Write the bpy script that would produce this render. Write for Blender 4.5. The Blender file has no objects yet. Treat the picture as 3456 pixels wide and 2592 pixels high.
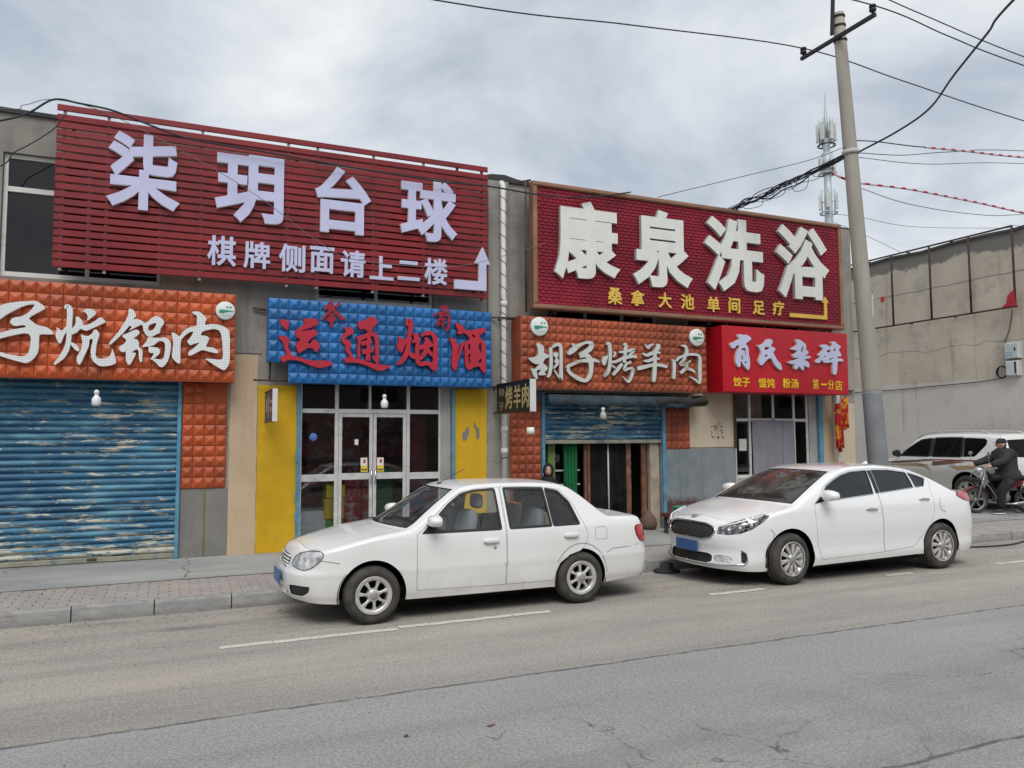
import bpy, bmesh, math, random
import numpy as np
from mathutils import Vector, Matrix
from mathutils.geometry import delaunay_2d_cdt, tessellate_polygon

random.seed(7)
RNG = np.random.default_rng(7)
scene = bpy.context.scene
col = scene.collection
R = math.radians

# ------------------------------------------------------------------ camera
CAM = Vector((0.0, 0.0, 1.907))
YAW, PITCH, ROLL = R(23.81), R(3.98), R(-0.24)
fw = Vector((math.sin(YAW) * math.cos(PITCH), math.cos(YAW) * math.cos(PITCH), math.sin(PITCH)))
rt = Vector((math.cos(YAW), -math.sin(YAW), 0))
up = rt.cross(fw)
rt2 = math.cos(ROLL) * rt + math.sin(ROLL) * up
up2 = -math.sin(ROLL) * rt + math.cos(ROLL) * up
cam_d = bpy.data.cameras.new('camera')
cam_d.sensor_width = 36.0
cam_d.lens = 36.0 * 2600 / 3456
cam_d.clip_start = 0.05
cam_d.clip_end = 4000
cam = bpy.data.objects.new('camera', cam_d)
m = Matrix((rt2, up2, -fw)).transposed().to_4x4()
m.translation = CAM
cam.matrix_world = m
col.objects.link(cam)
scene.camera = cam

# ------------------------------------------------------------------ sky (overcast, broken cloud)
SUN_EL, SUN_AZ = R(52), R(200)          # azimuth clockwise from +Y: behind the camera, a little to the left
world = bpy.data.worlds.new('World')
scene.world = world
world.use_nodes = True
nt = world.node_tree
nt.nodes.clear()
def wn(t, **k):
    n = nt.nodes.new(t)
    for a, b in k.items():
        setattr(n, a, b)
    return n
def wmath(op, a, b=None):
    n = wn('ShaderNodeMath', operation=op)
    for i, v in enumerate((a, b)):
        if v is None: continue
        if isinstance(v, (int, float)): n.inputs[i].default_value = v
        else: nt.links.new(v, n.inputs[i])
    return n.outputs[0]
out = wn('ShaderNodeOutputWorld'); bg = wn('ShaderNodeBackground')
sky = wn('ShaderNodeTexSky', sky_type='NISHITA', sun_disc=False)
sky.sun_elevation = SUN_EL; sky.sun_rotation = SUN_AZ; sky.dust_density = 3.0
tc = wn('ShaderNodeTexCoord')
sep = wn('ShaderNodeSeparateXYZ'); nt.links.new(tc.outputs['Generated'], sep.inputs[0])
zz = wmath('ADD', wmath('MAXIMUM', sep.outputs[2], 0.0), 0.22)
cmb = wn('ShaderNodeCombineXYZ')
nt.links.new(wmath('DIVIDE', sep.outputs[0], zz), cmb.inputs[0])
nt.links.new(wmath('DIVIDE', sep.outputs[1], zz), cmb.inputs[1])
n1 = wn('ShaderNodeTexNoise'); n1.inputs['Scale'].default_value = 1.75; n1.inputs['Detail'].default_value = 7
n1.inputs['Roughness'].default_value = 0.56; n1.inputs['Distortion'].default_value = 0.5
mp = wn('ShaderNodeMapping'); mp.inputs['Location'].default_value = (3.1, 0.7, 0)
mp.inputs['Rotation'].default_value = (0, 0, R(35)); mp.inputs['Scale'].default_value = (0.95, 0.75, 1)
nt.links.new(cmb.outputs[0], mp.inputs[0]); nt.links.new(mp.outputs[0], n1.inputs['Vector'])
cr = wn('ShaderNodeValToRGB')
e = cr.color_ramp.elements
e[0].position = 0.33; e[0].color = (0.37, 0.415, 0.48, 1)
e[1].position = 0.67; e[1].color = (0.71, 0.72, 0.725, 1)
k = cr.color_ramp.elements.new(0.5); k.color = (0.54, 0.575, 0.62, 1)
nt.links.new(n1.outputs['Fac'], cr.inputs['Fac'])
sk = wn('ShaderNodeMixRGB', blend_type='MULTIPLY'); sk.inputs[0].default_value = 1; sk.inputs[2].default_value = (0.09, 0.09, 0.09, 1)
nt.links.new(sky.outputs[0], sk.inputs[1])
mx = wn('ShaderNodeMixRGB'); mx.inputs[0].default_value = 0.9
nt.links.new(sk.outputs[0], mx.inputs[1]); nt.links.new(cr.outputs[0], mx.inputs[2])
nt.links.new(mx.outputs[0], bg.inputs[0])
bg.inputs[1].default_value = 0.96
nt.links.new(bg.outputs[0], out.inputs[0])

sun_d = bpy.data.lights.new('sun', 'SUN')
sun_d.energy = 1.5; sun_d.angle = R(35); sun_d.color = (1.0, 0.97, 0.92)
sun = bpy.data.objects.new('sun', sun_d)
sdir = Vector((math.sin(SUN_AZ) * math.cos(SUN_EL), math.cos(SUN_AZ) * math.cos(SUN_EL), math.sin(SUN_EL)))
sun.rotation_euler = sdir.to_track_quat('Z', 'Y').to_euler()
sun.location = (0, -20, 30)
col.objects.link(sun)
vs = scene.view_settings
vs.view_transform = 'Standard'; vs.look = 'None'; vs.exposure = 0.48; vs.gamma = 1.0; vs.use_curve_mapping = False
scene.cycles.max_bounces = 5
scene.cycles.diffuse_bounces = 3
scene.cycles.glossy_bounces = 3
scene.cycles.transmission_bounces = 3
scene.cycles.transparent_max_bounces = 10

# ------------------------------------------------------------------ object helpers
def tag(o, label=None, cat=None, group=None, kind=None):
    if label: o['label'] = label
    if cat: o['category'] = cat
    if group: o['group'] = group
    if kind: o['kind'] = kind
    return o

def thing(name, label, cat, loc=(0, 0, 0), rz=0.0, group=None):
    o = bpy.data.objects.new(name, None)
    o.empty_display_size = 0.1
    o.location = loc; o.rotation_euler = (0, 0, rz)
    col.objects.link(o)
    return tag(o, label, cat, group)

def _root_inv(parent):
    p = parent; ms = []
    while p is not None:
        ms.append(p); p = p.parent
    mt = Matrix.Identity(4)
    for p in reversed(ms):
        mt = mt @ p.matrix_parent_inverse @ p.matrix_basis
    return mt.inverted()

def link(name, me, mat=None, parent=None, world=True):
    """world=True: mesh coordinates are world metres even though it is parented."""
    o = bpy.data.objects.new(name, me)
    if mat is not None and not me.materials:
        for q in (mat if isinstance(mat, (list, tuple)) else [mat]): me.materials.append(q)
    if parent is not None:
        o.parent = parent
        if world: o.matrix_parent_inverse = _root_inv(parent)
    col.objects.link(o)
    return o

class MB:
    """collects simple solids into one mesh"""
    def __init__(s): s.v = []; s.f = []; s.sm = []
    def add(s, vs, fs, smooth=False):
        b = len(s.v); s.v += [tuple(p) for p in vs]; s.f += [tuple(i + b for i in f) for f in fs]; s.sm += [smooth] * len(fs); return s
    def box(s, x0, x1, y0, y1, z0, z1):
        vs = [(x, y, z) for x in (x0, x1) for y in (y0, y1) for z in (z0, z1)]
        return s.add(vs, [(0, 1, 3, 2), (4, 6, 7, 5), (0, 4, 5, 1), (2, 3, 7, 6), (0, 2, 6, 4), (1, 5, 7, 3)])
    def cham(s, x0, x1, y0, y1, z0, z1, c):
        """box with bevelled edges on the -Y face (and slightly on the sides)"""
        o = [(x0, z0), (x1, z0), (x1, z1), (x0, z1)]; i = [(x0 + c, z0 + c), (x1 - c, z0 + c), (x1 - c, z1 - c), (x0 + c, z1 - c)]
        vs = [(x, y1, z) for x, z in o] + [(x, y0 + c, z) for x, z in o] + [(x, y0, z) for x, z in i]
        fs = [(0, 3, 2, 1), (8, 9, 10, 11)]
        for a in range(4):
            b = (a + 1) % 4
            fs += [(a, b, 4 + b, 4 + a), (4 + a, 4 + b, 8 + b, 8 + a)]
        return s.add(vs, fs)
    def obox(s, c, ax, ay, az, hx, hy, hz):
        c, ax, ay, az = Vector(c), Vector(ax), Vector(ay), Vector(az)
        vs = [c + ax * (i * hx) + ay * (j * hy) + az * (k * hz) for i in (-1, 1) for j in (-1, 1) for k in (-1, 1)]
        return s.add(vs, [(0, 1, 3, 2), (4, 6, 7, 5), (0, 4, 5, 1), (2, 3, 7, 6), (0, 2, 6, 4), (1, 5, 7, 3)])
    def tube(s, pts, r, n=8, caps=True, smooth=True):
        pts = [Vector(p) for p in pts]; N = len(pts)
        rs = r if isinstance(r, (list, tuple)) else [r] * N
        rings = []; prev = None
        for i, p in enumerate(pts):
            t = (pts[min(i + 1, N - 1)] - pts[max(i - 1, 0)]).normalized()
            if prev is None:
                a = Vector((0, 0, 1)) if abs(t.z) < 0.9 else Vector((1, 0, 0))
                u = t.cross(a).normalized()
            else:
                u = (prev - t * prev.dot(t)).normalized()
            prev = u; w = t.cross(u)
            rings.append([p + (u * math.cos(2 * math.pi * k / n) + w * math.sin(2 * math.pi * k / n)) * rs[i] for k in range(n)])
        vs = [q for rg in rings for q in rg]; fs = []
        for i in range(N - 1):
            for k in range(n):
                fs.append((i * n + k, i * n + (k + 1) % n, (i + 1) * n + (k + 1) % n, (i + 1) * n + k))
        s.add(vs, fs, smooth)
        if caps:
            b = len(s.v) - len(vs)
            s.f += [tuple(b + k for k in range(n))[::-1], tuple(b + (N - 1) * n + k for k in range(n))]; s.sm += [False, False]
        return s
    def lathe(s, prof, n=24, c=(0, 0, 0), axis='z', smooth=True, closed=False):
        """prof: list of (r, h)"""
        vs = []; fs = []; P = len(prof)
        for k in range(n):
            a = 2 * math.pi * k / n; ca, sa = math.cos(a), math.sin(a)
            for r, h in prof:
                q = {'z': (r * ca, r * sa, h), 'y': (r * ca, h, r * sa), 'x': (h, r * ca, r * sa)}[axis]
                vs.append((q[0] + c[0], q[1] + c[1], q[2] + c[2]))
        for k in range(n):
            k2 = (k + 1) % n
            for i in range(P - 1 + (1 if closed else 0)):
                j = (i + 1) % P
                f = (k * P + i, k * P + j, k2 * P + j, k2 * P + i)
                fs.append(f if axis == 'y' else f[::-1])
        return s.add(vs, fs, smooth)
    def prism(s, poly, y0, y1):
        """polygon in x,z extruded from front y0 to back y1 (front faces -Y)"""
        n = len(poly)
        ar = sum(poly[i][0] * poly[(i + 1) % n][1] - poly[(i + 1) % n][0] * poly[i][1] for i in range(n))
        if ar < 0: poly = poly[::-1]
        tri = tessellate_polygon([[Vector((x, z, 0)) for x, z in poly]])
        vs = [(x, y0, z) for x, z in poly] + [(x, y1, z) for x, z in poly]
        fs = []
        for t in tri:
            a, b, c_ = t
            cr_ = (poly[b][0] - poly[a][0]) * (poly[c_][1] - poly[a][1]) - (poly[b][1] - poly[a][1]) * (poly[c_][0] - poly[a][0])
            fs.append((a, b, c_) if cr_ > 0 else (a, c_, b))
        fs += [tuple(i + n for i in f[::-1]) for f in fs]
        fs += [(i, i + n, (i + 1) % n + n, (i + 1) % n) for i in range(n)]
        return s.add(vs, fs)
    def mesh(s, name='m'):
        me = bpy.data.meshes.new(name)
        me.from_pydata(s.v, [], s.f)
        if any(s.sm): me.polygons.foreach_set('use_smooth', s.sm)
        me.update()
        return me
    def build(s, name, mat, parent=None, world=True):
        return link(name, s.mesh(name), mat, parent, world)

def spline(pts, n=8):
    """Catmull-Rom through points of any dimension"""
    P = [np.array(p, float) for p in pts]
    P = [2 * P[0] - P[1]] + P + [2 * P[-1] - P[-2]]
    o = []
    for i in range(1, len(P) - 2):
        for k in range(n):
            t = k / n
            o.append(0.5 * (2 * P[i] + (P[i + 1] - P[i - 1]) * t + (2 * P[i - 1] - 5 * P[i] + 4 * P[i + 1] - P[i + 2]) * t * t + (3 * P[i] - P[i - 1] - 3 * P[i + 1] + P[i + 2]) * t ** 3))
    o.append(P[-2])
    return [tuple(float(c) for c in q) for q in o]

def sag(a, b, d, n=16):
    a, b = Vector(a), Vector(b)
    return [a.lerp(b, i / n) - Vector((0, 0, 4 * d * (i / n) * (1 - i / n))) for i in range(n + 1)]

# ------------------------------------------------------------------ material helpers
class NB:
    def __init__(s, name):
        s.m = bpy.data.materials.new(name); s.m.use_nodes = True; s.t = s.m.node_tree; s.t.nodes.clear()
        s.o = s.n('ShaderNodeOutputMaterial')
    def n(s, t, **k):
        x = s.t.nodes.new(t)
        for a, b in k.items(): setattr(x, a, b)
        return x
    def l(s, a, b): s.t.links.new(a, b)
    def setin(s, inp, v):
        if hasattr(v, 'links') or isinstance(v, bpy.types.NodeSocket): s.l(v, inp)
        elif isinstance(v, (tuple, list)): inp.default_value = (*v, 1) if len(v) == 3 and len(inp.default_value) == 4 else v
        else: inp.default_value = v
    def pos(s, obj=False, scale=(1, 1, 1), loc=(0, 0, 0), rot=(0, 0, 0)):
        if obj: src = s.n('ShaderNodeTexCoord').outputs['Object']
        else: src = s.n('ShaderNodeNewGeometry').outputs['Position']
        mp = s.n('ShaderNodeMapping'); mp.inputs['Scale'].default_value = scale; mp.inputs['Location'].default_value = loc; mp.inputs['Rotation'].default_value = rot
        s.l(src, mp.inputs[0]); return mp.outputs[0]
    def noise(s, vec, scale, detail=4, rough=0.55, dist=0.0):
        x = s.n('ShaderNodeTexNoise'); x.inputs['Scale'].default_value = scale; x.inputs['Detail'].default_value = detail
        x.inputs['Roughness'].default_value = rough; x.inputs['Distortion'].default_value = dist; s.l(vec, x.inputs['Vector']); return x.outputs['Fac']
    def vor(s, vec, scale, feat='F1', rnd=1.0):
        x = s.n('ShaderNodeTexVoronoi', feature=feat); x.inputs['Scale'].default_value = scale; x.inputs['Randomness'].default_value = rnd; s.l(vec, x.inputs['Vector']); return x.outputs['Distance']
    def ramp(s, fac, a, b, lo=(0, 0, 0), hi=(1, 1, 1)):
        x = s.n('ShaderNodeMapRange'); x.inputs['From Min'].default_value = a; x.inputs['From Max'].default_value = b; s.l(fac, x.inputs['Value']); return x.outputs[0]
    def math(s, op, a, b=0.0):
        x = s.n('ShaderNodeMath', operation=op); s.setin(x.inputs[0], a); s.setin(x.inputs[1], b); return x.outputs[0]
    def mix(s, f, a, b, mode='MIX'):
        x = s.n('ShaderNodeMixRGB', blend_type=mode); s.setin(x.inputs[0], f); s.setin(x.inputs[1], a); s.setin(x.inputs[2], b); return x.outputs[0]
    def xyz(s, vec):
        x = s.n('ShaderNodeSeparateXYZ'); s.l(vec, x.inputs[0]); return x.outputs
    def bump(s, h, dist=0.01, st=0.5):
        x = s.n('ShaderNodeBump'); x.inputs['Strength'].default_value = st; x.inputs['Distance'].default_value = dist; s.l(h, x.inputs['Height']); return x.outputs[0]
    def bsdf(s, color, rough=0.6, metal=0.0, spec=0.5, normal=None, coat=0.0, coat_r=0.05, trans=None):
        p = s.n('ShaderNodeBsdfPrincipled')
        s.setin(p.inputs['Base Color'], color); s.setin(p.inputs['Roughness'], rough); s.setin(p.inputs['Metallic'], metal)
        s.setin(p.inputs['Specular IOR Level'], spec); s.setin(p.inputs['Coat Weight'], coat); s.setin(p.inputs['Coat Roughness'], coat_r)
        if normal is not None: s.l(normal, p.inputs['Normal'])
        s.l(p.outputs[0], s.o.inputs[0]); return p

def mat(name, c, rough=0.6, metal=0.0, var=0.12, vs=2.5, spec=0.4, bump=0.0, bs=40, grime=None, gs=1.2, gth=(0.5, 0.7), coat=0.0, obj=False, fine=0.0, orand=0.0):
    """plain painted / cast surface with uneven tone, optional grime patches and fine relief"""
    b = NB(name); v = b.pos(obj)
    n = b.noise(v, vs, 5)
    colr = b.mix(b.ramp(n, 0.3, 0.7), tuple(x * (1 - var) for x in c), tuple(min(1, x * (1 + var)) for x in c))
    if fine:
        f = b.noise(v, bs * 2, 3); colr = b.mix(b.math('MULTIPLY', b.ramp(f, .35, .65), fine), colr, (0, 0, 0))
    if grime:
        g = b.ramp(b.noise(b.pos(obj, loc=(9, 4, 2)), gs, 8, 0.65), *gth)
        colr = b.mix(b.math('MULTIPLY', g, 0.75), colr, grime)
    if orand:
        rn = b.n('ShaderNodeObjectInfo').outputs['Random']; colr = b.mix(b.math('MULTIPLY', rn, orand), colr, (0.02, 0.02, 0.02))
    nm = b.bump(b.noise(v, bs, 4), 0.01, bump) if bump else None
    b.bsdf(colr, b.math('ADD', rough, b.math('MULTIPLY', b.math('SUBTRACT', n, 0.5), 0.25)), metal, spec, nm, coat)
    return b.m

def glass(name, tint=(0.6, 0.65, 0.65), refl=1.0, rough=0.0, dust=0.0, haze=(0.4, 0.4, 0.38)):
    b = NB(name)
    tr = b.n('ShaderNodeBsdfTransparent'); b.setin(tr.inputs[0], tint)
    gl = b.n('ShaderNodeBsdfGlossy'); gl.inputs['Roughness'].default_value = rough; b.setin(gl.inputs[0], (refl, refl, refl))
    fr = b.n('ShaderNodeFresnel'); fr.inputs[0].default_value = 1.5
    mx = b.n('ShaderNodeMixShader'); b.l(fr.outputs[0], mx.inputs[0]); b.l(tr.outputs[0], mx.inputs[1]); b.l(gl.outputs[0], mx.inputs[2])
    last = mx.outputs[0]
    if dust:
        df = b.n('ShaderNodeBsdfDiffuse'); b.setin(df.inputs[0], haze)
        m2 = b.n('ShaderNodeMixShader')
        b.setin(m2.inputs[0], b.math('MULTIPLY', b.ramp(b.noise(b.pos(), 3.0, 5), 0.25, 0.8), dust))
        b.l(last, m2.inputs[1]); b.l(df.outputs[0], m2.inputs[2]); last = m2.outputs[0]
    b.l(last, b.o.inputs[0])
    return b.m
# ================================================================== surface patches and shared materials
def in_poly(px, py, poly):
    px = np.asarray(px); py = np.asarray(py); r = np.zeros(px.shape, bool)
    n = len(poly)
    for i in range(n):
        x1, y1 = poly[i]; x2, y2 = poly[(i + 1) % n]
        if y1 == y2: continue
        c = ((y1 > py) != (y2 > py)) & (px < (x2 - x1) * (py - y1) / (y2 - y1) + x1)
        r ^= c
    return r

def dense(poly, step, closed=True):
    o = []
    n = len(poly)
    for i in range(n if closed else n - 1):
        a = poly[i]; b = poly[(i + 1) % n]
        d = math.hypot(b[0] - a[0], b[1] - a[1]); k = max(1, int(math.ceil(d / step)))
        for j in range(k):
            o.append((a[0] + (b[0] - a[0]) * j / k, a[1] + (b[1] - a[1]) * j / k))
    if not closed: o.append(poly[-1])
    return o

def round_poly(poly, r, n=4):
    """round the corners of a polygon with radius r"""
    o = []; N = len(poly)
    for i in range(N):
        p0, p, p1 = np.array(poly[i - 1], float), np.array(poly[i], float), np.array(poly[(i + 1) % N], float)
        a = p0 - p; b = p1 - p; la = np.linalg.norm(a); lb = np.linalg.norm(b)
        d = min(r, 0.45 * la, 0.45 * lb); A = p + a / la * d; B = p + b / lb * d
        for k in range(n + 1):
            t = k / n; q = (1 - t) ** 2 * A + 2 * t * (1 - t) * p + t * t * B
            o.append((float(q[0]), float(q[1])))
    return o

def shrink(poly, d):
    n = len(poly); ar = sum(poly[i][0] * poly[(i + 1) % n][1] - poly[(i + 1) % n][0] * poly[i][1] for i in range(n))
    sgn = 1 if ar > 0 else -1; o = []
    for i in range(n):
        p0, p, p1 = np.array(poly[i - 1]), np.array(poly[i]), np.array(poly[(i + 1) % n])
        e0 = p - p0; e1 = p1 - p
        n0 = np.array((-e0[1], e0[0])) / (np.linalg.norm(e0) + 1e-9); n1 = np.array((-e1[1], e1[0])) / (np.linalg.norm(e1) + 1e-9)
        b = n0 + n1; L = max(np.dot(b, b), 0.5); q = p + sgn * d * 2 * b / L
        o.append((float(q[0]), float(q[1])))
    return o

def patch(outer, holes, fn, step=0.035, off=0.0, extra=None, mirror=False, flip=False, nrm=True):
    """triangulate the 2-D region (outer minus holes), lift it with fn -> verts, faces, normals"""
    outer = dense(outer, step); holes = [dense(h, step) for h in holes]
    pts = list(outer); edges = [(i, (i + 1) % len(outer)) for i in range(len(outer))]
    for h in holes:
        b = len(pts); pts += h; edges += [(b + i, b + (i + 1) % len(h)) for i in range(len(h))]
    B = np.array(pts)
    x0, y0 = B.min(0); x1, y1 = B.max(0)
    gx, gy = np.meshgrid(np.arange(x0 + step / 2, x1, step), np.arange(y0 + step / 2, y1, step))
    g = np.stack([gx.ravel(), gy.ravel()], 1)
    if extra is not None: g = np.concatenate([g, np.array(extra)])
    ok = in_poly(g[:, 0], g[:, 1], outer)
    for h in holes: ok &= ~in_poly(g[:, 0], g[:, 1], h)
    g = g[ok]
    if len(g):
        d = np.full(len(g), 9.0)
        for i in range(0, len(B), 400):
            d = np.minimum(d, np.sqrt(((g[:, None, :] - B[None, i:i + 400, :]) ** 2).sum(-1)).min(1))
        g = g[d > step * 0.4]
        pts += [tuple(q) for q in g]
    r = delaunay_2d_cdt([Vector(p) for p in pts], edges, [], 0, 1e-6)
    P = np.array([(v.x, v.y) for v in r[0]]); F = np.array([tuple(f) for f in r[2] if len(f) == 3])
    c = P[F].mean(1)
    ok = in_poly(c[:, 0], c[:, 1], outer)
    for h in holes: ok &= ~in_poly(c[:, 0], c[:, 1], h)
    F = F[ok]
    a = P[F]; ar = (a[:, 1, 0] - a[:, 0, 0]) * (a[:, 2, 1] - a[:, 0, 1]) - (a[:, 1, 1] - a[:, 0, 1]) * (a[:, 2, 0] - a[:, 0, 0])
    F = F[np.abs(ar) > 1e-9]; ar = ar[np.abs(ar) > 1e-9]
    F[ar < 0] = F[ar < 0][:, ::-1]
    u, v = P[:, 0], P[:, 1]
    X = fn(u, v); e = 2e-3
    N = np.cross(fn(u + e, v) - fn(u - e, v), fn(u, v + e) - fn(u, v - e)); N /= np.linalg.norm(N, axis=1)[:, None] + 1e-12
    if fn.__name__ == 'wall': N = -N; F = F[:, ::-1]
    X = X + N * off
    if mirror: X = X * [1, -1, 1]; N = N * [1, -1, 1]; F = F[:, ::-1]
    return X, F, N

def npmesh(parts, name):
    """join (verts, faces, normals) pieces with exact normals"""
    V = []; F = []; N = []; b = 0
    for X, f, n in parts:
        V.append(X); F.append(np.asarray(f) + b); N.append(n); b += len(X)
    V = np.concatenate(V); F = np.concatenate(F); N = np.concatenate(N)
    me = bpy.data.meshes.new(name)
    me.from_pydata(V.tolist(), [], F.tolist())
    me.polygons.foreach_set('use_smooth', [True] * len(me.polygons)); me.update()
    try: me.normals_split_custom_set_from_vertices(N.tolist())
    except Exception: pass
    return me

def pchip(xs, ys):
    xs = np.array(xs, float); ys = np.array(ys, float); h = np.diff(xs); d = np.diff(ys) / h
    m_ = np.zeros(len(xs)); m_[0] = d[0]; m_[-1] = d[-1]
    for i in range(1, len(xs) - 1):
        if d[i - 1] * d[i] > 0:
            w1 = 2 * h[i] + h[i - 1]; w2 = h[i] + 2 * h[i - 1]; m_[i] = (w1 + w2) / (w1 / d[i - 1] + w2 / d[i])
    def f(x):
        x = np.clip(np.asarray(x, float), xs[0], xs[-1]); i = np.clip(np.searchsorted(xs, x) - 1, 0, len(h) - 1)
        t = (x - xs[i]) / h[i]
        return ((1 + 2 * t) * (1 - t) ** 2 * ys[i] + t * (1 - t) ** 2 * h[i] * m_[i] + t * t * (3 - 2 * t) * ys[i + 1] + t * t * (t - 1) * h[i] * m_[i + 1])
    return f

paint = None
def car_mats():
    global paint, M_blk, M_tyre, M_rim, M_lamp, M_red, M_glassc, M_tint, M_chrome, M_under, M_seat, M_plate, M_amber, M_wshield, M_seat2
    b = NB('white_car_paint'); v = b.pos(True); xyz = b.xyz(v)
    n = b.noise(v, 2.2, 6, 0.6)
    low = b.ramp(xyz[2], 0.62, 0.15)
    film = b.math('MULTIPLY', b.math('MULTIPLY', low, low), b.ramp(n, 0.2, 0.75))
    st = b.noise(b.pos(True, (14, 14, 1.2)), 1.0, 5, 0.6)
    streak = b.math('MULTIPLY', b.ramp(st, 0.6, 0.74), b.ramp(xyz[2], 0.7, 0.3))
    fac = b.math('MINIMUM', b.math('ADD', b.math('MULTIPLY', film, 0.55), b.math('ADD', b.math('MULTIPLY', streak, 0.25), b.math('MULTIPLY', b.ramp(n, 0.3, 0.8), 0.13))), 0.8)
    c = b.mix(fac, (0.76, 0.765, 0.76), (0.30, 0.25, 0.19))
    b.bsdf(c, b.math('ADD', 0.32, b.math('MULTIPLY', fac, 0.4)), 0, 0.5, None, b.math('SUBTRACT', 0.7, b.math('MULTIPLY', fac, 0.8)), 0.06)
    paint = b.m
    M_blk = mat('black_trim', (0.018, 0.018, 0.019), 0.5, obj=True, var=0.3)
    M_under = mat('underbody', (0.012, 0.012, 0.012), 0.9, spec=0.1)
    b = NB('tyre_rubber'); v = b.pos(True); n = b.noise(v, 9, 5)
    b.bsdf(b.mix(b.ramp(n, .3, .75), (0.035, 0.034, 0.033), (0.085, 0.078, 0.07)), 0.85, 0, 0.25, b.bump(b.noise(v, 60, 2), 0.004, 0.3)); M_tyre = b.m
    b = NB('alloy_rim'); v = b.pos(True); n = b.noise(v, 12, 5)
    b.bsdf(b.mix(b.ramp(n, .35, .75), (0.66, 0.655, 0.64), (0.42, 0.395, 0.36)), 0.38, 0.45, 0.5); M_rim = b.m
    b = NB('lamp_lens'); v = b.pos(True)
    b.bsdf(b.mix(b.ramp(b.noise(v, 14, 3), .35, .65), (0.36, 0.365, 0.37), (0.80, 0.81, 0.82)), 0.12, 0.35, 0.6, b.bump(b.noise(b.pos(True, (1, 30, 1)), 2.0, 2), 0.02, 0.5), 1.0, 0.03); M_lamp = b.m
    b = NB('red_lens'); b.bsdf((0.42, 0.012, 0.02), 0.2, 0, 0.5, None, 1.0, 0.04); M_red = b.m
    b = NB('amber_lens'); b.bsdf((0.6, 0.16, 0.02), 0.2, 0, 0.5, None, 1.0, 0.04); M_amber = b.m
    M_glassc = glass('clear_car_glass', (0.90, 0.93, 0.93), 1.0, 0.0, 0.10, (0.45, 0.44, 0.40))
    M_wshield = glass('windscreen_glass', (0.66, 0.71, 0.70), 1.0, 0.0, 0.22, (0.42, 0.41, 0.38))
    M_tint = glass('tinted_car_glass', (0.09, 0.095, 0.105), 1.35, 0.0, 0.03)
    b = NB('chrome_trim'); b.bsdf((0.62, 0.62, 0.63), 0.15, 1.0); M_chrome = b.m
    M_seat = mat('grey_seat_fabric', (0.28, 0.30, 0.34), 0.9, obj=True)
    M_seat2 = mat('tan_cushion', (0.42, 0.30, 0.18), 0.9, obj=True)
    M_plate = mat('blue_plate', (0.045, 0.105, 0.27), 0.4, obj=True, var=0.25, vs=9)
car_mats()

# ================================================================== ground, road, pavement
def sheet(name, ys, zs, x0, x1, nx, m_, kind='structure', parent=None):
    xs = np.linspace(x0, x1, nx); v = []; f = []
    for x in xs:
        for y, z in zip(ys, zs): v.append((float(x), y, z))
    n = len(ys)
    for i in range(nx - 1):
        for j in range(n - 1): f.append((i * n + j, (i + 1) * n + j, (i + 1) * n + j + 1, i * n + j + 1))
    me = bpy.data.meshes.new(name); me.from_pydata(v, [], f); me.update()
    o = link(name, me, m_, parent)
    if kind: o['kind'] = kind
    return o

# -- asphalt: lanes of different age, dust, aggregate, seams and cracks
b = NB('asphalt'); v = b.pos(); xyz = b.xyz(v)
wob = b.math('MULTIPLY', b.math('SUBTRACT', b.noise(b.pos(scale=(1, 0.2, 1)), 1.6, 4), 0.5), 0.10)
wob2 = b.math('MULTIPLY', b.math('SUBTRACT', b.noise(b.pos(), 7.0, 3), 0.5), 0.05)
Y = b.math('ADD', xyz[1], b.math('ADD', wob, wob2))
big = b.noise(b.pos(scale=(0.35, 1, 1)), 0.9, 5, 0.6)
old = b.mix(b.ramp(big, 0.3, 0.7), (0.275, 0.258, 0.236), (0.35, 0.33, 0.303))
grey = b.mix(b.ramp(b.noise(b.pos(scale=(0.3, 1, 1), loc=(3, 1, 0)), 1.1, 5), 0.3, 0.7), (0.268, 0.271, 0.270), (0.335, 0.336, 0.332))
mid = b.mix(b.ramp(b.noise(b.pos(loc=(5, 1, 0)), 1.3, 6), 0.3, 0.7), (0.255, 0.245, 0.233), (0.33, 0.319, 0.304))
c1 = b.mix(b.ramp(b.math('ADD', Y, b.math('MULTIPLY', big, 0.35)), 4.55, 5.1), mid, grey)
seamX = b.ramp(xyz[0], 0.6, 1.8)
c0 = b.mix(b.math('MULTIPLY', b.ramp(Y, 3.32, 3.30), 1.0), c1, grey)
c2 = b.mix(b.ramp(Y, 5.755, 5.80), c0, old)
# wind-blown dust towards the kerb
dn = b.noise(b.pos(scale=(0.22, 0.8, 1), loc=(1.2, 0.3, 0)), 1.5, 6, 0.62)
dust = b.math('MULTIPLY', b.ramp(dn, 0.38, 0.62), b.ramp(Y, 5.9, 6.7))
c3 = b.mix(b.math('MULTIPLY', dust, 0.85), c2, (0.43, 0.388, 0.332))
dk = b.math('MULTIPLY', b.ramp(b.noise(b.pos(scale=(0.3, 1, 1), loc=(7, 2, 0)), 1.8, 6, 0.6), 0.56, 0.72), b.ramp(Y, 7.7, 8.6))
c3 = b.mix(b.math('MULTIPLY', dk, 0.7), c3, (0.085, 0.078, 0.07))
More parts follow.
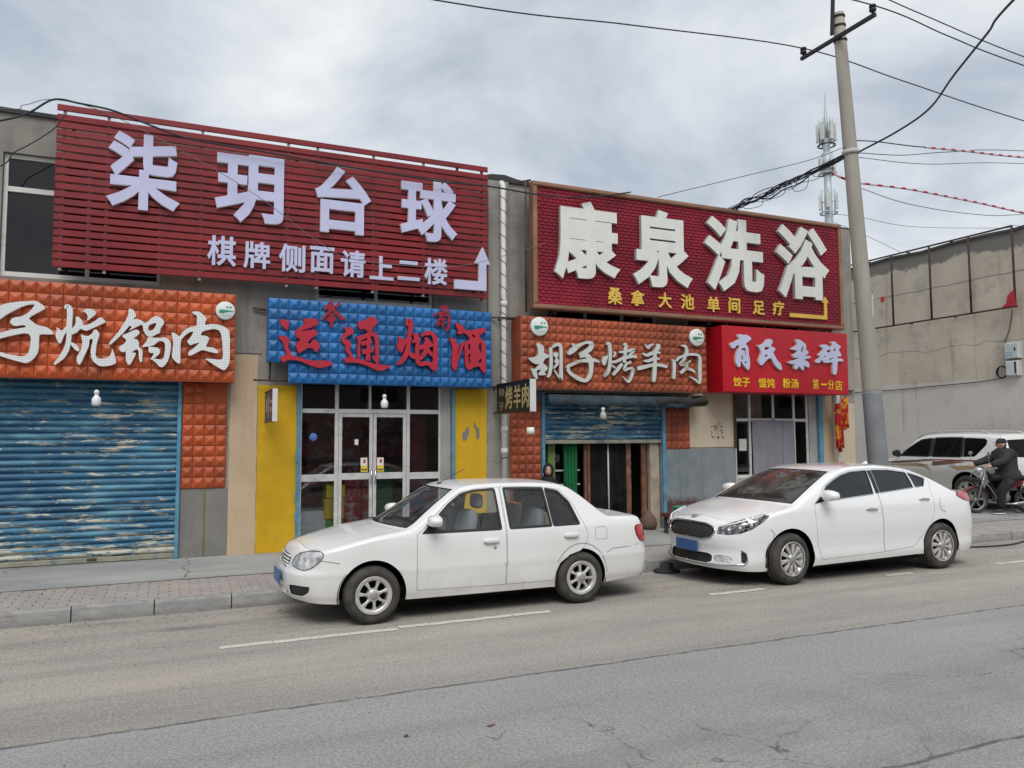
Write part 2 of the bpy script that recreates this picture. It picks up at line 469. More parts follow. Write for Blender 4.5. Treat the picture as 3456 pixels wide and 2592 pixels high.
# aggregate
ag = b.vor(v, 70.0); agf = b.noise(v, 110, 2)
g1 = b.noise(v, 42, 3, .7); g2 = b.noise(b.pos(loc=(5, 5, 0)), 14, 4, .65); tr = b.noise(b.pos(scale=(.05, 1.0, 1), loc=(0, 7, 0)), 2.2, 3)
c3 = b.mix(b.math('MULTIPLY', b.ramp(g1, .52, .30), .42), c3, (0.06, 0.058, 0.055))
c3 = b.mix(b.math('MULTIPLY', b.ramp(g1, .52, .72), .36), c3, (0.55, 0.53, 0.50))
c3 = b.mix(b.math('MULTIPLY', b.ramp(g2, .50, .74), .22), c3, (0.10, 0.095, 0.09))
c3 = b.mix(b.math('MULTIPLY', b.ramp(tr, .50, .66), .22), c3, (0.12, 0.115, 0.11))
c4 = b.mix(b.math('MULTIPLY', b.ramp(ag, 0.32, 0.12), 0.30), c3, (0.50, 0.48, 0.45))
c4 = b.mix(b.math('MULTIPLY', b.ramp(agf, 0.48, 0.30), 0.62), c4, (0.05, 0.05, 0.05))
stone = b.vor(b.pos(loc=(3, 3, 0)), 22.0)
c4 = b.mix(b.math('MULTIPLY', b.ramp(stone, 0.10, 0.05), 0.55), c4, (0.55, 0.52, 0.47))
# seams
def line_at(y0, w): return b.ramp(b.math('ABSOLUTE', b.math('SUBTRACT', Y, y0)), w, w * 0.35)
brk = b.ramp(b.noise(b.pos(loc=(2, 2, 0)), 5.0, 3), 0.35, 0.55)
sm = b.math('MULTIPLY', line_at(5.77, 0.026), b.math('ADD', 0.35, b.math('MULTIPLY', brk, 0.65)))
sm2 = b.math('MULTIPLY', line_at(3.31, 0.024), b.math('ADD', 0.35, b.math('MULTIPLY', brk, 0.65)))
# cracks
wv = b.n('ShaderNodeVectorMath', operation='ADD'); b.l(v, wv.inputs[0])
nz = b.n('ShaderNodeTexNoise'); nz.inputs['Scale'].default_value = 2.5; nz.inputs['Detail'].default_value = 5; b.l(v, nz.inputs['Vector'])
sc = b.n('ShaderNodeVectorMath', operation='SCALE'); b.l(nz.outputs['Color'], sc.inputs[0]); sc.inputs['Scale'].default_value = 0.5; b.l(sc.outputs[0], wv.inputs[1])
ce = b.vor(wv.outputs[0], 0.75, 'DISTANCE_TO_EDGE')
cm = b.math('MULTIPLY', b.ramp(b.noise(b.pos(loc=(8, 1, 0)), 0.6, 3), 0.40, 0.52), b.ramp(Y, 5.3, 4.6))
ck = b.math('MULTIPLY', b.math('MULTIPLY', b.ramp(ce, 0.008, 0.002), cm), b.ramp(b.noise(b.pos(loc=(2, 8, 0)), 6.0, 3), 0.40, 0.60))
dark = b.math('MAXIMUM', b.math('MAXIMUM', sm, sm2), ck)
c5 = b.mix(b.math('MULTIPLY', dark, 0.68), c4, (0.035, 0.032, 0.03))
h = b.math('SUBTRACT', b.math('ADD', b.math('MULTIPLY', agf, 0.5), b.math('MULTIPLY', ag, 0.6)), b.math('MULTIPLY', dark, 1.5))
b.bsdf(c5, 0.88, 0, 0.3, b.bump(h, 0.006, 0.55)); M_asph = b.m

M_earth = mat('bare_earth', (0.22, 0.20, 0.17), 0.95, var=0.25, vs=0.3)
g = sheet('ground', [-900, -60, 60, 1800], [-0.16] * 4, -1500, 1700, 5, M_earth)
ys = [-14, 0, 5, 7.6, 8.4, 9.0, 9.72]; zs = [0, 0, 0, 0, -0.012, -0.03, -0.052]
sheet('road', ys, zs, -70, 90, 40, M_asph)

# -- worn parking line
b = NB('worn_road_paint'); v = b.pos()
n1 = b.noise(v, 16, 6, 0.7); n2 = b.noise(v, 70, 3)
msk = b.ramp(b.math('ADD', n1, b.math('MULTIPLY', n2, 0.25)), 0.46, 0.56)
p = b.n('ShaderNodeBsdfPrincipled'); b.setin(p.inputs['Base Color'], b.mix(b.ramp(n1, .4, .7), (0.60, 0.57, 0.50), (0.48, 0.45, 0.39))); p.inputs['Roughness'].default_value = 0.8
t = b.n('ShaderNodeBsdfTransparent'); mx_ = b.n('ShaderNodeMixShader'); b.l(msk, mx_.inputs[0]); b.l(t.outputs[0], mx_.inputs[1]); b.l(p.outputs[0], mx_.inputs[2]); b.l(mx_.outputs[0], b.o.inputs[0]); M_line = b.m
def stripe(pts, w):
    m_ = MB(); top = [(x, y + w / 2) for x, y in pts]; bot = [(x, y - w / 2) for x, y in pts]
    v_ = [(x, y, 0.004) for x, y in bot] + [(x, y, 0.004) for x, y in top]; n = len(pts)
    m_.add(v_, [(i, i + 1, n + i + 1, n + i) for i in range(n - 1)])
    o = m_.build('parking_line', M_line); o['kind'] = 'structure'
rg = random.Random(3)
for a, e_, y0 in ((0.45, 2.12, 7.66), (2.14, 3.85, 7.71), (6.0, 6.85, 7.70), (9.0, 9.5, 7.72), (11.25, 13.0, 7.72), (15.5, 17.0, 7.72)):
    n = 16; stripe([(a + (e_ - a) * i / n, y0 + rg.uniform(-.012, .012)) for i in range(n + 1)], 0.10)

# -- kerb stones
b = NB('kerb_concrete'); v = b.pos(); xyz = b.xyz(v)
n1 = b.noise(v, 3.2, 6, 0.65); n2 = b.noise(b.pos(scale=(1, 1, 4)), 7, 5)
c = b.mix(b.ramp(n1, 0.3, 0.7), (0.235, 0.24, 0.245), (0.36, 0.355, 0.34))
c = b.mix(b.math('MULTIPLY', b.ramp(n2, 0.52, 0.70), 0.6), c, (0.16, 0.135, 0.105))
c = b.mix(b.math('MULTIPLY', b.math('MULTIPLY', b.ramp(xyz[2], 0.03, -0.05), b.ramp(n1, .3, .6)), 0.6), c, (0.09, 0.08, 0.07))
b.bsdf(c, 0.9, 0, 0.3, b.bump(b.noise(v, 45, 5), 0.006, 0.5)); M_kerb = b.m
kerb = bpy.data.objects.new('kerb', None); col.objects.link(kerb); kerb['kind'] = 'structure'
for i in range(-4, 34):
    x = -0.94 + 0.81 * i; r_ = rg.uniform(-.008, .008); q = rg.uniform(-.006, .006)
    m_ = MB(); y0 = 9.585 + r_; z1 = 0.112 + q; x0, x1 = x + .006, x + .804
    pr = [(y0 - .018, -.16), (y0 + .004, z1 - .022), (y0 + .010, z1 - .008), (y0 + .026, z1), (y0 + .135, z1 + .002), (y0 + .135, -.16)]
    n = len(pr); v_ = []
    for xx in (x0, x1): v_ += [(xx, a, c_) for a, c_ in pr]
    f_ = [(j, j + n, (j + 1) % n + n, (j + 1) % n) for j in range(n)] + [tuple(range(n)), tuple(range(n, 2 * n))[::-1]]
    m_.add(v_, f_)
    m_.build('kerb_stone', M_kerb, kerb)

# -- brick paving strip
b = NB('pink_paver'); v = b.pos(); rn = b.n('ShaderNodeObjectInfo').outputs['Random']
n1 = b.noise(v, 2.2, 6, 0.6)
c = b.mix(b.ramp(n1, 0.28, 0.72), (0.265, 0.235, 0.222), (0.36, 0.33, 0.312))
c = b.mix(b.math('MULTIPLY', b.ramp(rn, 0.0, 1.0), 0.35), c, (0.34, 0.315, 0.30))
c = b.mix(b.math('MULTIPLY', b.ramp(b.noise(b.pos(loc=(4, 4, 0)), 1.1, 6), 0.5, 0.7), 0.45), c, (0.40, 0.36, 0.31))
b.bsdf(c, 0.9, 0, 0.3, b.bump(b.noise(v, 70, 4), 0.004, 0.5)); M_paver = b.m
M_bed = mat('paver_joint_sand', (0.17, 0.155, 0.14), 0.95, var=0.3)
strip = sheet('brick_pavement', [9.70, 10.88], [0.098, 0.100], -12, 40, 3, M_bed)
bl, bw = 0.226, 0.113
me_b = MB().add([(sx * (bl / 2 - .004), sy * (bw / 2 - .004), -0.05) for sx in (-1, 1) for sy in (-1, 1)] + [(sx * (bl / 2 - .004), sy * (bw / 2 - .004), -.004) for sx in (-1, 1) for sy in (-1, 1)] + [(sx * (bl / 2 - .008), sy * (bw / 2 - .008), 0) for sx in (-1, 1) for sy in (-1, 1)],
       [(8, 10, 11, 9), (4, 6, 10, 8), (6, 7, 11, 10), (7, 5, 9, 11), (5, 4, 8, 9), (0, 2, 6, 4), (2, 3, 7, 6), (3, 1, 5, 7), (1, 0, 4, 5)]).mesh('brick')
me_b.materials.append(M_paver)
rest = MB(); cnt = 0
for j in range(10):
    y = 9.727 + bw / 2 + j * bw + .003
    for i in range(-40, 160):
        x = i * bl + (bl / 2 if j % 2 else 0) + 0.02
        z = 0.112 + rg.uniform(-.004, .003); a = rg.uniform(-.012, .012)
        if -2.75 < x < 2.95 and cnt < 300:
            o = bpy.data.objects.new('brick', me_b); o.location = (x, y, z); o.rotation_euler = (rg.uniform(-.012, .012), rg.uniform(-.01, .01), a); o.parent = strip; col.objects.link(o); cnt += 1
        else:
            ca, sa = math.cos(a), math.sin(a)
            rest.add([(x + p.co.x * ca - p.co.y * sa, y + p.co.x * sa + p.co.y * ca, z + p.co.z) for p in me_b.vertices], [tuple(p.vertices) for p in me_b.polygons])
o = rest.build('brick_field', M_paver, strip); o['kind'] = 'stuff'

# -- concrete apron in front of the shops and the yard beside them
b = NB('apron_concrete'); v = b.pos()
n1 = b.noise(b.pos(scale=(0.4, 1, 1)), 1.4, 6, 0.6)
c = b.mix(b.ramp(n1, 0.3, 0.72), (0.235, 0.245, 0.245), (0.37, 0.375, 0.36))
c = b.mix(b.math('MULTIPLY', b.ramp(b.noise(b.pos(scale=(.3, 1, 1), loc=(2, 6, 0)), 2.2, 6), .55, .72), .5), c, (0.20, 0.175, 0.15))
wv = b.n('ShaderNodeVectorMath', operation='ADD'); b.l(v, wv.inputs[0])
nz = b.n('ShaderNodeTexNoise'); nz.inputs['Scale'].default_value = 3; b.l(v, nz.inputs['Vector'])
sc = b.n('ShaderNodeVectorMath', operation='SCALE'); b.l(nz.outputs['Color'], sc.inputs[0]); sc.inputs['Scale'].default_value = 0.35; b.l(sc.outputs[0], wv.inputs[1])
ck = b.ramp(b.vor(wv.outputs[0], 0.55, 'DISTANCE_TO_EDGE'), 0.008, 0.002)
ckm = b.math('MULTIPLY', ck, b.ramp(b.noise(b.pos(loc=(1, 9, 0)), 0.7, 2), .42, .55))
c = b.mix(b.math('MULTIPLY', ckm, 0.75), c, (0.06, 0.055, 0.05))
b.bsdf(c, 0.88, 0, 0.3, b.bump(b.math('SUBTRACT', b.noise(v, 35, 5), ckm), 0.006, 0.4)); M_apron = b.m
sheet('shop_forecourt', [10.86, 11.4, 12.0, 12.6], [0.116, 0.135, 0.155, 0.165], -12, 13.9, 20, M_apron)
sheet('yard_ground', [10.86, 12.0, 16, 34], [0.117, 0.15, 0.17, 0.2], 13.9, 44, 12, M_apron)
# step edge of the forecourt slab
m_ = MB(); m_.box(-12, 44, 10.845, 10.862, 0.02, 0.122); o = m_.build('forecourt_edge', mat('slab_edge', (0.15, 0.14, 0.125), 0.9)); o['kind'] = 'structure'
# ================================================================== row of shops
YW = 12.45
def concrete(name, c0, c1, stain, s=1.0, sth=(0.5, 0.72), streak=0.5, wet=None, bump=0.5):
    b = NB(name); v = b.pos()
    n1 = b.noise(v, 1.1 * s, 7, 0.62); n2 = b.noise(b.pos(loc=(5, 5, 5)), 0.7 * s, 7, 0.68); n3 = b.noise(b.pos(scale=(5, 5, 0.35)), 1.0, 5, 0.6)
    c = b.mix(b.ramp(n1, 0.28, 0.72), c0, c1)
    c = b.mix(b.math('MULTIPLY', b.ramp(n2, *sth), 0.75), c, stain)
    c = b.mix(b.math('MULTIPLY', b.ramp(n3, 0.55, 0.75), streak), c, tuple(x * 0.75 for x in stain))
    f = b.noise(v, 60, 3)
    c = b.mix(b.math('MULTIPLY', b.ramp(f, .58, .7), .25), c, (0.07, 0.06, 0.055))
    b.bsdf(c, 0.92, 0, 0.25, b.bump(b.math('ADD', b.noise(v, 30, 6), b.math('MULTIPLY', n1, 2)), 0.012, bump)); return b.m
M_conc = concrete('grey_render', (0.235, 0.222, 0.20), (0.345, 0.325, 0.29), (0.13, 0.125, 0.115))
M_cream = concrete('cream_paint', (0.47, 0.355, 0.235), (0.57, 0.45, 0.315), (0.33, 0.24, 0.155), 1.3, (0.56, 0.75), 0.25, bump=0.3)
M_cream2 = concrete('pale_cream_paint', (0.50, 0.42, 0.31), (0.58, 0.50, 0.385), (0.36, 0.28, 0.19), 1.6, (0.58, 0.74), 0.2, bump=0.3)
M_yellow = concrete('yellow_paint', (0.56, 0.335, 0.016), (0.66, 0.405, 0.028), (0.42, 0.23, 0.012), 1.2, (0.55, 0.75), 0.2, bump=0.3)
M_dado = concrete('grey_dado', (0.17, 0.165, 0.155), (0.24, 0.23, 0.215), (0.115, 0.105, 0.095), 1.5)
M_bluepost = mat('blue_gloss_steel', (0.095, 0.27, 0.40), 0.45, var=0.25, vs=5, grime=(0.05, 0.06, 0.07), gs=6, gth=(.58, .72))
M_alu = mat('aluminium_frame', (0.58, 0.58, 0.57), 0.42, 0.15, var=0.12, vs=6, grime=(0.28, 0.265, 0.24), gs=5, gth=(.55, .75))
M_upvc = mat('white_window_frame', (0.62, 0.62, 0.60), 0.5, var=0.12, grime=(0.35, 0.32, 0.28), gs=3, gth=(.55, .75))
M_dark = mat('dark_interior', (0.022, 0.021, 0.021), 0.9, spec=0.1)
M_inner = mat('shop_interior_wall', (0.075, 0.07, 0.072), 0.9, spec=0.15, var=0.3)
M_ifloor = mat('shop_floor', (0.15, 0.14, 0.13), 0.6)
M_pane = glass('shop_glass', (0.93, 0.95, 0.95), 1.0, 0.0, 0.02, (0.35, 0.35, 0.34))
M_pane2 = glass('dusty_window_glass', (0.28, 0.31, 0.33), 0.9, 0.0, 0.05, (0.2, 0.21, 0.22))
M_roofing = mat('bitumen_cap', (0.04, 0.042, 0.045), 0.8, var=0.3)
M_rust = mat('rusty_steel', (0.085, 0.055, 0.045), 0.8, var=0.4, vs=9, bump=.4, bs=50)

bld = thing('shop_building', 'two storey grey rendered shop row with flat roof behind the big red signs', 'building', (4.0, YW, 0.165))
def facade(outline, holes, y0, depth, name, m_, parent):
    X, F, N = patch(outline, holes, lambda u, v: np.stack([u, 0 * u + y0, v], 1), 1.2)
    bm = bmesh.new(); vs_ = [bm.verts.new(p) for p in X]
    for f in F:
        try: bm.faces.new([vs_[i] for i in f])
        except ValueError: pass
    for poly, s in [(outline, 1)] + [(h, -1) for h in holes]:
        q = dense(poly, 1.2)
        for i in range(len(q)):
            a, c_ = q[i], q[(i + 1) % len(q)]
            vv = [bm.verts.new(p) for p in ((a[0], y0, a[1]), (c_[0], y0, c_[1]), (c_[0], y0 + depth, c_[1]), (a[0], y0 + depth, a[1]))]
            bm.faces.new(vv)
    bmesh.ops.remove_doubles(bm, verts=bm.verts, dist=1e-4); bmesh.ops.recalc_face_normals(bm, faces=bm.faces)
    me = bpy.data.meshes.new(name); bm.to_mesh(me); bm.free(); return link(name, me, m_, parent)
def rect(x0, x1, z0, z1): return [(x0, z0), (x1, z0), (x1, z1), (x0, z1)]
OPEN = dict(shA=rect(-4.3, .13, .16, 2.95), store=rect(1.85, 4.36, .16, 2.86), keb=rect(6.12, 8.63, .16, 2.72), right=rect(10.42, 12.62, .16, 2.86),
            w1=rect(-2.24, -.20, 4.17, 5.92), w2=rect(2.06, 4.04, 4.10, 5.85), w3=rect(6.2, 8.6, 4.04, 5.8), w4=rect(9.3, 12.3, 4.04, 5.8), w0=rect(-5.2, -3.4, 4.17, 5.92))
facade([(-6.2, .0), (13.72, .0), (13.72, 6.48), (-6.2, 6.48)], list(OPEN.values()), YW, .24, 'front_wall', M_conc, bld)
m_ = MB(); m_.box(13.48, 13.718, YW + .245, 22, 0, 6.47); m_.build('side_wall', M_conc, bld)
m_ = MB(); m_.box(-6.2, 13.47, YW + .25, 22, 6.2, 6.3); m_.build('roof', M_roofing, bld)
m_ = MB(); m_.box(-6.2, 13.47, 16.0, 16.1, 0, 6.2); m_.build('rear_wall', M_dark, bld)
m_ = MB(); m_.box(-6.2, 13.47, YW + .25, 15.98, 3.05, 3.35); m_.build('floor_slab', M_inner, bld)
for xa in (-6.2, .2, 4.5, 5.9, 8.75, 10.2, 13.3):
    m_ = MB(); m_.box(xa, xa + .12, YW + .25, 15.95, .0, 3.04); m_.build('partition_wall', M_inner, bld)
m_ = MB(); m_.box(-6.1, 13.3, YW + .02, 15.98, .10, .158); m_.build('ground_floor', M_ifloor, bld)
# parapet cap: bitumen felt with a hump at the party wall
cap = [(-6.3, 6.475), (-6.3, 6.55), (-3, 6.545), (-1.5, 6.53), (0.5, 6.53), (3, 6.53), (4.9, 6.535), (5.1, 6.59), (5.35, 6.605), (5.6, 6.555), (6.0, 6.53), (9, 6.535), (13.8, 6.53), (13.8, 6.475)]
m_ = MB(); m_.prism(cap, YW - .04, YW + .28); m_.build('parapet_cap', M_roofing, bld)
# pier between the two halves, end pier
m_ = MB(); m_.cham(5.02, 5.42, YW - .06, YW + .0, 2.8, 6.47, .012); m_.build('pier', M_conc, bld)
m_ = MB(); m_.cham(13.02, 13.66, YW - .10, YW - .001, 2.9, 6.47, .012); m_.build('pier', M_conc, bld)
# horizontal cracks / string course at first floor
m_ = MB(); m_.cham(.82, 1.25, YW - .015, YW - .001, 3.22, 3.26, .004); m_.build('render_ledge', M_conc, bld)
# ---- paint panels
def panel(x0, x1, z0, z1, m__, th=.012, name='painted_panel', rough=0.0, seed=1):
    r_ = random.Random(seed); pts = []
    def edge(a, c_, n):
        for i in range(n):
            t = i / n; pts.append((a[0] + (c_[0] - a[0]) * t + r_.uniform(-rough, rough), a[1] + (c_[1] - a[1]) * t + r_.uniform(-rough, rough)))
    edge((x0, z0), (x1, z0), 4); edge((x1, z0), (x1, z1), 14); edge((x1, z1), (x0, z1), 4); edge((x0, z1), (x0, z0), 14)
    m_ = MB(); m_.prism(pts, YW - th, YW - .0005); return m_.build(name, m__, bld)
panel(.80, 1.20, .162, 3.2, M_cream, .010, rough=.008)
panel(1.205, 1.79, .165, 2.735, M_yellow, .014, rough=.006, seed=3)
panel(4.415, 5.0, .165, 2.74, M_yellow, .014, rough=.006, seed=4)
for k, pl in enumerate(([(4.55, 1.98), (4.60, 2.02), (4.64, 2.10), (4.68, 2.06), (4.67, 1.95), (4.63, 1.87), (4.565, 1.85)], [(4.77, 2.20), (4.80, 2.12), (4.86, 2.06), (4.87, 1.93), (4.83, 1.86), (4.80, 1.93), (4.80, 2.04), (4.76, 2.10)])):
    m_ = MB(); m_.prism(pl, YW - .0165, YW - .0145); m_.build('peeled_patch', M_dado, bld)
panel(.14, .46, .162, 1.165, M_dado, .010); panel(.485, .79, .162, 1.165, M_dado, .010)
m_ = MB(); m_.box(.462, .483, YW - .014, YW - .001, .162, 1.165); m_.build('brass_strip', mat('old_brass', (0.22, 0.17, 0.06), 0.6, 0.3), bld)
panel(.47, .78, 2.38, 2.74, M_conc, .008)
panel(9.29, 10.40, 1.70, 2.80, M_cream2, .012, rough=.006, seed=6)
panel(12.74, 13.05, .165, 2.82, M_cream, .012, seed=7); panel(13.06, 13.70, .165, 2.62, M_cream2, .012, rough=.008, seed=8)
panel(5.02, 5.43, .165, 2.78, M_conc, .004)
# stencilled worn notice on the cream wall (flat print)
b = NB('worn_stencil'); v = b.pos(); n_ = b.noise(v, 26, 5, .7)
p_ = b.n('ShaderNodeBsdfDiffuse'); b.setin(p_.inputs[0], (0.16, 0.12, 0.09)); t_ = b.n('ShaderNodeBsdfTransparent'); mm = b.n('ShaderNodeMixShader'); b.setin(mm.inputs[0], b.math('MULTIPLY', b.ramp(n_, .52, .60), .8)); b.l(t_.outputs[0], mm.inputs[1]); b.l(p_.outputs[0], mm.inputs[2]); b.l(mm.outputs[0], b.o.inputs[0]); M_stencil = b.m
m_ = MB(); m_.box(9.80, 10.12, YW - .0145, YW - .0135, 1.86, 2.18); m_.build('worn_stencil', M_stencil, bld)
# ---- steel jambs
for x0, x1, z1, y in ((.075, .128, 2.9, .0), (1.792, 1.848, 2.84, .0), (4.362, 4.412, 2.84, .0), (6.055, 6.118, 2.72, .0), (8.632, 8.705, 2.7, .0), (12.625, 12.735, 2.84, .01)):
    m_ = MB(); m_.cham(x0, x1, YW - .055, YW + .10, .162, z1, .006); m_.build('door_jamb', M_bluepost, bld)
for z in (1.55, .95, .62):
    m_ = MB(); m_.cham(1.775, 1.805, YW - .075, YW - .054, z, z + .13, .004); m_.build('hinge', M_bluepost, bld)

# ---- roller shutters
def shutter_mat(name, bias, off):
    b = NB(name); v = b.pos(); xyz = b.xyz(v)
    n1 = b.noise(b.pos(scale=(0.45, 1, 3.0), loc=(off, 0, off)), 5.5, 9, 0.74); n2 = b.noise(b.pos(scale=(0.35, 1, 1.5), loc=(3, 0, 1)), 1.3, 6, 0.65); n3 = b.noise(b.pos(scale=(1, 1, 1), loc=(7, 0, 2)), 6, 6, .7)
    blue = b.mix(b.ramp(n2, 0.35, 0.65), (0.018, 0.075, 0.155), (0.045, 0.17, 0.28))
    blue = b.mix(b.math('MULTIPLY', b.ramp(b.noise(b.pos(scale=(.5, 1, 2.2), loc=(1, 1, 9)), 2.6, 6), .5, .66), .75), blue, (0.125, 0.305, 0.41))
    patchn = b.math('MULTIPLY', b.math('SUBTRACT', b.noise(b.pos(scale=(.6, 1, 1), loc=(off, 2, 4)), .9, 3), .5), .22)
    lowz = b.math('ADD', patchn, b.math('MULTIPLY', b.ramp(xyz[2], 1.3, 0.15), 0.10))
    msk = b.ramp(b.math('ADD', n1, lowz), 0.585 - bias, 0.615 - bias)
    c = b.mix(msk, blue, b.mix(b.ramp(n3, .3, .7), (0.40, 0.39, 0.31), (0.52, 0.505, 0.42)))
    c = b.mix(b.math('MULTIPLY', b.ramp(n3, .60, .75), .5), c, (0.05, 0.055, 0.05))
    n5 = b.noise(b.pos(scale=(3, 1, .4), loc=(2, 0, 6)), 2.0, 5); c = b.mix(b.math('MULTIPLY', b.ramp(n5, .55, .75), .35), c, (0.10, 0.07, 0.045))
    b.bsdf(c, 0.55, 0.0, 0.4, b.bump(b.math('SUBTRACT', n3, msk), 0.004, 0.35)); return b.m
M_shut = shutter_mat('peeling_blue_shutter', 0.0, 0.0); M_shut2 = shutter_mat('weathered_blue_shutter', 0.04, 6.0)
M_shutbar = mat('shutter_bar', (0.30, 0.285, 0.22), 0.6, var=.3, vs=6, grime=(0.06, 0.14, 0.2), gs=5, gth=(.5, .65))
def shutter(name, x0, x1, z0, z1, y, pitch=0.094, sm_=None):
    n = int(round((z1 - z0 - .07) / pitch)); pitch = (z1 - z0 - .07) / n
    rail = MB(); rail.cham(x0, x1, y - .035, y + .01, z0, z0 + .07, .008); r_ = rail.build(name, M_shutbar, bld)
    prof = [(0.006, 0.0), (-.010, .012), (-.024, .030), (-.029, pitch * .5), (-.024, pitch - .030), (-.010, pitch - .012), (.006, pitch - .001)]
    vs_ = [(0, a, c_) for a, c_ in prof] + [(x1 - x0, a, c_) for a, c_ in prof]; P_ = len(prof)
    sl = MB(); sl.add(vs_, [(i, i + P_, i + 1 + P_, i + 1)[::-1] if False else (i, i + P_, i + 1 + P_, i + 1) for i in range(P_ - 1)], True)
    me = sl.mesh('shutter_slat'); me.materials.append(sm_ or M_shut)
    for i in range(n):
        o = bpy.data.objects.new('shutter_slat', me); o.location = (x0, y + random.uniform(-.003, .003), z0 + .07 + i * pitch); o.parent = r_; o.matrix_parent_inverse = _root_inv(r_); col.objects.link(o)
    return r_
s1 = shutter('roller_shutter', -4.25, .075, .17, 2.92, YW + .06)
m_ = MB(); m_.cham(-1.05, -.93, YW + .005, YW + .024, .20, .235, .004); m_.build('lock_hasp', M_rust, s1)
s2 = shutter('roller_shutter', 6.12, 8.63, 1.79, 2.70, YW + .03, sm_=M_shut2)

# ---- glazed shop front
def pane(x0, x1, z0, z1, y, parent, m__=None):
    m_ = MB(); m_.box(x0, x1, y, y + .006, z0, z1); return m_.build('pane', m__ or M_pane, parent)
def bar(name, x0, x1, z0, z1, parent, y=YW + .03, d=.05, m__=None):
    m_ = MB(); m_.cham(x0, x1, y, y + d, z0, z1, .004); return m_.build(name, m__ or M_alu, parent)
sf = bar('shop_front', 1.85, 4.18, .162, .24, bld)
for x0, x1 in ((1.85, 1.88), (2.395, 2.455), (4.145, 4.18), (3.585, 3.64)): bar('mullion', x0, x1, .241, 2.85, sf)
bar('mullion', 2.945, 2.985, 2.381, 2.85, sf)
for x0, x1 in ((1.881, 2.394), (2.456, 3.584), (3.641, 4.144)): bar('transom', x0, x1, 2.31, 2.38, sf)
for x0, x1 in ((1.881, 2.394), (3.641, 4.144)):
    bar('rail', x0, x1, 1.225, 1.335, sf)
    pane(x0, x1, .241, 1.224, YW + .05, sf); pane(x0, x1, 1.336, 2.309, YW + .05, sf); pane(x0, x1, 2.381, 2.85, YW + .05, sf)
pane(2.456, 2.944, 2.381, 2.85, YW + .05, sf); pane(2.986, 3.584, 2.381, 2.85, YW + .05, sf)
for x0, x1, hx in ((2.460, 3.015, 2.985), (3.023, 3.580, 3.053)):
    d = bar('glass_door', x0, x1, .245, .36, bld, YW + .035, .04)
    bar('stile', x0, x0 + .055, .361, 2.305, d, YW + .035, .04); bar('stile', x1 - .055, x1, .361, 2.305, d, YW + .035, .04)
    bar('rail', x0 + .056, x1 - .056, 2.25, 2.305, d, YW + .035, .04); bar('rail', x0 + .056, x1 - .056, 1.24, 1.345, d, YW + .035, .04)
    pane(x0 + .056, x1 - .056, .361, 1.239, YW + .052, d); pane(x0 + .056, x1 - .056, 1.346, 2.249, YW + .052, d)
    m_ = MB(); m_.tube([(hx, YW + .034, 1.18), (hx, YW - .01, 1.19), (hx, YW - .012, 1.37), (hx, YW + .034, 1.38)], .011, 8); m_.build('door_handle', M_chrome, d)
bar('jamb_panel', 4.181, 4.355, .162, 2.85, sf, YW + .02, .06, mat('bare_jamb', (0.33, 0.315, 0.29), 0.7, var=.2))
# stickers on the doors: printed card
M_cardw = mat('white_card', (0.72, 0.72, 0.68), 0.5); M_cardr = mat('red_print', (0.5, 0.03, 0.05), 0.5); M_cardy = mat('yellow_print', (0.70, 0.52, 0.06), 0.5); M_cardk = mat('black_print', (0.03, 0.03, 0.03), 0.5)
for x0 in (2.82, 3.09):
    st = thing('door_sticker', 'small white and yellow pull sticker on the %s glass door' % ('left' if x0 < 3 else 'right'), 'sticker', (x0 + .06, YW + .03, 1.36), group='stickers on the shop doors')
    for (a, c_, d_, e_, m__) in ((0, .11, .10, .23, M_cardw), (.005, .115, 0.0, .0995, M_cardy)):
        m_ = MB(); m_.box(x0 + a, x0 + c_, YW + .046, YW + .0475, 1.36 + d_, 1.36 + e_); m_.build('card', m__, st)
    m_ = MB(); m_.prism([(x0 + .04, 1.50), (x0 + .085, 1.51), (x0 + .08, 1.565), (x0 + .045, 1.56)], YW + .0440, YW + .0455); m_.build('red_emblem', M_cardr, st)
    m_ = MB(); m_.prism([(x0 + .02, 1.39), (x0 + .06, 1.38), (x0 + .10, 1.39), (x0 + .105, 1.42), (x0 + .07, 1.40), (x0 + .05, 1.40), (x0 + .015, 1.42)], YW + .0440, YW + .0455); m_.build('black_mark', M_cardk, st)
st = MB(); st.box(2.72, 2.78, YW + .046, YW + .048, 1.80, 1.89); tag(st.build('notice_sticker', M_cardw), 'tiny white paper label on the left glass door', 'sticker')
st = MB(); st.lathe([(0, -.003), (.055, -.003), (.06, 0)], 24, c=(2.06, YW + .046, 1.93), axis='y'); tag(st.build('round_sticker', mat('blue_sticker', (0.10, 0.18, 0.55), 0.4, var=.5, vs=18)), 'round blue sticker on the left shop window', 'sticker')
# goods inside
def crate(name, label, cat, x, y, z, w, d, h, m__, grp=None, lid=None, slots=False):
    t_ = thing(name, label, cat, (x + w / 2, y + d / 2, z), group=grp)
    m_ = MB(); m_.cham(x, x + w, y, y + d, z, z + h, .012); m_.build('body', m__, t_)
    if lid:
        m_ = MB(); m_.cham(x - .006, x + w + .006, y - .006, y + d + .006, z + h + .001, z + h + .03, .006); m_.build('lid', lid, t_)
    return t_
M_boxr = mat('printed_red_carton', (0.42, 0.035, 0.05), 0.7, var=.5, vs=16, grime=(0.55, 0.50, 0.48), gs=7, gth=(.52, .60)); M_boxg = mat('green_crate', (0.02, 0.16, 0.07), 0.6, var=.3); M_boxy = mat('yellow_crate', (0.80, 0.56, 0.03), 0.5); M_boxy2 = mat('yellow_crate_bright', (0.85, 0.75, 0.03), 0.5)
M_freez = mat('freezer_white', (0.75, 0.77, 0.82), 0.4)
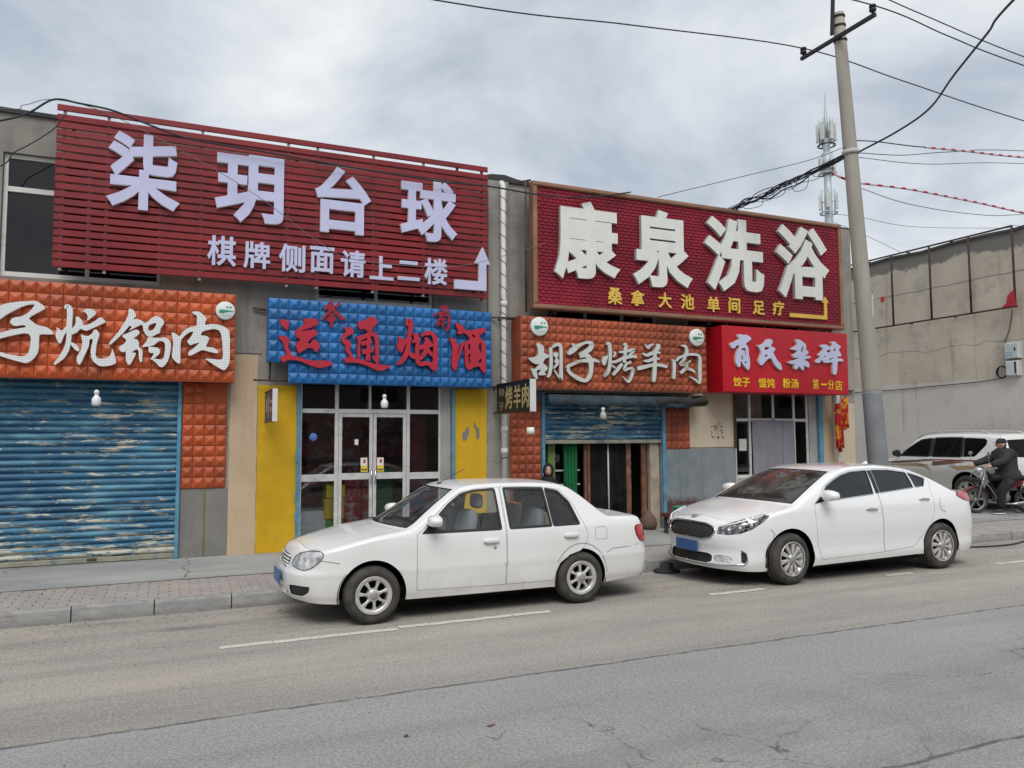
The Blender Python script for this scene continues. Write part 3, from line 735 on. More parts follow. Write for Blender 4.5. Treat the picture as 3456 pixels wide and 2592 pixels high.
fz = thing('chest_freezer', 'white chest freezer behind the left shop window', 'freezer', (1.95, 13.0, .16))
m_ = MB(); m_.cham(1.72, 2.34, 12.66, 13.5, .16, .76, .02); m_.build('cabinet', M_freez, fz); m_ = MB(); m_.cham(1.71, 2.35, 12.65, 13.5, .761, .80, .01); m_.build('lid', mat('freezer_lid', (0.2, 0.21, 0.22), .3), fz)
crate('crate', 'bright yellow crate on top of the crate stack by the shop doors', 'crate', 2.30, 12.62, .95, .30, .3, .21, M_boxy2, 'crates by the shop doors'); crate('crate', 'deep yellow crate in the middle of the stack by the shop doors', 'crate', 2.27, 12.62, .61, .32, .3, .33, M_boxy, 'crates by the shop doors'); crate('crate', 'light green crate at the bottom of the stack by the shop doors', 'crate', 2.30, 12.62, .16, .28, .3, .44, mat('light_green_crate', (0.20, 0.42, 0.06), .5), 'crates by the shop doors')
k_ = 0
for row in range(5):
    for c_ in range(2):
        if row == 0: continue
        crate('carton', '%s printed red carton in the %s column behind the left door' % (['', 'lowest', 'second', 'third', 'top'][row], ['left', 'right'][c_]), 'box', 2.62 + c_ * .30, 12.80, .16 + row * .235, .29, .34, .228, M_boxr, 'cartons behind the shop doors')
for c_ in range(2): crate('bottle_crate', 'dark green bottle crate under the red cartons, %s one' % ['left', 'right'][c_], 'crate', 2.62 + c_ * .30, 12.80, .16, .29, .34, .228, M_boxg, 'green crates under the cartons')
for row in range(5): crate('bottle_crate', '%s dark green bottle crate of the stack behind the right door' % ['lowest', 'second', 'third', 'fourth', 'top'][row], 'crate', 3.10, 12.74, .16 + row * .25, .32, .34, .24, M_boxg, 'green crates behind the right door')
ps = MB(); ps.box(3.75, 4.12, 13.1, 13.12, 1.0, 2.28); tag(ps.build('red_poster', mat('dark_red_poster', (0.16, 0.012, 0.025), .6, var=.4, vs=6)), 'dark red poster inside the right shop window', 'poster')
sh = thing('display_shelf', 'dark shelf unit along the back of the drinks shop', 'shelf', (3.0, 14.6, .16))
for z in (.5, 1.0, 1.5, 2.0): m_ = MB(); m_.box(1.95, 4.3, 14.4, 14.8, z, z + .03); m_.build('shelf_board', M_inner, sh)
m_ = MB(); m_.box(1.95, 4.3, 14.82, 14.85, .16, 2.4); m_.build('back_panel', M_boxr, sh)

# ---- first-floor windows
def window(x0, x1, z0, z1, posts, trans, name='window'):
    f = bar(name, x0, x1, z0, z0 + .07, bld, YW + .06, .06, M_upvc)
    bar('frame_head', x0, x1, z1 - .06, z1, f, YW + .06, .06, M_upvc)
    xs = [x0] + posts + [x1 - .055]
    for x in xs: bar('frame_post', x, x + .055, z0 + .0705, z1 - .0605, f, YW + .06, .06, M_upvc)
    for i in range(len(xs) - 1):
        a, c_ = xs[i] + .0555, xs[i + 1] - .0005
        if trans:
            bar('transom', a, c_, trans, trans + .075, f, YW + .062, .055, M_upvc)
            pane(a, c_, z0 + .071, trans - .0005, YW + .09, f, M_pane2); pane(a, c_, trans + .0755, z1 - .061, YW + .09, f, M_pane2)
        else: pane(a, c_, z0 + .071, z1 - .061, YW + .09, f, M_pane2)
    return f
window(-2.235, -.205, 4.175, 5.915, [-1.20], 5.38); window(2.065, 4.035, 4.105, 5.845, [3.03], None); window(6.205, 8.595, 4.045, 5.795, [7.0, 7.8], None); window(9.305, 12.295, 4.045, 5.795, [10.3, 11.3], None); window(-5.195, -3.405, 4.175, 5.915, [-4.3], 5.38)

# ---- eatery entrance under the half-raised shutter
ent = bar('door_frame', 8.40, 8.61, .165, 1.80, bld, YW + .05, .10, mat('weathered_jamb', (0.36, 0.31, 0.25), .8, var=.25, vs=5))
M_wood = mat('peeling_varnished_wood', (0.17, 0.075, 0.045), 0.55, var=.35, vs=7, grime=(0.36, 0.24, 0.16), gs=5, gth=(.54, .66))
for x0, x1 in ((7.02, 7.07), (7.085, 7.14), (7.93, 8.03), (8.27, 8.38)): bar('door_post', x0, x1, .165, 1.80, ent, YW + .14, .05, M_wood)
M_pvc = glass('dirty_plastic_strip', (0.30, 0.31, 0.30), .8, 0.15, 0.25, (0.10, 0.10, 0.095))
for i in range(9):
    x0 = 7.15 + i * .087; m_ = MB(); m_.add([(x0, YW + .15 + .008 * (i % 2), .17), (x0 + .094, YW + .156 + .008 * (i % 2), .17), (x0 + .094, YW + .156 + .008 * (i % 2), 1.80), (x0, YW + .15 + .008 * (i % 2), 1.80)], [(0, 1, 2, 3)]); m_.build('plastic_strip', M_pvc, ent)
m_ = MB(); m_.tube([(7.53, YW + .135, .2), (7.52, YW + .135, 1.8)], .016, 8); m_.build('steel_pull', M_alu, ent)
def curtain(name, label, x0, x1, z0, z1, y, m__, folds=6, amp=.03, hem=None, cat='curtain'):
    n = folds * 6; m_ = MB(); v_ = []; f_ = []; R_ = 10
    for i in range(n + 1):
        x = x0 + (x1 - x0) * i / n
        for j in range(R_ + 1):
            t = j / R_; zz_ = (z0 + (hem(i / n) if hem else 0)) * (1 - t) + z1 * t
            v_.append((x + .01 * math.sin(5 * t + i), y + amp * math.sin(2 * math.pi * folds * i / n + 1.2 * math.sin(2.5 * t)) * (1 - .35 * t), zz_))
    for i in range(n):
        for j in range(R_): f_.append((i * (R_ + 1) + j, (i + 1) * (R_ + 1) + j, (i + 1) * (R_ + 1) + j + 1, i * (R_ + 1) + j + 1))
    m_.add(v_, f_, True); o = m_.build(name, m__); sd = o.modifiers.new('s', 'SOLIDIFY'); sd.thickness = .004
    return tag(o, label, cat)
M_green = mat('green_cloth', (0.010, 0.17, 0.055), 0.85, var=.25, vs=5); M_olive = mat('olive_post', (0.13, 0.20, 0.045), 0.6, var=.25, vs=6)
curtain('door_curtain', 'dark green door curtain hanging in the grill shop entrance', 6.62, 6.90, .80, 1.82, YW + .20, M_green, 4, .03, hem=lambda t: -.35 * t + .25)
bar('post', 6.27, 6.42, .165, 1.80, ent, YW + .16, .08, M_olive)
pane(6.43, 7.0, .165, 1.8, YW + .30, ent, M_pane2)
for z in (1.28, 1.02): bar('glazing_bar', 6.43, 7.0, z, z + .03, ent, YW + .28, .018, M_alu)
bp = MB(); bp.lathe([(0, 0), (.13, 0), (.17, .08), (.15, .2), (.09, .27), (.05, .33), (0, .34)], 16, c=(8.32, YW + .02, .168)); tag(bp.build('sack', mat('brown_sack', (0.13, 0.085, 0.06), .9)), 'small brown sack leaning at the foot of the entrance door post', 'sack')
# canvas valance under the orange sign, sooty roll at its right
b = NB('faded_awning'); v = b.pos(); b.bsdf(b.mix(b.ramp(b.noise(v, 3, 6), .3, .7), (0.012, 0.018, 0.024), (0.045, 0.075, 0.095)), .9); M_awn = b.m
m_ = MB(); v_ = []; f_ = []; n = 60
for i in range(n + 1):
    x = 6.0 + 3.05 * i / n
    v_ += [(x, 12.05, 2.66), (x, 11.99, 2.50 - .035 * abs(math.sin(i * .62)) - (.015 if i > 40 else 0))]
m_.add(v_, [(2 * i, 2 * i + 1, 2 * i + 3, 2 * i + 2)[::-1] for i in range(n)], True); o = m_.build('awning_valance', M_awn); tag(o, 'faded blue scalloped canvas valance under the orange grill sign', 'awning'); sd = o.modifiers.new('s', 'SOLIDIFY'); sd.thickness = .005
m_ = MB(); v_ = []; f_ = []; rr2 = random.Random(4)
for i in range(13):
    x = 8.22 + 1.2 * i / 12
    for k_ in range(10):
        a = 2 * math.pi * k_ / 10; v_.append((x, 12.12 + (.15 + rr2.uniform(-.03, .03)) * math.cos(a) * (.75 if i in (0, 12) else 1), 2.575 + (.10 + rr2.uniform(-.03, .02)) * math.sin(a) * (.8 if i in (0, 12) else 1) - .02 * math.sin(i)))
for i in range(12):
    for k_ in range(10): f_.append((i * 10 + k_, i * 10 + (k_ + 1) % 10, (i + 1) * 10 + (k_ + 1) % 10, (i + 1) * 10 + k_))
f_ += [tuple(range(10))[::-1], tuple(120 + k_ for k_ in range(10))]
m_.add(v_, f_, True); tag(m_.build('awning_roll', mat('sooty_canvas', (0.03, 0.028, 0.027), .95, var=.4, vs=5, bump=.6, bs=14)), 'sooty rolled up awning under the right end of the orange grill sign', 'awning')

# ---- zinc sheet with rust, right shop window with grey cloth
b = NB('galvanised_sheet'); v = b.pos(); xyz = b.xyz(v); n1 = b.noise(v, 3, 6, .65)
c = b.mix(b.ramp(n1, .3, .7), (0.20, 0.235, 0.26), (0.30, 0.33, 0.345)); rz_ = b.math('ADD', xyz[2], b.math('MULTIPLY', n1, -.5))
rr_ = b.math('MULTIPLY', b.ramp(rz_, .50, .40), b.ramp(xyz[0], 9.75, 9.45)); c = b.mix(b.math('MULTIPLY', rr_, .9), c, (0.095, 0.03, 0.022)); b.bsdf(c, b.math('ADD', .42, b.math('MULTIPLY', rr_, .4)), .3, .5, b.bump(b.noise(v, 5, 3), .02, .25)); M_zinc = b.m
zs_ = thing('zinc_panel', 'grey galvanised sheet with rust patch below the cream wall', 'panel', (9.5, YW, .165))
for x0, x1 in ((8.715, 9.03), (9.034, 9.56), (9.564, 10.36)):
    m_ = MB(); m_.cham(x0, x1, YW - .03, YW - .002, .168, 1.665, .006); m_.build('sheet', M_zinc, zs_)
rw = bar('shop_front', 10.42, 12.40, .165, .30, bld, YW + .03, .06, M_upvc)
bar('rail', 10.475, 10.80, 1.06, 1.13, rw, YW + .03, .05, M_upvc); bar('low_panel', 10.475, 10.80, .301, 1.059, rw, YW + .04, .03, mat('grey_low_panel', (0.35, 0.35, 0.34), .6))
for x0 in (10.42, 10.80, 11.42, 11.98, 12.34): bar('mullion', x0, x0 + .055, .301 if x0 not in (11.42,) else 2.281, 2.85, rw)
for x0, x1 in ((10.476, 10.799), (10.856, 11.419), (11.476, 11.979), (12.036, 12.339)):
    bar('transom', x0, x1, 2.22, 2.28, rw); pane(x0, x1, 2.281, 2.85, YW + .05, rw)
pane(10.476, 10.799, 1.131, 2.219, YW + .05, rw); pane(12.036, 12.339, .301, 2.219, YW + .05, rw); pane(10.856, 11.979, .301, 2.219, YW + .07, rw)
bar('jamb_panel', 12.401, 12.615, .165, 2.85, rw, YW + .01, .07, mat('bare_jamb_grey', (0.36, 0.34, 0.32), 0.7, var=.2))
M_greyc = mat('grey_cloth', (0.235, 0.225, 0.265), 0.9, var=.15, vs=2)
curtain('door_curtain', 'pale grey cotton door curtain in the right hand shop', 10.87, 11.66, .36, 2.24, YW + .0, M_greyc, 4, .012)
curtain('door_curtain', 'narrow grey curtain leaf beside the pale cotton door curtain', 11.672, 11.985, .36, 2.235, YW + .002, M_greyc, 2, .012)
m_ = MB(); m_.box(10.55, 10.74, YW + .044, YW + .047, 1.62, 1.86); tag(m_.build('paper_notice', mat('paper', (0.52, 0.54, 0.50), .7)), 'white paper notice in the narrow window beside the grey curtain', 'notice')
for xx, zz_ in ((10.98, 2.36), (11.62, 2.42)):
    m_ = MB(); m_.prism([(xx, zz_), (xx + .10, zz_), (xx + .10, zz_ + .26), (xx + .05, zz_ + .32), (xx, zz_ + .26)], YW + .20, YW + .204); tag(m_.build('red_paper_charm', M_cardr), 'small red paper charm hanging inside the top light, %s one' % ('left' if xx < 11.3 else 'right'), 'decoration', 'red paper charms')
for x0 in (10.36, 10.395): m_ = MB(); m_.box(x0, x0 + .018, YW - .05, YW - .03, 1.68, 2.78); m_.build('shutter_guide', M_rust, bld)
# ================================================================== signs
GLYPH = {
 'zi1': [('P',[(-2.181,3.6),(-2.129,3.682),(-2.052,3.727),(-1.901,3.759),(-1.766,3.778),(-1.71,3.776),(-1.64,3.729),(-1.61,3.694),(-1.625,3.668),(-1.807,3.543),(-1.756,3.495),(-1.693,3.448),(-1.592,3.431),(-1.528,3.391),(-1.501,3.341),(-1.526,3.329),(-1.661,3.329),(-1.672,3.289),(-1.669,3.143),(-1.68,3.07),(-1.715,3.003),(-1.775,2.943),(-1.818,2.931),(-1.891,2.946),(-2.106,3.014),(-2.167,3.05),(-2.217,3.105),(-2.168,3.093),(-2.108,3.067),(-1.986,3.036),(-1.863,3.016),(-1.821,3.025),(-1.785,3.073),(-1.772,3.139),(-1.765,3.284),(-1.785,3.323),(-1.825,3.332),(-1.886,3.325),(-1.995,3.291),(-2.114,3.249),(-2.202,3.205),(-2.228,3.247),(-2.182,3.292),(-2.117,3.324),(-1.998,3.373),(-1.876,3.401),(-1.828,3.417),(-1.832,3.44),(-1.878,3.441),(-1.957,3.422),(-2.007,3.459),(-2.008,3.495),(-1.979,3.533),(-1.882,3.557),(-1.81,3.608),(-1.762,3.67),(-1.73,3.73),(-1.801,3.726),(-1.898,3.683),(-2.047,3.579),(-2.123,3.506),(-2.188,3.463),(-2.214,3.519)]),],
 'kang': [('S',[(-1.376,3.698,0.03),(-1.358,3.729,0.052),(-1.328,3.705,0.07),(-1.316,3.632,0.07),(-1.319,3.498,0.066),(-1.321,3.276,0.059),(-1.343,3.143,0.066),(-1.396,3.03,0.066),(-1.482,2.925,0.022)]),('P',[(-1.473,3.438),(-1.414,3.393),(-1.402,3.39),(-1.347,3.467),(-1.344,3.393),(-1.38,3.318),(-1.409,3.221),(-1.431,3.209),(-1.464,3.269),(-1.482,3.342),(-1.462,3.387)]),('P',[(-1.248,3.595),(-1.202,3.587),(-1.162,3.537),(-1.154,3.478),(-1.096,3.488),(-1.031,3.529),(-0.955,3.598),(-0.922,3.596),(-0.877,3.542),(-0.9,3.522),(-1.003,3.463),(-1.119,3.398),(-1.185,3.431),(-1.222,3.377),(-1.279,3.341),(-1.305,3.358),(-1.306,3.403),(-1.25,3.472),(-1.243,3.532)]),('P',[(-1.304,3.24),(-1.256,3.228),(-1.21,3.193),(-1.185,3.135),(-1.201,3.112),(-1.24,3.132),(-1.294,3.204)]),('P',[(-1.166,3.682),(-1.115,3.708),(-1.05,3.708),(-1.003,3.673),(-1.008,3.636),(-1.066,3.58),(-1.11,3.54),(-1.099,3.608),(-1.126,3.651)]),('P',[(-1.179,3.357),(-1.13,3.33),(-1.078,3.333),(-1.04,3.372),(-1.015,3.425),(-0.982,3.423),(-0.948,3.369),(-0.983,3.218),(-0.992,3.068),(-0.964,3.025),(-0.885,3.024),(-0.826,3.045),(-0.795,3.106),(-0.79,3.181),(-0.762,3.107),(-0.728,2.973),(-0.777,2.942),(-0.876,2.916),(-0.941,2.921),(-1.015,2.978),(-1.043,3.044),(-1.053,3.14),(-1.025,3.298),(-1.07,3.288),(-1.074,3.191),(-1.122,3.063),(-1.17,2.935),(-1.195,2.931),(-1.216,2.993),(-1.212,3.045),(-1.163,3.15),(-1.153,3.247)]),],
 'guo': [('P',[(-0.599,3.748),(-0.536,3.735),(-0.496,3.649),(-0.543,3.592),(-0.491,3.609),(-0.438,3.59),(-0.392,3.563),(-0.429,3.527),(-0.481,3.499),(-0.594,3.426),(-0.548,3.487),(-0.578,3.51),(-0.642,3.415),(-0.714,3.328),(-0.814,3.22),(-0.832,3.24),(-0.801,3.291),(-0.716,3.411),(-0.625,3.583),(-0.601,3.66)]),('P',[(-0.671,3.363),(-0.612,3.391),(-0.509,3.451),(-0.472,3.449),(-0.445,3.417),(-0.462,3.382),(-0.528,3.325),(-0.483,3.314),(-0.452,3.274),(-0.454,3.215),(-0.42,3.183),(-0.404,3.15),(-0.407,2.991),(-0.437,2.998),(-0.45,3.056),(-0.456,3.148),(-0.48,3.18),(-0.545,3.127),(-0.478,3.122),(-0.556,2.952),(-0.585,2.951),(-0.613,3.008),(-0.616,3.141),(-0.649,3.123),(-0.698,3.146),(-0.703,3.196),(-0.638,3.248),(-0.617,3.283),(-0.625,3.316),(-0.655,3.331)]),('P',[(-0.429,3.535),(-0.392,3.554),(-0.347,3.574),(-0.303,3.627),(-0.243,3.665),(-0.173,3.635),(-0.133,3.586),(-0.147,3.543),(-0.184,3.485),(-0.183,3.426),(-0.236,3.398),(-0.296,3.357),(-0.349,3.363),(-0.396,3.428),(-0.413,3.511)]),('H',[(-0.338,3.524),(-0.233,3.572),(-0.253,3.494),(-0.29,3.45),(-0.344,3.447)]),('P',[(-0.42,3.204),(-0.355,3.295),(-0.341,3.355),(-0.242,3.347),(-0.173,3.35),(-0.12,3.365),(-0.065,3.326),(-0.037,3.276),(-0.045,3.148),(-0.066,3.037),(-0.11,2.959),(-0.147,2.928),(-0.186,2.94),(-0.233,2.997),(-0.299,3.045),(-0.234,3.047),(-0.15,3.034),(-0.128,3.077),(-0.115,3.17),(-0.118,3.272),(-0.149,3.305),(-0.203,3.302),(-0.262,3.24),(-0.322,3.221)]),('P',[(-0.326,3.221),(-0.277,3.214),(-0.216,3.209),(-0.18,3.176),(-0.179,3.134),(-0.235,3.064),(-0.31,3.028),(-0.259,3.114),(-0.267,3.13),(-0.313,3.129),(-0.332,3.161)]),],
 'rou1': [('P',[(0.218,3.744),(0.262,3.76),(0.325,3.76),(0.382,3.72),(0.431,3.662),(0.408,3.608),(0.413,3.565),(0.481,3.586),(0.578,3.587),(0.668,3.562),(0.726,3.521),(0.752,3.47),(0.76,3.05),(0.737,2.97),(0.69,2.912),(0.657,2.92),(0.567,2.973),(0.404,3.08),(0.508,3.075),(0.605,3.066),(0.654,3.072),(0.665,3.133),(0.653,3.307),(0.629,3.463),(0.596,3.505),(0.531,3.519),(0.435,3.497),(0.372,3.468),(0.349,3.414),(0.437,3.41),(0.47,3.377),(0.455,3.324),(0.424,3.245),(0.521,3.245),(0.594,3.2),(0.595,3.157),(0.49,3.174),(0.377,3.204),(0.283,3.144),(0.221,3.107),(0.189,3.123),(0.196,3.166),(0.281,3.239),(0.343,3.31),(0.28,3.29),(0.21,3.261),(0.169,3.32),(0.215,3.373),(0.26,3.462),(0.213,3.459),(0.143,3.404),(0.09,3.333),(0.086,3.196),(0.091,2.983),(0.036,3.006),(-0.028,3.081),(-0.015,3.166),(-0.01,3.311),(-0.041,3.446),(0.026,3.415),(0.07,3.379),(0.111,3.454),(0.18,3.518),(0.298,3.55),(0.297,3.619),(0.299,3.697),(0.255,3.721)]),],
 'cen': [('P',[(2.12,3.927),(2.161,3.989),(2.218,4.001),(2.214,4.06),(2.251,4.058),(2.272,4.005),(2.277,3.971),(2.318,3.999),(2.351,4.048),(2.38,4.029),(2.352,3.976),(2.277,3.937),(2.353,3.875),(2.412,3.81),(2.475,3.78),(2.455,3.762),(2.379,3.766),(2.32,3.83),(2.261,3.903),(2.204,3.84),(2.139,3.769),(2.074,3.732),(2.122,3.801),(2.179,3.881),(2.203,3.924),(2.145,3.904)]),('P',[(2.228,3.858),(2.278,3.87),(2.287,3.828),(2.254,3.793),(2.312,3.796),(2.317,3.754),(2.263,3.734),(2.272,3.684),(2.256,3.628),(2.223,3.639),(2.21,3.689),(2.23,3.724),(2.164,3.728),(2.159,3.77),(2.204,3.806)]),],
 'yun': [('P',[(1.457,3.712),(1.512,3.724),(1.583,3.695),(1.611,3.688),(1.592,3.646),(1.593,3.58),(1.578,3.555),(1.53,3.585),(1.482,3.632)]),('P',[(1.437,3.482),(1.477,3.459),(1.547,3.467),(1.603,3.416),(1.612,3.376),(1.59,3.293),(1.63,3.213),(1.647,3.168),(1.742,3.151),(1.855,3.114),(2,3.103),(2.163,3.109),(2.238,3.099),(2.271,3.071),(2.23,3.036),(2.108,2.999),(2.059,2.989),(1.921,3.026),(1.775,3.087),(1.648,3.107),(1.561,3.087),(1.534,3.058),(1.507,3.069),(1.474,3.133),(1.505,3.163),(1.568,3.169),(1.571,3.202),(1.535,3.282),(1.51,3.371),(1.462,3.41)]),('P',[(1.806,3.749),(1.878,3.745),(1.992,3.764),(2.025,3.729),(2.046,3.692),(2.009,3.653),(1.913,3.606),(1.753,3.548),(1.865,3.562),(1.978,3.593),(2.035,3.537),(2.02,3.503),(1.915,3.431),(1.876,3.363),(1.932,3.374),(1.947,3.425),(1.996,3.431),(2.054,3.371),(2.063,3.313),(2.023,3.233),(1.99,3.252),(1.957,3.292),(1.901,3.298),(1.837,3.271),(1.766,3.206),(1.733,3.225),(1.7,3.322),(1.707,3.364),(1.778,3.425),(1.714,3.446),(1.685,3.511),(1.697,3.553),(1.76,3.614),(1.831,3.659),(1.814,3.717)]),],
 'tong': [('P',[(2.431,3.646),(2.489,3.654),(2.557,3.64),(2.591,3.591),(2.575,3.548),(2.491,3.51),(2.433,3.456),(2.508,3.451),(2.551,3.394),(2.551,3.352),(2.527,3.317),(2.561,3.234),(2.596,3.163),(2.663,3.161),(2.791,3.124),(2.921,3.086),(3.094,3.074),(3.182,3.064),(3.156,3.025),(3.051,2.983),(2.973,2.976),(2.835,3.04),(2.681,3.086),(2.563,3.098),(2.47,3.082),(2.436,3.136),(2.469,3.171),(2.52,3.181),(2.511,3.215),(2.468,3.272),(2.451,3.33),(2.459,3.373),(2.408,3.404),(2.391,3.471),(2.424,3.532),(2.465,3.576),(2.448,3.618)]),('P',[(2.649,3.765),(2.692,3.746),(2.76,3.78),(2.854,3.837),(2.914,3.836),(2.962,3.792),(2.971,3.749),(2.907,3.677),(2.873,3.606),(2.796,3.593),(2.787,3.627),(2.735,3.642),(2.693,3.614),(2.658,3.663)]),('P',[(2.694,3.52),(2.787,3.567),(2.873,3.615),(2.96,3.567),(2.991,3.492),(2.994,3.075),(2.955,3.087),(2.859,3.211),(2.937,3.197),(2.932,3.309),(2.926,3.48),(2.891,3.53),(2.865,3.524),(2.788,3.49),(2.695,3.443),(2.689,3.154),(2.655,3.17),(2.645,3.296),(2.661,3.425),(2.626,3.508)]),('S',[(2.831,3.527,0.06),(2.824,3.304,0.068),(2.817,3.133,0.068)]),('S',[(2.704,3.393,0.068),(2.874,3.452,0.077)]),('S',[(2.722,3.266,0.077),(2.901,3.307,0.068)]),],
 'yan': [('S',[(3.451,3.719,0.032),(3.459,3.793,0.057),(3.5,3.811,0.073),(3.517,3.723,0.081),(3.493,3.56,0.073),(3.478,3.397,0.073),(3.437,3.25,0.08),(3.364,3.143,0.072),(3.286,3.088,0.024)]),('P',[(3.308,3.554),(3.37,3.521),(3.407,3.491),(3.469,3.542),(3.461,3.477),(3.42,3.394),(3.379,3.296),(3.346,3.279),(3.297,3.341),(3.284,3.396),(3.312,3.47)]),('P',[(3.551,3.595),(3.61,3.622),(3.652,3.584),(3.644,3.518),(3.594,3.451),(3.544,3.445),(3.527,3.472),(3.577,3.523),(3.552,3.571)]),('P',[(3.486,3.309),(3.553,3.287),(3.603,3.241),(3.595,3.192),(3.553,3.19),(3.487,3.236)]),('S',[(3.652,3.527,0.049),(3.628,3.404,0.065),(3.624,3.282,0.073),(3.637,3.161,0.073),(3.671,3.089,0.049)]),('P',[(3.685,3.585),(3.736,3.645),(3.837,3.667),(3.905,3.637),(3.974,3.559),(3.979,3.419),(3.975,3.05),(3.924,2.992),(3.865,3.031),(3.797,3.102),(3.688,3.065),(3.654,3.129),(3.712,3.155),(3.797,3.159),(3.89,3.137),(3.894,3.252),(3.897,3.498),(3.871,3.587),(3.829,3.593),(3.753,3.581),(3.694,3.545)]),('P',[(3.745,3.548),(3.795,3.558),(3.829,3.511),(3.889,3.448),(3.898,3.416),(3.821,3.38),(3.855,3.332),(3.915,3.269),(3.898,3.219),(3.839,3.266),(3.796,3.297),(3.754,3.222),(3.67,3.162),(3.653,3.218),(3.712,3.302),(3.745,3.36),(3.67,3.332),(3.644,3.396),(3.737,3.441),(3.753,3.491)]),],
 'ju': [('S',[(4.016,4.048,0.033),(4.076,4.072,0.05),(4.154,4.077,0.05)]),('S',[(4.154,4.077,0.042),(4.093,4.036,0.041),(4.059,3.976,0.033)]),('S',[(3.896,3.929,0.029),(4.05,3.975,0.037),(4.206,4.002,0.033)]),('S',[(4.042,3.975,0.041),(4.033,3.917,0.041),(3.973,3.781,0.041),(3.948,3.755,0.025)]),('S',[(4.007,3.915,0.025),(4.163,3.933,0.033),(4.168,3.759,0.041),(4.137,3.691,0.033),(4.094,3.738,0.021)]),('S',[(4.076,3.903,0.033),(4.068,3.737,0.029)]),('S',[(3.999,3.848,0.025),(4.12,3.88,0.025)]),('S',[(3.973,3.773,0.025),(4.12,3.822,0.025)]),],
 'jiu': [('P',[(4.281,3.827),(4.329,3.818),(4.417,3.781),(4.461,3.7),(4.576,3.714),(4.755,3.757),(4.818,3.756),(4.841,3.711),(4.8,3.684),(4.71,3.628),(4.728,3.579),(4.8,3.54),(4.831,3.474),(4.831,3.036),(4.799,2.985),(4.754,3.034),(4.709,3.108),(4.62,3.088),(4.531,3.035),(4.487,3.059),(4.452,3.132),(4.443,3.523),(4.514,3.527),(4.541,3.578),(4.496,3.618),(4.434,3.665),(4.39,3.625),(4.303,3.65),(4.338,3.685),(4.303,3.749)]),('H',[(4.567,3.638),(4.621,3.641),(4.647,3.592),(4.603,3.589)]),('H',[(4.514,3.476),(4.549,3.478),(4.549,3.378),(4.514,3.376)]),('H',[(4.728,3.528),(4.75,3.454),(4.75,3.344),(4.714,3.326),(4.719,3.385),(4.692,3.434)]),('H',[(4.514,3.318),(4.567,3.287),(4.532,3.252),(4.558,3.169),(4.523,3.152)]),('H',[(4.674,3.165),(4.745,3.252),(4.75,3.168)]),('P',[(4.198,3.582),(4.242,3.564),(4.312,3.492),(4.347,3.436),(4.329,3.352),(4.294,3.243),(4.355,3.37),(4.39,3.496),(4.434,3.506),(4.443,3.473),(4.391,3.33),(4.338,3.203),(4.312,3.037),(4.268,3.019),(4.225,3.067),(4.216,3.182),(4.233,3.348),(4.224,3.447),(4.19,3.511)]),],
 'hu': [('P',[(5.722,3.531),(5.783,3.538),(5.87,3.49),(5.878,3.435),(5.869,3.371),(5.957,3.343),(5.983,3.32),(5.965,3.296),(5.886,3.261),(5.85,3.188),(5.911,3.159),(5.946,3.104),(5.919,3.064),(5.875,3.031),(5.91,3.016),(5.901,2.984),(5.77,2.976),(5.761,3.004),(5.823,3.084),(5.727,3.058),(5.744,2.987),(5.752,2.909),(5.717,2.916),(5.666,2.969),(5.615,3.101),(5.692,3.08),(5.762,3.146),(5.78,3.178),(5.719,3.164),(5.633,3.204),(5.564,3.272),(5.676,3.281),(5.764,3.327),(5.76,3.43)]),('S',[(6.002,3.472,0.064),(6.01,3.313,0.064),(6.009,3.154,0.064),(5.981,3.01,0.056),(5.945,2.946,0.04)]),('S',[(6.038,3.474,0.032),(6.118,3.525,0.056),(6.19,3.513,0.064),(6.207,3.401,0.064),(6.204,3.161,0.064),(6.203,2.961,0.072),(6.22,2.905,0.024),(6.158,2.96,0.032),(6.07,3.076,0.024)]),('P',[(6.046,3.378),(6.117,3.397),(6.162,3.359),(6.125,3.294),(6.169,3.239),(6.151,3.167),(6.061,3.092),(6.044,3.107),(6.107,3.197),(6.071,3.22),(6.107,3.293),(6.054,3.323)]),],
 'zi2': [('S',[(6.333,3.406,0.032),(6.378,3.4,0.089),(6.488,3.477,0.097),(6.599,3.547,0.057),(6.738,3.594,0.049),(6.821,3.565,0.09),(6.782,3.474,0.09),(6.643,3.395,0.073),(6.578,3.351,0.089)]),('S',[(6.578,3.351,0.089),(6.707,3.365,0.089),(6.798,3.262,0.106),(6.805,3.1,0.081),(6.767,2.977,0.081),(6.683,2.91,0.065),(6.546,2.946,0.073),(6.392,3.03,0.064),(6.33,3.117,0.072)]),('S',[(6.33,3.115,0.072),(6.357,3.158,0.06),(6.412,3.184,0.056),(6.595,3.255,0.057),(6.734,3.268,0.065),(6.873,3.281,0.065),(6.975,3.252,0.025)]),('S',[(6.425,3.555,0.024),(6.47,3.517,0.065)]),],
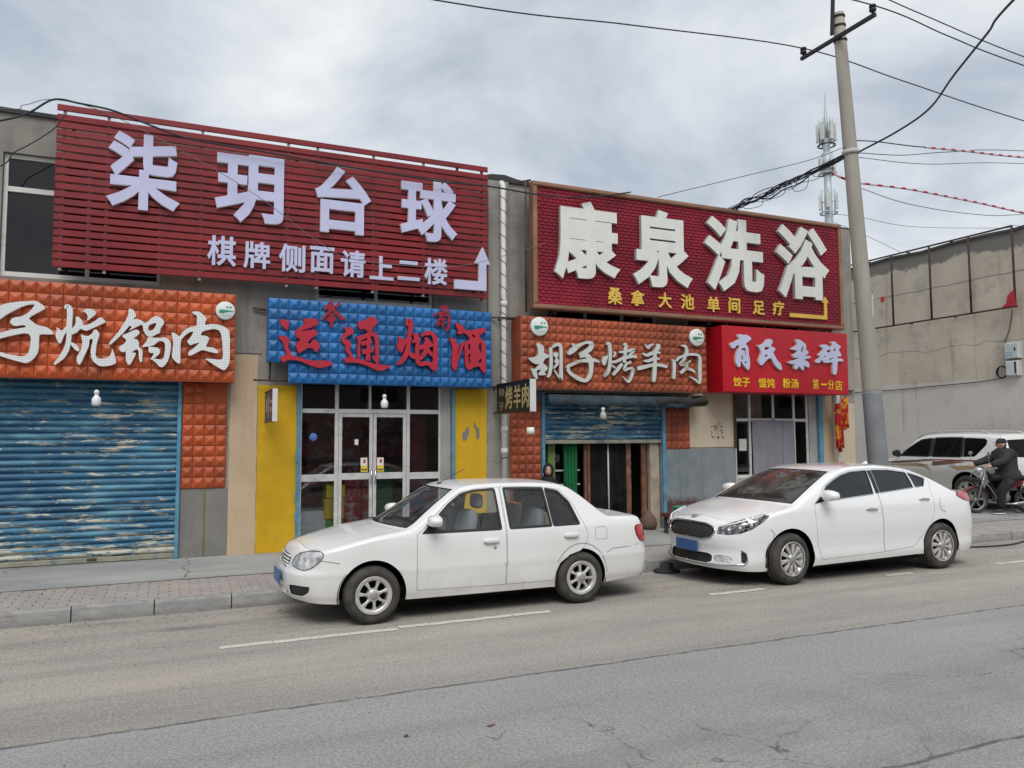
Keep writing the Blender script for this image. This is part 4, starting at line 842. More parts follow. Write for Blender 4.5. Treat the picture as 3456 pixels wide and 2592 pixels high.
 'kao': [('S',[(7.122,3.587,0.033),(7.188,3.582,0.074),(7.205,3.442,0.07),(7.198,3.277,0.066),(7.181,3.144,0.066),(7.133,3.053,0.074),(7.066,2.993,0.041)]),('P',[(7.052,3.362),(7.109,3.356),(7.166,3.391),(7.146,3.316),(7.107,3.208),(7.069,3.186),(7.022,3.246)]),('S',[(7.281,3.445,0.041),(7.309,3.413,0.033),(7.27,3.354,0.041)]),('S',[(7.22,3.203,0.033),(7.305,3.157,0.041)]),('S',[(7.256,3.023,0.041),(7.343,3.117,0.066),(7.451,3.236,0.058)]),('S',[(7.487,3.598,0.047),(7.533,3.576,0.071),(7.522,3.489,0.071),(7.511,3.371,0.071),(7.5,3.254,0.07)]),('S',[(7.385,3.445,0.031),(7.512,3.458,0.047),(7.696,3.505,0.055),(7.677,3.457,0.047),(7.593,3.39,0.039)]),('S',[(7.22,3.259,0.047),(7.328,3.271,0.047),(7.456,3.33,0.055),(7.602,3.367,0.055),(7.722,3.38,0.055),(7.767,3.35,0.024)]),('S',[(7.637,3.282,0.047),(7.6,3.257,0.047),(7.536,3.231,0.047),(7.498,3.128,0.055),(7.599,3.155,0.047),(7.672,3.15,0.055),(7.661,3.063,0.063),(7.623,2.968,0.055),(7.567,2.912,0.039),(7.468,2.995,0.016)]),],
 'yang': [('S',[(7.949,3.619,0.016),(8.014,3.558,0.056),(8.071,3.6,0.048),(8.147,3.628,0.02)]),('S',[(8.242,3.632,0.088),(8.231,3.559,0.088),(8.163,3.485,0.064)]),('S',[(7.899,3.442,0.032),(7.992,3.414,0.056),(8.144,3.468,0.064),(8.296,3.474,0.024)]),('S',[(7.915,3.308,0.032),(8.027,3.312,0.056),(8.16,3.365,0.056),(8.264,3.353,0.032)]),('S',[(7.773,3.161,0.071),(7.913,3.189,0.071),(8.063,3.226,0.064),(8.253,3.24,0.056),(8.433,3.214,0.056)]),('S',[(8.163,3.517,0.072),(8.159,3.277,0.08),(8.145,3.077,0.088),(8.123,2.926,0.064)]),],
 'rou2': [('S',[(8.753,3.631,0.016),(8.86,3.611,0.057),(8.888,3.523,0.073),(8.846,3.423,0.065),(8.805,3.34,0.073),(8.735,3.273,0.049),(8.832,3.268,0.049),(8.972,3.346,0.025)]),('S',[(8.872,3.302,0.073),(8.87,3.221,0.073),(8.79,3.145,0.057),(8.731,3.103,0.049)]),('S',[(8.87,3.196,0.057),(8.988,3.176,0.049),(9.066,3.129,0.033)]),('S',[(8.552,3.355,0.024),(8.589,3.292,0.073),(8.586,3.131,0.073),(8.573,2.993,0.072)]),('S',[(8.639,3.326,0.032),(8.708,3.394,0.049),(8.836,3.439,0.041),(8.985,3.469,0.049),(9.134,3.459,0.049),(9.182,3.395,0.066),(9.178,3.231,0.074),(9.173,3.026,0.074),(9.16,2.928,0.041),(9.072,2.982,0.041),(8.945,3.044,0.016)]),],
 'xiao': [('P',[(9.778,3.708),(9.871,3.729),(9.965,3.78),(9.994,3.792),(9.952,3.83),(9.939,3.87),(10.011,3.885),(10.082,3.871),(10.154,3.881),(10.233,3.856),(10.282,3.812),(10.252,3.776),(10.178,3.732),(10.134,3.696),(10.183,3.664),(10.203,3.601),(10.207,3.498),(10.232,3.39),(10.229,3.275),(10.197,3.194),(10.169,3.199),(10.064,3.298),(10.009,3.376),(9.991,3.245),(9.934,3.248),(9.887,3.321),(9.891,3.463),(9.937,3.567),(9.989,3.638),(9.933,3.681),(9.874,3.604),(9.803,3.596),(9.769,3.651)]),('H',[(10.023,3.594),(10.074,3.619),(10.132,3.621),(10.134,3.455),(10.113,3.472),(10.108,3.563),(10.052,3.583),(10.015,3.559)]),('H',[(10.019,3.468),(10.055,3.469),(10.067,3.384),(10.031,3.388)]),('H',[(10.08,3.339),(10.16,3.376),(10.136,3.312)]),],
 'shi': [('P',[(10.424,3.692),(10.519,3.696),(10.609,3.741),(10.679,3.82),(10.753,3.829),(10.811,3.791),(10.81,3.75),(10.764,3.707),(10.785,3.667),(10.852,3.664),(10.88,3.624),(10.849,3.594),(10.811,3.569),(10.853,3.501),(10.932,3.387),(10.998,3.354),(11.039,3.233),(10.985,3.219),(10.912,3.258),(10.84,3.325),(10.783,3.416),(10.747,3.45),(10.665,3.418),(10.596,3.357),(10.535,3.297),(10.477,3.301),(10.443,3.381),(10.489,3.457),(10.514,3.545),(10.487,3.613)]),('H',[(10.584,3.647),(10.711,3.675),(10.724,3.624),(10.612,3.596)]),('H',[(10.601,3.502),(10.668,3.517),(10.674,3.482),(10.607,3.45)]),],
 'za': [('P',[(11.404,3.849),(11.512,3.85),(11.607,3.801),(11.681,3.754),(11.666,3.645),(11.72,3.631),(11.74,3.59),(11.684,3.555),(11.618,3.527),(11.759,3.533),(11.807,3.493),(11.702,3.472),(11.604,3.444),(11.711,3.414),(11.752,3.358),(11.739,3.291),(11.674,3.305),(11.61,3.344),(11.595,3.228),(11.521,3.259),(11.48,3.323),(11.412,3.239),(11.349,3.253),(11.329,3.31),(11.385,3.361),(11.299,3.342),(11.162,3.378),(11.259,3.406),(11.41,3.445),(11.487,3.497),(11.357,3.467),(11.295,3.531),(11.393,3.56),(11.449,3.628),(11.246,3.644),(11.398,3.709),(11.443,3.744)]),('H',[(11.571,3.716),(11.604,3.726),(11.588,3.592),(11.523,3.598)]),],
 'sui': [('P',[(12.043,3.745),(12.123,3.778),(12.235,3.784),(12.3,3.74),(12.391,3.761),(12.35,3.844),(12.475,3.858),(12.506,3.809),(12.63,3.763),(12.606,3.736),(12.559,3.709),(12.579,3.641),(12.633,3.593),(12.609,3.549),(12.518,3.554),(12.516,3.511),(12.641,3.508),(12.69,3.467),(12.661,3.453),(12.513,3.448),(12.501,3.307),(12.472,3.171),(12.376,3.168),(12.371,3.303),(12.376,3.43),(12.263,3.405),(12.14,3.405),(12.087,3.47),(12.017,3.392),(11.929,3.397),(11.942,3.448),(12.056,3.519),(11.991,3.559),(12.083,3.621),(12.13,3.69)]),('H',[(12.217,3.627),(12.264,3.679),(12.353,3.675),(12.306,3.613)]),('H',[(12.422,3.703),(12.49,3.706),(12.454,3.645),(12.408,3.643)]),('H',[(12.146,3.548),(12.202,3.542),(12.166,3.498)]),('H',[(12.266,3.477),(12.415,3.533),(12.391,3.498),(12.288,3.461)]),],
}
_fc = {}
def font_char(ch, bold):
    """a character of the built-in font, thickened by `bold` and normalised to its own box -> verts (x, z, depth 0..1), faces"""
    key = (ch, bold)
    if key in _fc: return _fc[key]
    cu = bpy.data.curves.new('t', 'FONT'); cu.body = ch; cu.size = 1.0; cu.resolution_u = 3
    o = bpy.data.objects.new('t', cu); col.objects.link(o)
    dg = bpy.context.evaluated_depsgraph_get(); dg.update()
    me = bpy.data.meshes.new_from_object(o.evaluated_get(dg))
    bm = bmesh.new(); bm.from_mesh(me); bmesh.ops.remove_doubles(bm, verts=bm.verts, dist=1e-5)
    nxt = {}
    for f in bm.faces:
        n = len(f.verts); vv = [v for v in f.verts]
        if f.normal.z < 0: vv = vv[::-1]
        for i in range(n):
            e = bm.edges.get((vv[i], vv[(i + 1) % n]))
            if len(e.link_faces) == 1: nxt.setdefault(vv[i].index, []).append(vv[(i + 1) % n].index)
    co = {v.index: (v.co.x, v.co.y) for v in bm.verts}
    bm.free(); bpy.data.objects.remove(o); bpy.data.curves.remove(cu); bpy.data.meshes.remove(me)
    loops = []
    while nxt:
        s0 = next(iter(nxt)); lp = []; c = s0
        while c in nxt:
            lp.append(co[c]); q = nxt[c]; d = q.pop()
            if not q: del nxt[c]
            c = d
            if c == s0: break
        # drop nearly collinear / duplicate points
        cl = []
        for p in lp:
            if not cl or math.hypot(p[0] - cl[-1][0], p[1] - cl[-1][1]) > 2e-3: cl.append(p)
        if len(cl) > 2: loops.append(cl)
    off = []
    for lp in loops:                    # outlines run counter-clockwise, holes clockwise: outward is to the right
        n = len(lp); q = []
        for i in range(n):
            p0, p, p1 = (np.array(lp[(i + k) % n]) for k in (-1, 0, 1))
            e0 = (p - p0) / (np.linalg.norm(p - p0) + 1e-9); e1 = (p1 - p) / (np.linalg.norm(p1 - p) + 1e-9)
            n0 = np.array((e0[1], -e0[0])); n1 = np.array((e1[1], -e1[0])); bb = n0 + n1; L = max(float(bb @ bb), 0.7)
            q.append(p + bold * 2 * bb / L)
        off.append(q)
    pts = []; ed = []
    for q in off:
        b0 = len(pts); pts += [Vector((float(a), float(c))) for a, c in q]; ed += [(b0 + i, b0 + (i + 1) % len(q)) for i in range(len(q))]
    r = delaunay_2d_cdt(pts, ed, [], 0, 1e-5)
    P = np.array([(v.x, v.y) for v in r[0]]); F = np.array([tuple(f) for f in r[2] if len(f) == 3]); C = P[F].mean(1)
    wnd = np.zeros(len(C)); ins = np.zeros(len(C), bool); dist = np.full(len(C), 9.0)
    for q in off:
        for i in range(len(q)):
            x1, y1 = q[i]; x2, y2 = q[(i + 1) % len(q)]
            if y1 == y2: continue
            cr_ = ((y1 <= C[:, 1]) != (y2 <= C[:, 1])) & (C[:, 0] < (x2 - x1) * (C[:, 1] - y1) / (y2 - y1) + x1)
            wnd += np.where(cr_, 1 if y2 > y1 else -1, 0)
    for lp in loops:
        ins ^= in_poly(C[:, 0], C[:, 1], lp)
        A = np.array(lp); B = np.roll(A, -1, 0)
        for a_, b_ in zip(A, B):
            d = b_ - a_; t = np.clip(((C - a_) @ d) / (d @ d + 1e-12), 0, 1); dist = np.minimum(dist, np.linalg.norm(C - a_ - t[:, None] * d, axis=1))
    F = F[(wnd > 0) | ins | (dist < bold * .9)]
    a = P[F]; ar = (a[:, 1, 0] - a[:, 0, 0]) * (a[:, 2, 1] - a[:, 0, 1]) - (a[:, 1, 1] - a[:, 0, 1]) * (a[:, 2, 0] - a[:, 0, 0])
    F = F[np.abs(ar) > 1e-10]; ar = ar[np.abs(ar) > 1e-10]; F[ar < 0] = F[ar < 0][:, ::-1]
    used = np.unique(F); lo, hi = P[used].min(0), P[used].max(0); Q = (P - lo) / np.maximum(hi - lo, 1e-6)
    mp_ = {int(k): i for i, k in enumerate(used)}; n = len(used)
    V = np.concatenate([np.c_[Q[used], np.ones(n)], np.c_[Q[used], np.zeros(n)]])
    Ff = [tuple(mp_[int(k)] for k in f) for f in F]; es = {}
    for f in Ff:
        for i in range(3): es[(f[i], f[(i + 1) % 3])] = 1
    faces = list(Ff) + [(a_, a_ + n, b_ + n, b_) for (a_, b_) in es if (b_, a_) not in es]
    _fc[key] = (V, faces); return _fc[key]

def two_tone(me, m_face, m_side):
    me.materials.append(m_face); me.materials.append(m_side)
    for p in me.polygons: p.material_index = 0 if p.normal.y < -0.7 else 1

def letter(ch, x0, x1, z0, z1, y, th, m_face, m_side, parent, bold=0.03, name='letter'):
    V, F = font_char(ch, bold)
    W = [(x0 + v[0] * (x1 - x0), y - v[2] * th, z0 + v[1] * (z1 - z0)) for v in V]
    me = bpy.data.meshes.new(name); me.from_pydata(W, [], F); me.update()
    me.materials.append(m_face); me.materials.append(m_side)
    for p in me.polygons: p.material_index = 0 if abs(p.normal.y) > 0.7 else 1
    return link(name, me, None, parent)

def chaikin(p):
    n = len(p); o = []
    for i in range(n):
        a, c = p[i], p[(i + 1) % n]
        o += [(a[0] * .82 + c[0] * .18, a[1] * .82 + c[1] * .18), (a[0] * .18 + c[0] * .82, a[1] * .18 + c[1] * .82)]
    return o

def brush(key, y, th, m_face, m_side, parent, dx=0.0, dz=0.0, name='letter'):
    """hand-brushed character from outline / stroke data"""
    m_ = MB(); pieces = GLYPH[key]; i = 0; lvl = 0
    while i < len(pieces):
        kind, pts = pieces[i]; holes = []
        pts = [(p[0] + dx, p[1] + dz) + tuple(p[2:]) for p in pts]
        if kind == 'S':
            q = spline(pts, 6) if len(pts) > 2 else spline([pts[0], tuple((a + c) / 2 for a, c in zip(*pts)), pts[1]], 6)
            L = []; Rr = []
            for j, (x, z, w) in enumerate(q):
                a = q[max(j - 1, 0)]; c = q[min(j + 1, len(q) - 1)]; tx, tz = c[0] - a[0], c[1] - a[1]; d = math.hypot(tx, tz) or 1
                L.append((x - tz / d * w / 2, z + tx / d * w / 2)); Rr.append((x + tz / d * w / 2, z - tx / d * w / 2))
            # ribbon with rounded ends, built as quads
            yf = y - th - .0012 * lvl; n = len(q); vs = []
            for a, c in zip(L, Rr): vs += [(a[0], yf, a[1]), (c[0], yf, c[1]), (a[0], y, a[1]), (c[0], y, c[1])]
            fs = []
            for j in range(n - 1):
                b0, b1 = 4 * j, 4 * j + 4
                fs += [(b0, b0 + 1, b1 + 1, b1), (b0, b1, b1 + 2, b0 + 2), (b0 + 1, b0 + 3, b1 + 3, b1 + 1)]
            e = 4 * (n - 1); fs += [(0, 2, 3, 1), (e, e + 1, e + 3, e + 2)]
            m_.add(vs, fs)
        else:
            while i + 1 < len(pieces) and pieces[i + 1][0] == 'H':
                i += 1; holes.append(chaikin([(p[0] + dx, p[1] + dz) for p in pieces[i][1]]))
            poly = chaikin(pts)
            yf = y - th - .0012 * lvl
            X, F, N = patch(poly, holes, lambda u, v: np.stack([u, 0 * u + yf, v], 1), .5)
            F = [tuple(int(k) for k in f) for f in F]
            m_.add([tuple(p) for p in X], F)
            for pl in [poly] + holes:
                n = len(pl); ar = sum(pl[j][0] * pl[(j + 1) % n][1] - pl[(j + 1) % n][0] * pl[j][1] for j in range(n))
                if (ar < 0) == (pl is poly): pl = pl[::-1]
                m_.add([(a, yf, c) for a, c in pl] + [(a, y, c) for a, c in pl], [(j, j + n, (j + 1) % n + n, (j + 1) % n) for j in range(n)])
        lvl += 1; i += 1
    me = m_.mesh(name)
    bm = bmesh.new(); bm.from_mesh(me); bmesh.ops.remove_doubles(bm, verts=bm.verts, dist=1e-5); bmesh.ops.recalc_face_normals(bm, faces=bm.faces); bm.to_mesh(me); bm.free()
    two_tone(me, m_face, m_side)
    return link(name, me, None, parent)

# ---- materials
M_lav = mat('lavender_acrylic', (0.52, 0.53, 0.735), 0.45, var=.04); M_lavs = mat('acrylic_edge', (0.78, 0.78, 0.80), 0.45, var=.04)
M_slat = mat('red_lacquer_slat', (0.205, 0.008, 0.011), 0.42, var=.25, vs=1.5, spec=.5, grime=(0.12, 0.006, 0.012), gs=2.5, gth=(.5, .75))
M_brack = mat('galvanised_bracket', (0.42, 0.36, 0.35), 0.5, .3)
def dotted(name, c, hole, scale, rust=0.0):
    b = NB(name); v = b.pos(); d = b.vor(b.pos(scale=(scale, 1e-3, scale)), 1.0, 'F1', 0.0)
    base = b.mix(b.ramp(b.noise(v, 4, 5), .3, .7), tuple(x * .92 for x in c), c)
    if rust: base = b.mix(b.math('MULTIPLY', b.ramp(b.noise(b.pos(loc=(3, 0, 3)), 3.5, 7, .65), .54, .66), rust), base, (0.28, 0.21, 0.13))
    b.bsdf(b.mix(b.ramp(d, .26, .20), base, hole), .5, 0, .4, b.bump(d, .003, .3)); return b.m
M_dot1 = dotted('led_letter_white', (0.78, 0.80, 0.80), (0.24, 0.29, 0.32), 42); M_dot1s = mat('letter_return_pale', (0.72, 0.71, 0.68), .5)
M_dot2 = dotted('led_letter_weathered', (0.60, 0.62, 0.60), (0.34, 0.35, 0.33), 52, .8); M_dot2s = mat('letter_return_weathered', (0.33, 0.315, 0.28), .6, grime=(0.2, 0.15, 0.1), gs=4)
M_dot3 = dotted('led_letter_big', (0.76, 0.77, 0.72), (0.46, 0.48, 0.45), 34, .12); M_dot3s = mat('letter_return_big', (0.42, 0.44, 0.41), .6)
M_gold = mat('gold_letter', (0.70, 0.46, 0.08), 0.5, var=.1); M_gold2 = mat('yellow_letter', (0.78, 0.50, 0.015), 0.5, var=.08); M_golds = mat('yellow_letter_edge', (0.45, 0.26, 0.02), .6)
M_redl = mat('red_foam_letter', (0.46, 0.022, 0.045), 0.75, var=.15, vs=5, fine=.15, bs=90); M_redls = mat('red_foam_edge', (0.20, 0.008, 0.02), .8)
M_redl2 = mat('thin_red_letter', (0.30, 0.010, 0.02), 0.6, var=.2)
M_white_l = mat('lilac_letter', (0.50, 0.52, 0.70), .45, var=.04); M_white_ls = mat('letter_return_cream', (0.58, 0.53, 0.44), .6)
M_orange = mat('orange_relief', (0.47, 0.086, 0.022), 0.5, var=.22, vs=2.2, spec=.4, grime=(0.23, 0.046, 0.018), gs=1.6, gth=(.5, .75), orand=.20)
M_orange2 = mat('faded_orange_relief', (0.39, 0.086, 0.034), 0.55, var=.22, vs=2.2, spec=.4, grime=(0.15, 0.042, 0.024), gs=1.6, gth=(.45, .7), orand=.20)
M_blue = mat('blue_relief', (0.014, 0.14, 0.39), 0.42, var=.2, vs=2.2, spec=.45, grime=(0.01, 0.07, 0.22), gs=2, gth=(.55, .75), orand=.20)

def relief_mesh(w, h, d, m__, name='relief_tile'):
    """hipped pyramid tile with a small flat top, like pressed board"""
    a, c = w / 2 - .0015, h / 2 - .0015; t = .30
    vs = [(-a, 0, -c), (a, 0, -c), (a, 0, c), (-a, 0, c), (-a * .96, -.006, -c * .96), (a * .96, -.006, -c * .96), (a * .96, -.006, c * .96), (-a * .96, -.006, c * .96),
          (-a * t, -d, -c * t * .6), (a * t, -d, -c * t * .6), (a * t, -d, c * t * .6), (-a * t, -d, c * t * .6)]
    fs = []
    for i in range(4):
        j = (i + 1) % 4; fs += [(i, j, 4 + j, 4 + i), (4 + i, 4 + j, 8 + j, 8 + i)]
    fs.append((8, 9, 10, 11))
    me = MB().add(vs, fs).mesh(name); me.materials.append(m__); return me
def tiles(parent, x0, x1, z0, z1, nx, nz, y, d, m__, skip=None):
    w, h = (x1 - x0) / nx, (z1 - z0) / nz; me = relief_mesh(w, h, d, m__)
    for i in range(nx):
        for j in range(nz):
            if skip and skip(i, j): continue
            o = bpy.data.objects.new('relief_tile', me); o.location = (x0 + (i + .5) * w, y - random.uniform(0, .004) - (.003 if (i // 6 + j // 4) % 2 else 0), z0 + (j + .5) * h); o.rotation_euler = (random.uniform(-.02, .02), 0, random.uniform(-.02, .02)); o.parent = parent; o.matrix_parent_inverse = _root_inv(parent); col.objects.link(o)

# ---- orange pilaster cladding belongs to the building
for (x0, x1, z0, z1, nx, nz, sk, m__) in ((.14, .76, 1.175, 2.745, 4, 10, lambda i, j: i >= 2 and j >= 8, M_orange), (5.445, 6.05, .18, 2.54, 4, 15, None, M_orange2), (8.712, 9.285, 1.675, 2.46, 4, 5, None, M_orange2)):
    m_ = MB(); m_.box(x0, x1, YW - .018, YW - .002, z0, z1 if sk is None else z1 - .0); bk = m_.build('tile_backing', m__, bld)
    tiles(bk, x0, x1, z0, z1, nx, nz, YW - .0185, .03, m__, sk)

def round_logo(parent, x, z, y, r):
    m_ = MB(); m_.lathe([(0, -.05), (r - .012, -.05), (r, -.042), (r, 0)], 32, c=(x, y, z), axis='y'); o = m_.build('round_logo', M_logo, parent)
    g_ = MB(); s = r / .17
    g_.prism([(x - .105 * s, z + .012 * s), (x - .11 * s, z - .03 * s), (x - .10 * s, z - .055 * s), (x - .02 * s, z - .052 * s), (x + .0 * s, z - .028 * s), (x + .03 * s, z - .035 * s), (x + .05 * s, z - .02 * s), (x + .14 * s, z - .018 * s), (x + .15 * s, z - .006 * s), (x + .06 * s, z + .006 * s), (x - .02 * s, z + .012 * s)], y - .0535, y - .0505)
    g_.build('logo_knife', M_logog, o)
    for i, ax in enumerate((.02, .075)):
        k_ = MB(); k_.prism([(x + ax * s, z + .05 * s), (x + (ax + .03) * s, z + .045 * s), (x + (ax + .032) * s, z + .075 * s), (x + ax * s, z + .08 * s)], y - .053, y - .0505); k_.build('logo_character', M_logog, o)
    for i in range(4):
        k_ = MB(); xx = x + (-.05 + .04 * i) * s; k_.prism([(xx, z - .10 * s), (xx + .026 * s, z - .10 * s), (xx + .026 * s, z - .078 * s), (xx, z - .078 * s)], y - .053, y - .0505); k_.build('logo_character', M_logog2, o)
M_logo = mat('logo_white', (0.66, 0.70, 0.68), .45, var=.06); M_logog = mat('logo_green', (0.03, 0.24, 0.13), .5, var=.2); M_logog2 = mat('logo_pale_green', (0.30, 0.42, 0.36), .5)

# ---- big slatted billiards sign
SY = 12.15
sg = thing('slatted_sign', 'large dark red slatted sign with lavender characters above the orange and blue signs', 'sign', (1.68, SY, 4.27))
NS = 21; z_lo, z_hi = 4.27, 6.57; pitch = (z_hi - z_lo) / NS
for i in range(NS):
    m_ = MB(); z0 = z_lo + i * pitch + (0.03 if i == NS - 1 else 0); sl_ = -.075 * 0
    x0, x1 = -1.57, 4.92
    m_.cham(x0 + random.uniform(-.006, .006), x1 + random.uniform(-.006, .006), SY, SY + .03, z0 + .022, z0 + pitch, .006)
    m_.build('slat', M_slat, sg)
for x in (-1.50, -.95, .30, 1.55, 2.0, 2.9, 3.75, 4.35, 4.8):
    m_ = MB(); m_.box(x, x + .04, SY + .031, SY + .07, z_lo - .02, z_hi + .02); m_.build('rear_post', M_brack if x < 4 else M_slat, sg)
for z in (4.40, 5.4, 6.3):
    for x in (-1.4, 1.7, 4.7):
        m_ = MB(); m_.box(x, x + .04, SY + .071, YW - .001, z, z + .04); m_.build('wall_bracket', M_rust, sg)
SLAT = [('柒',-0.931,0.027,5.193,6.311),('玥',0.505,1.495,5.164,6.219),('台',1.973,2.858,5.149,6.218),('球',3.349,4.336,5.166,6.207),('棋',0.419,0.824,4.479,4.931),('牌',0.928,1.313,4.480,4.896),('侧',1.442,1.838,4.467,4.905),('面',1.910,2.286,4.495,4.911),('请',2.390,2.782,4.466,4.898),('上',2.853,3.243,4.462,4.850),('二',3.316,3.686,4.488,4.809),('楼',3.771,4.174,4.452,4.894)]
for i, (ch, x0, x1, z0, z1) in enumerate(SLAT):
    letter(ch, x0, x1, z0, z1, SY - .004, .065 if i < 4 else .04, M_lav, M_lavs, sg, .030 if i < 4 else .022)
m_ = MB(); m_.prism([(4.29, 4.41), (4.865, 4.41), (4.865, 4.87), (4.935, 4.87), (4.80, 5.165), (4.655, 4.87), (4.73, 4.87), (4.73, 4.565), (4.29, 4.565)], SY - .06, SY - .004); me = m_.mesh('arrow'); two_tone(me, M_lav, M_lavs); link('arrow', me, None, sg)

# ---- orange relief sign, upper left
o1 = thing('relief_sign', 'orange relief board with white brushed characters over the peeling blue shutter', 'sign', (-.6, 12.1, 2.75))
m_ = MB(); m_.box(-4.0, .832, 12.12, 12.44, 2.752, 4.062); m_.build('backing', M_orange, o1)
m_ = MB(); m_.cham(-4.0, .84, 12.105, 12.13, 2.738, 2.751, .003); m_.build('edge_trim', mat('orange_trim', (0.30, 0.06, 0.02), .6), o1)
tiles(o1, -3.97, .832, 2.752, 4.062, 30, 8, 12.119, .034, M_orange)
for kx in ('zi1', 'kang', 'guo', 'rou1'): brush(kx, 12.085, .055, M_dot1, M_dot1s, o1)
brush('hu', 12.085, .055, M_dot1, M_dot1s, o1, -8.75, .28)
round_logo(o1, .685, 3.80, 12.085, .135)
# ---- blue relief sign
o2 = thing('relief_sign', 'blue relief board with red brushed characters above the glass doors', 'sign', (3.1, 12.1, 2.75))
m_ = MB(); m_.prism([(1.30, 4.05), (1.30, 3.07), (1.655, 3.07), (1.655, 2.755), (4.965, 2.755), (4.965, 4.05)], 12.12, 12.28); m_.build('backing', M_blue, o2)
tiles(o2, 1.30, 4.965, 2.755, 4.05, 24, 8, 12.119, .034, M_blue, lambda i, j: i < 2 and j < 2)
for kx in ('yun', 'tong', 'yan', 'jiu'): brush(kx, 12.085, .05, M_redl, M_redls, o2)
for kx in ('cen', 'ju'): brush(kx, 12.06, .012, M_redl2, M_redls, o2)
for p in ([(1.12, 12.3, 2.80), (1.66, 12.3, 2.80)], [(1.30, 12.4, 3.9), (1.10, 12.4, 3.92)], [(1.36, 12.3, 2.80), (1.36, 12.3, 3.08)]):
    m_ = MB(); m_.tube(p, .018, 6); m_.build('support_bar', M_rust, o2)
# ---- second orange sign (grill)
o3 = thing('relief_sign', 'faded orange relief board with weathered brushed characters and two round logos', 'sign', (7.4, 12.0, 2.75))
m_ = MB(); m_.box(5.465, 9.40, 12.02, 12.40, 2.752, 4.015); m_.build('backing', M_orange2, o3)
m_ = MB(); m_.cham(5.45, 9.41, 12.004, 12.03, 2.735, 2.751, .003); m_.build('edge_trim', M_rust, o3)
tiles(o3, 5.465, 9.40, 2.752, 4.015, 28, 9, 12.019, .034, M_orange2)
for kx in ('hu', 'zi2', 'kao', 'yang', 'rou2'): brush(kx, 11.985, .055, M_dot2, M_dot2s, o3)
round_logo(o3, 5.80, 3.83, 11.985, .165); round_logo(o3, 9.14, 3.80, 11.985, .165)
for p in ([(5.20, 12.4, 3.98), (5.46, 12.2, 3.98)], [(5.05, 12.35, 4.0), (5.46, 12.2, 4.0)]):
    m_ = MB(); m_.tube(p, .016, 6); m_.build('support_bar', M_rust, o3)
# ---- bath-house sign
BY = 12.0
o4 = thing('bath_sign', 'crimson embossed bath house sign with big white characters and bronze frame', 'sign', (9.3, BY, 4.17))
M_crim = mat('crimson_embossed', (0.235, 0.011, 0.027), 0.5, var=.25, vs=1.3, grime=(0.15, 0.008, 0.025), gs=3, gth=(.5, .72)); M_bronze = mat('bronze_frame', (0.30, 0.165, 0.105), 0.45, .45, var=.2)
m_ = MB(); m_.box(5.72, 12.99, BY + .03, BY + .16, 4.17, 6.42); m_.build('backing', M_crim, o4)
for (x0, x1, z0, z1) in ((5.71, 13.0, 6.34, 6.425), (5.71, 13.0, 4.155, 4.24), (5.71, 5.795, 4.241, 6.339), (12.915, 13.0, 4.241, 6.339)):
    m_ = MB(); m_.cham(x0, x1, BY - .03, BY + .165, z0, z1, .02); m_.build('frame', M_bronze, o4)
bw_, bh_ = .118, .0612
big = MB(); cnt = 0
me_e = MB()
def emb(x, z, w, h):
    a, c = w / 2 - .004, h / 2 - .004
    vs = [(x - a, BY + .029, z - c), (x + a, BY + .029, z - c), (x + a, BY + .029, z + c), (x - a, BY + .029, z + c), (x - a * .86, BY + .014, z - c * .7), (x + a * .86, BY + .014, z - c * .7), (x + a * .86, BY + .014, z + c * .7), (x - a * .86, BY + .014, z + c * .7)]
    return vs, [(0, 1, 5, 4), (1, 2, 6, 5), (2, 3, 7, 6), (3, 0, 4, 7), (4, 5, 6, 7)]
v0, f0 = emb(0, 0, bw_, bh_); em = MB().add([(a, b_ - BY, c) for a, b_, c in v0], f0).mesh('embossed_brick'); em.materials.append(M_crim)
ncol = int(7.12 / bw_); nrow = int(2.098 / bh_)
for i in range(ncol):
    for j in range(nrow):
        x = 5.797 + (i + .5 + (.5 if j % 2 else 0)) * bw_; z = 4.242 + (j + .5) * bh_
        if x > 12.87: continue
        if cnt < 300:
            o = bpy.data.objects.new('embossed_brick', em); o.location = (x, BY, z); o.parent = o4; o.matrix_parent_inverse = _root_inv(o4); col.objects.link(o); cnt += 1
        else: v_, f_ = emb(x, z, bw_, bh_); big.add(v_, f_)
o = big.build('embossed_field', M_crim, o4); o['kind'] = 'stuff'
BATH = [('康',6.100,7.448,4.709,6.161),('泉',7.727,9.064,4.704,6.183),('洗',9.361,10.820,4.739,6.214),('浴',11.140,12.572,4.722,6.245)]
for ch, x0, x1, z0, z1 in BATH: letter(ch, x0, x1, z0, z1, BY + .012, .075, M_dot3, M_dot3s, o4, .036)
BATH2 = [('桑',7.202,7.510,4.326,4.634),('拿',7.689,7.992,4.328,4.624),('大',8.299,8.600,4.330,4.622),('池',8.810,9.121,4.338,4.627),('单',9.431,9.724,4.328,4.623),('间',9.947,10.228,4.333,4.642),('足',10.549,10.848,4.338,4.618),('疗',11.050,11.361,4.352,4.653)]
for ch, x0, x1, z0, z1 in BATH2: letter(ch, x0, x1, z0, z1, BY + .012, .03, M_gold, M_golds, o4, .022)
m_ = MB(); m_.prism([(11.50, 4.345), (12.52, 4.345), (12.52, 4.70), (12.575, 4.70), (12.48, 4.83), (12.385, 4.70), (12.44, 4.70), (12.44, 4.425), (11.50, 4.425)], BY - .018, BY + .012); me = m_.mesh('arrow'); two_tone(me, M_gold, M_golds); link('arrow', me, None, o4)
for x in (6.2, 8.0, 9.6, 11.2, 12.6):
    for z in (4.10, 6.1):
        m_ = MB(); m_.box(x, x + .05, BY + .166, YW - .001, z, z + .05); m_.build('wall_bracket', M_rust, o4)
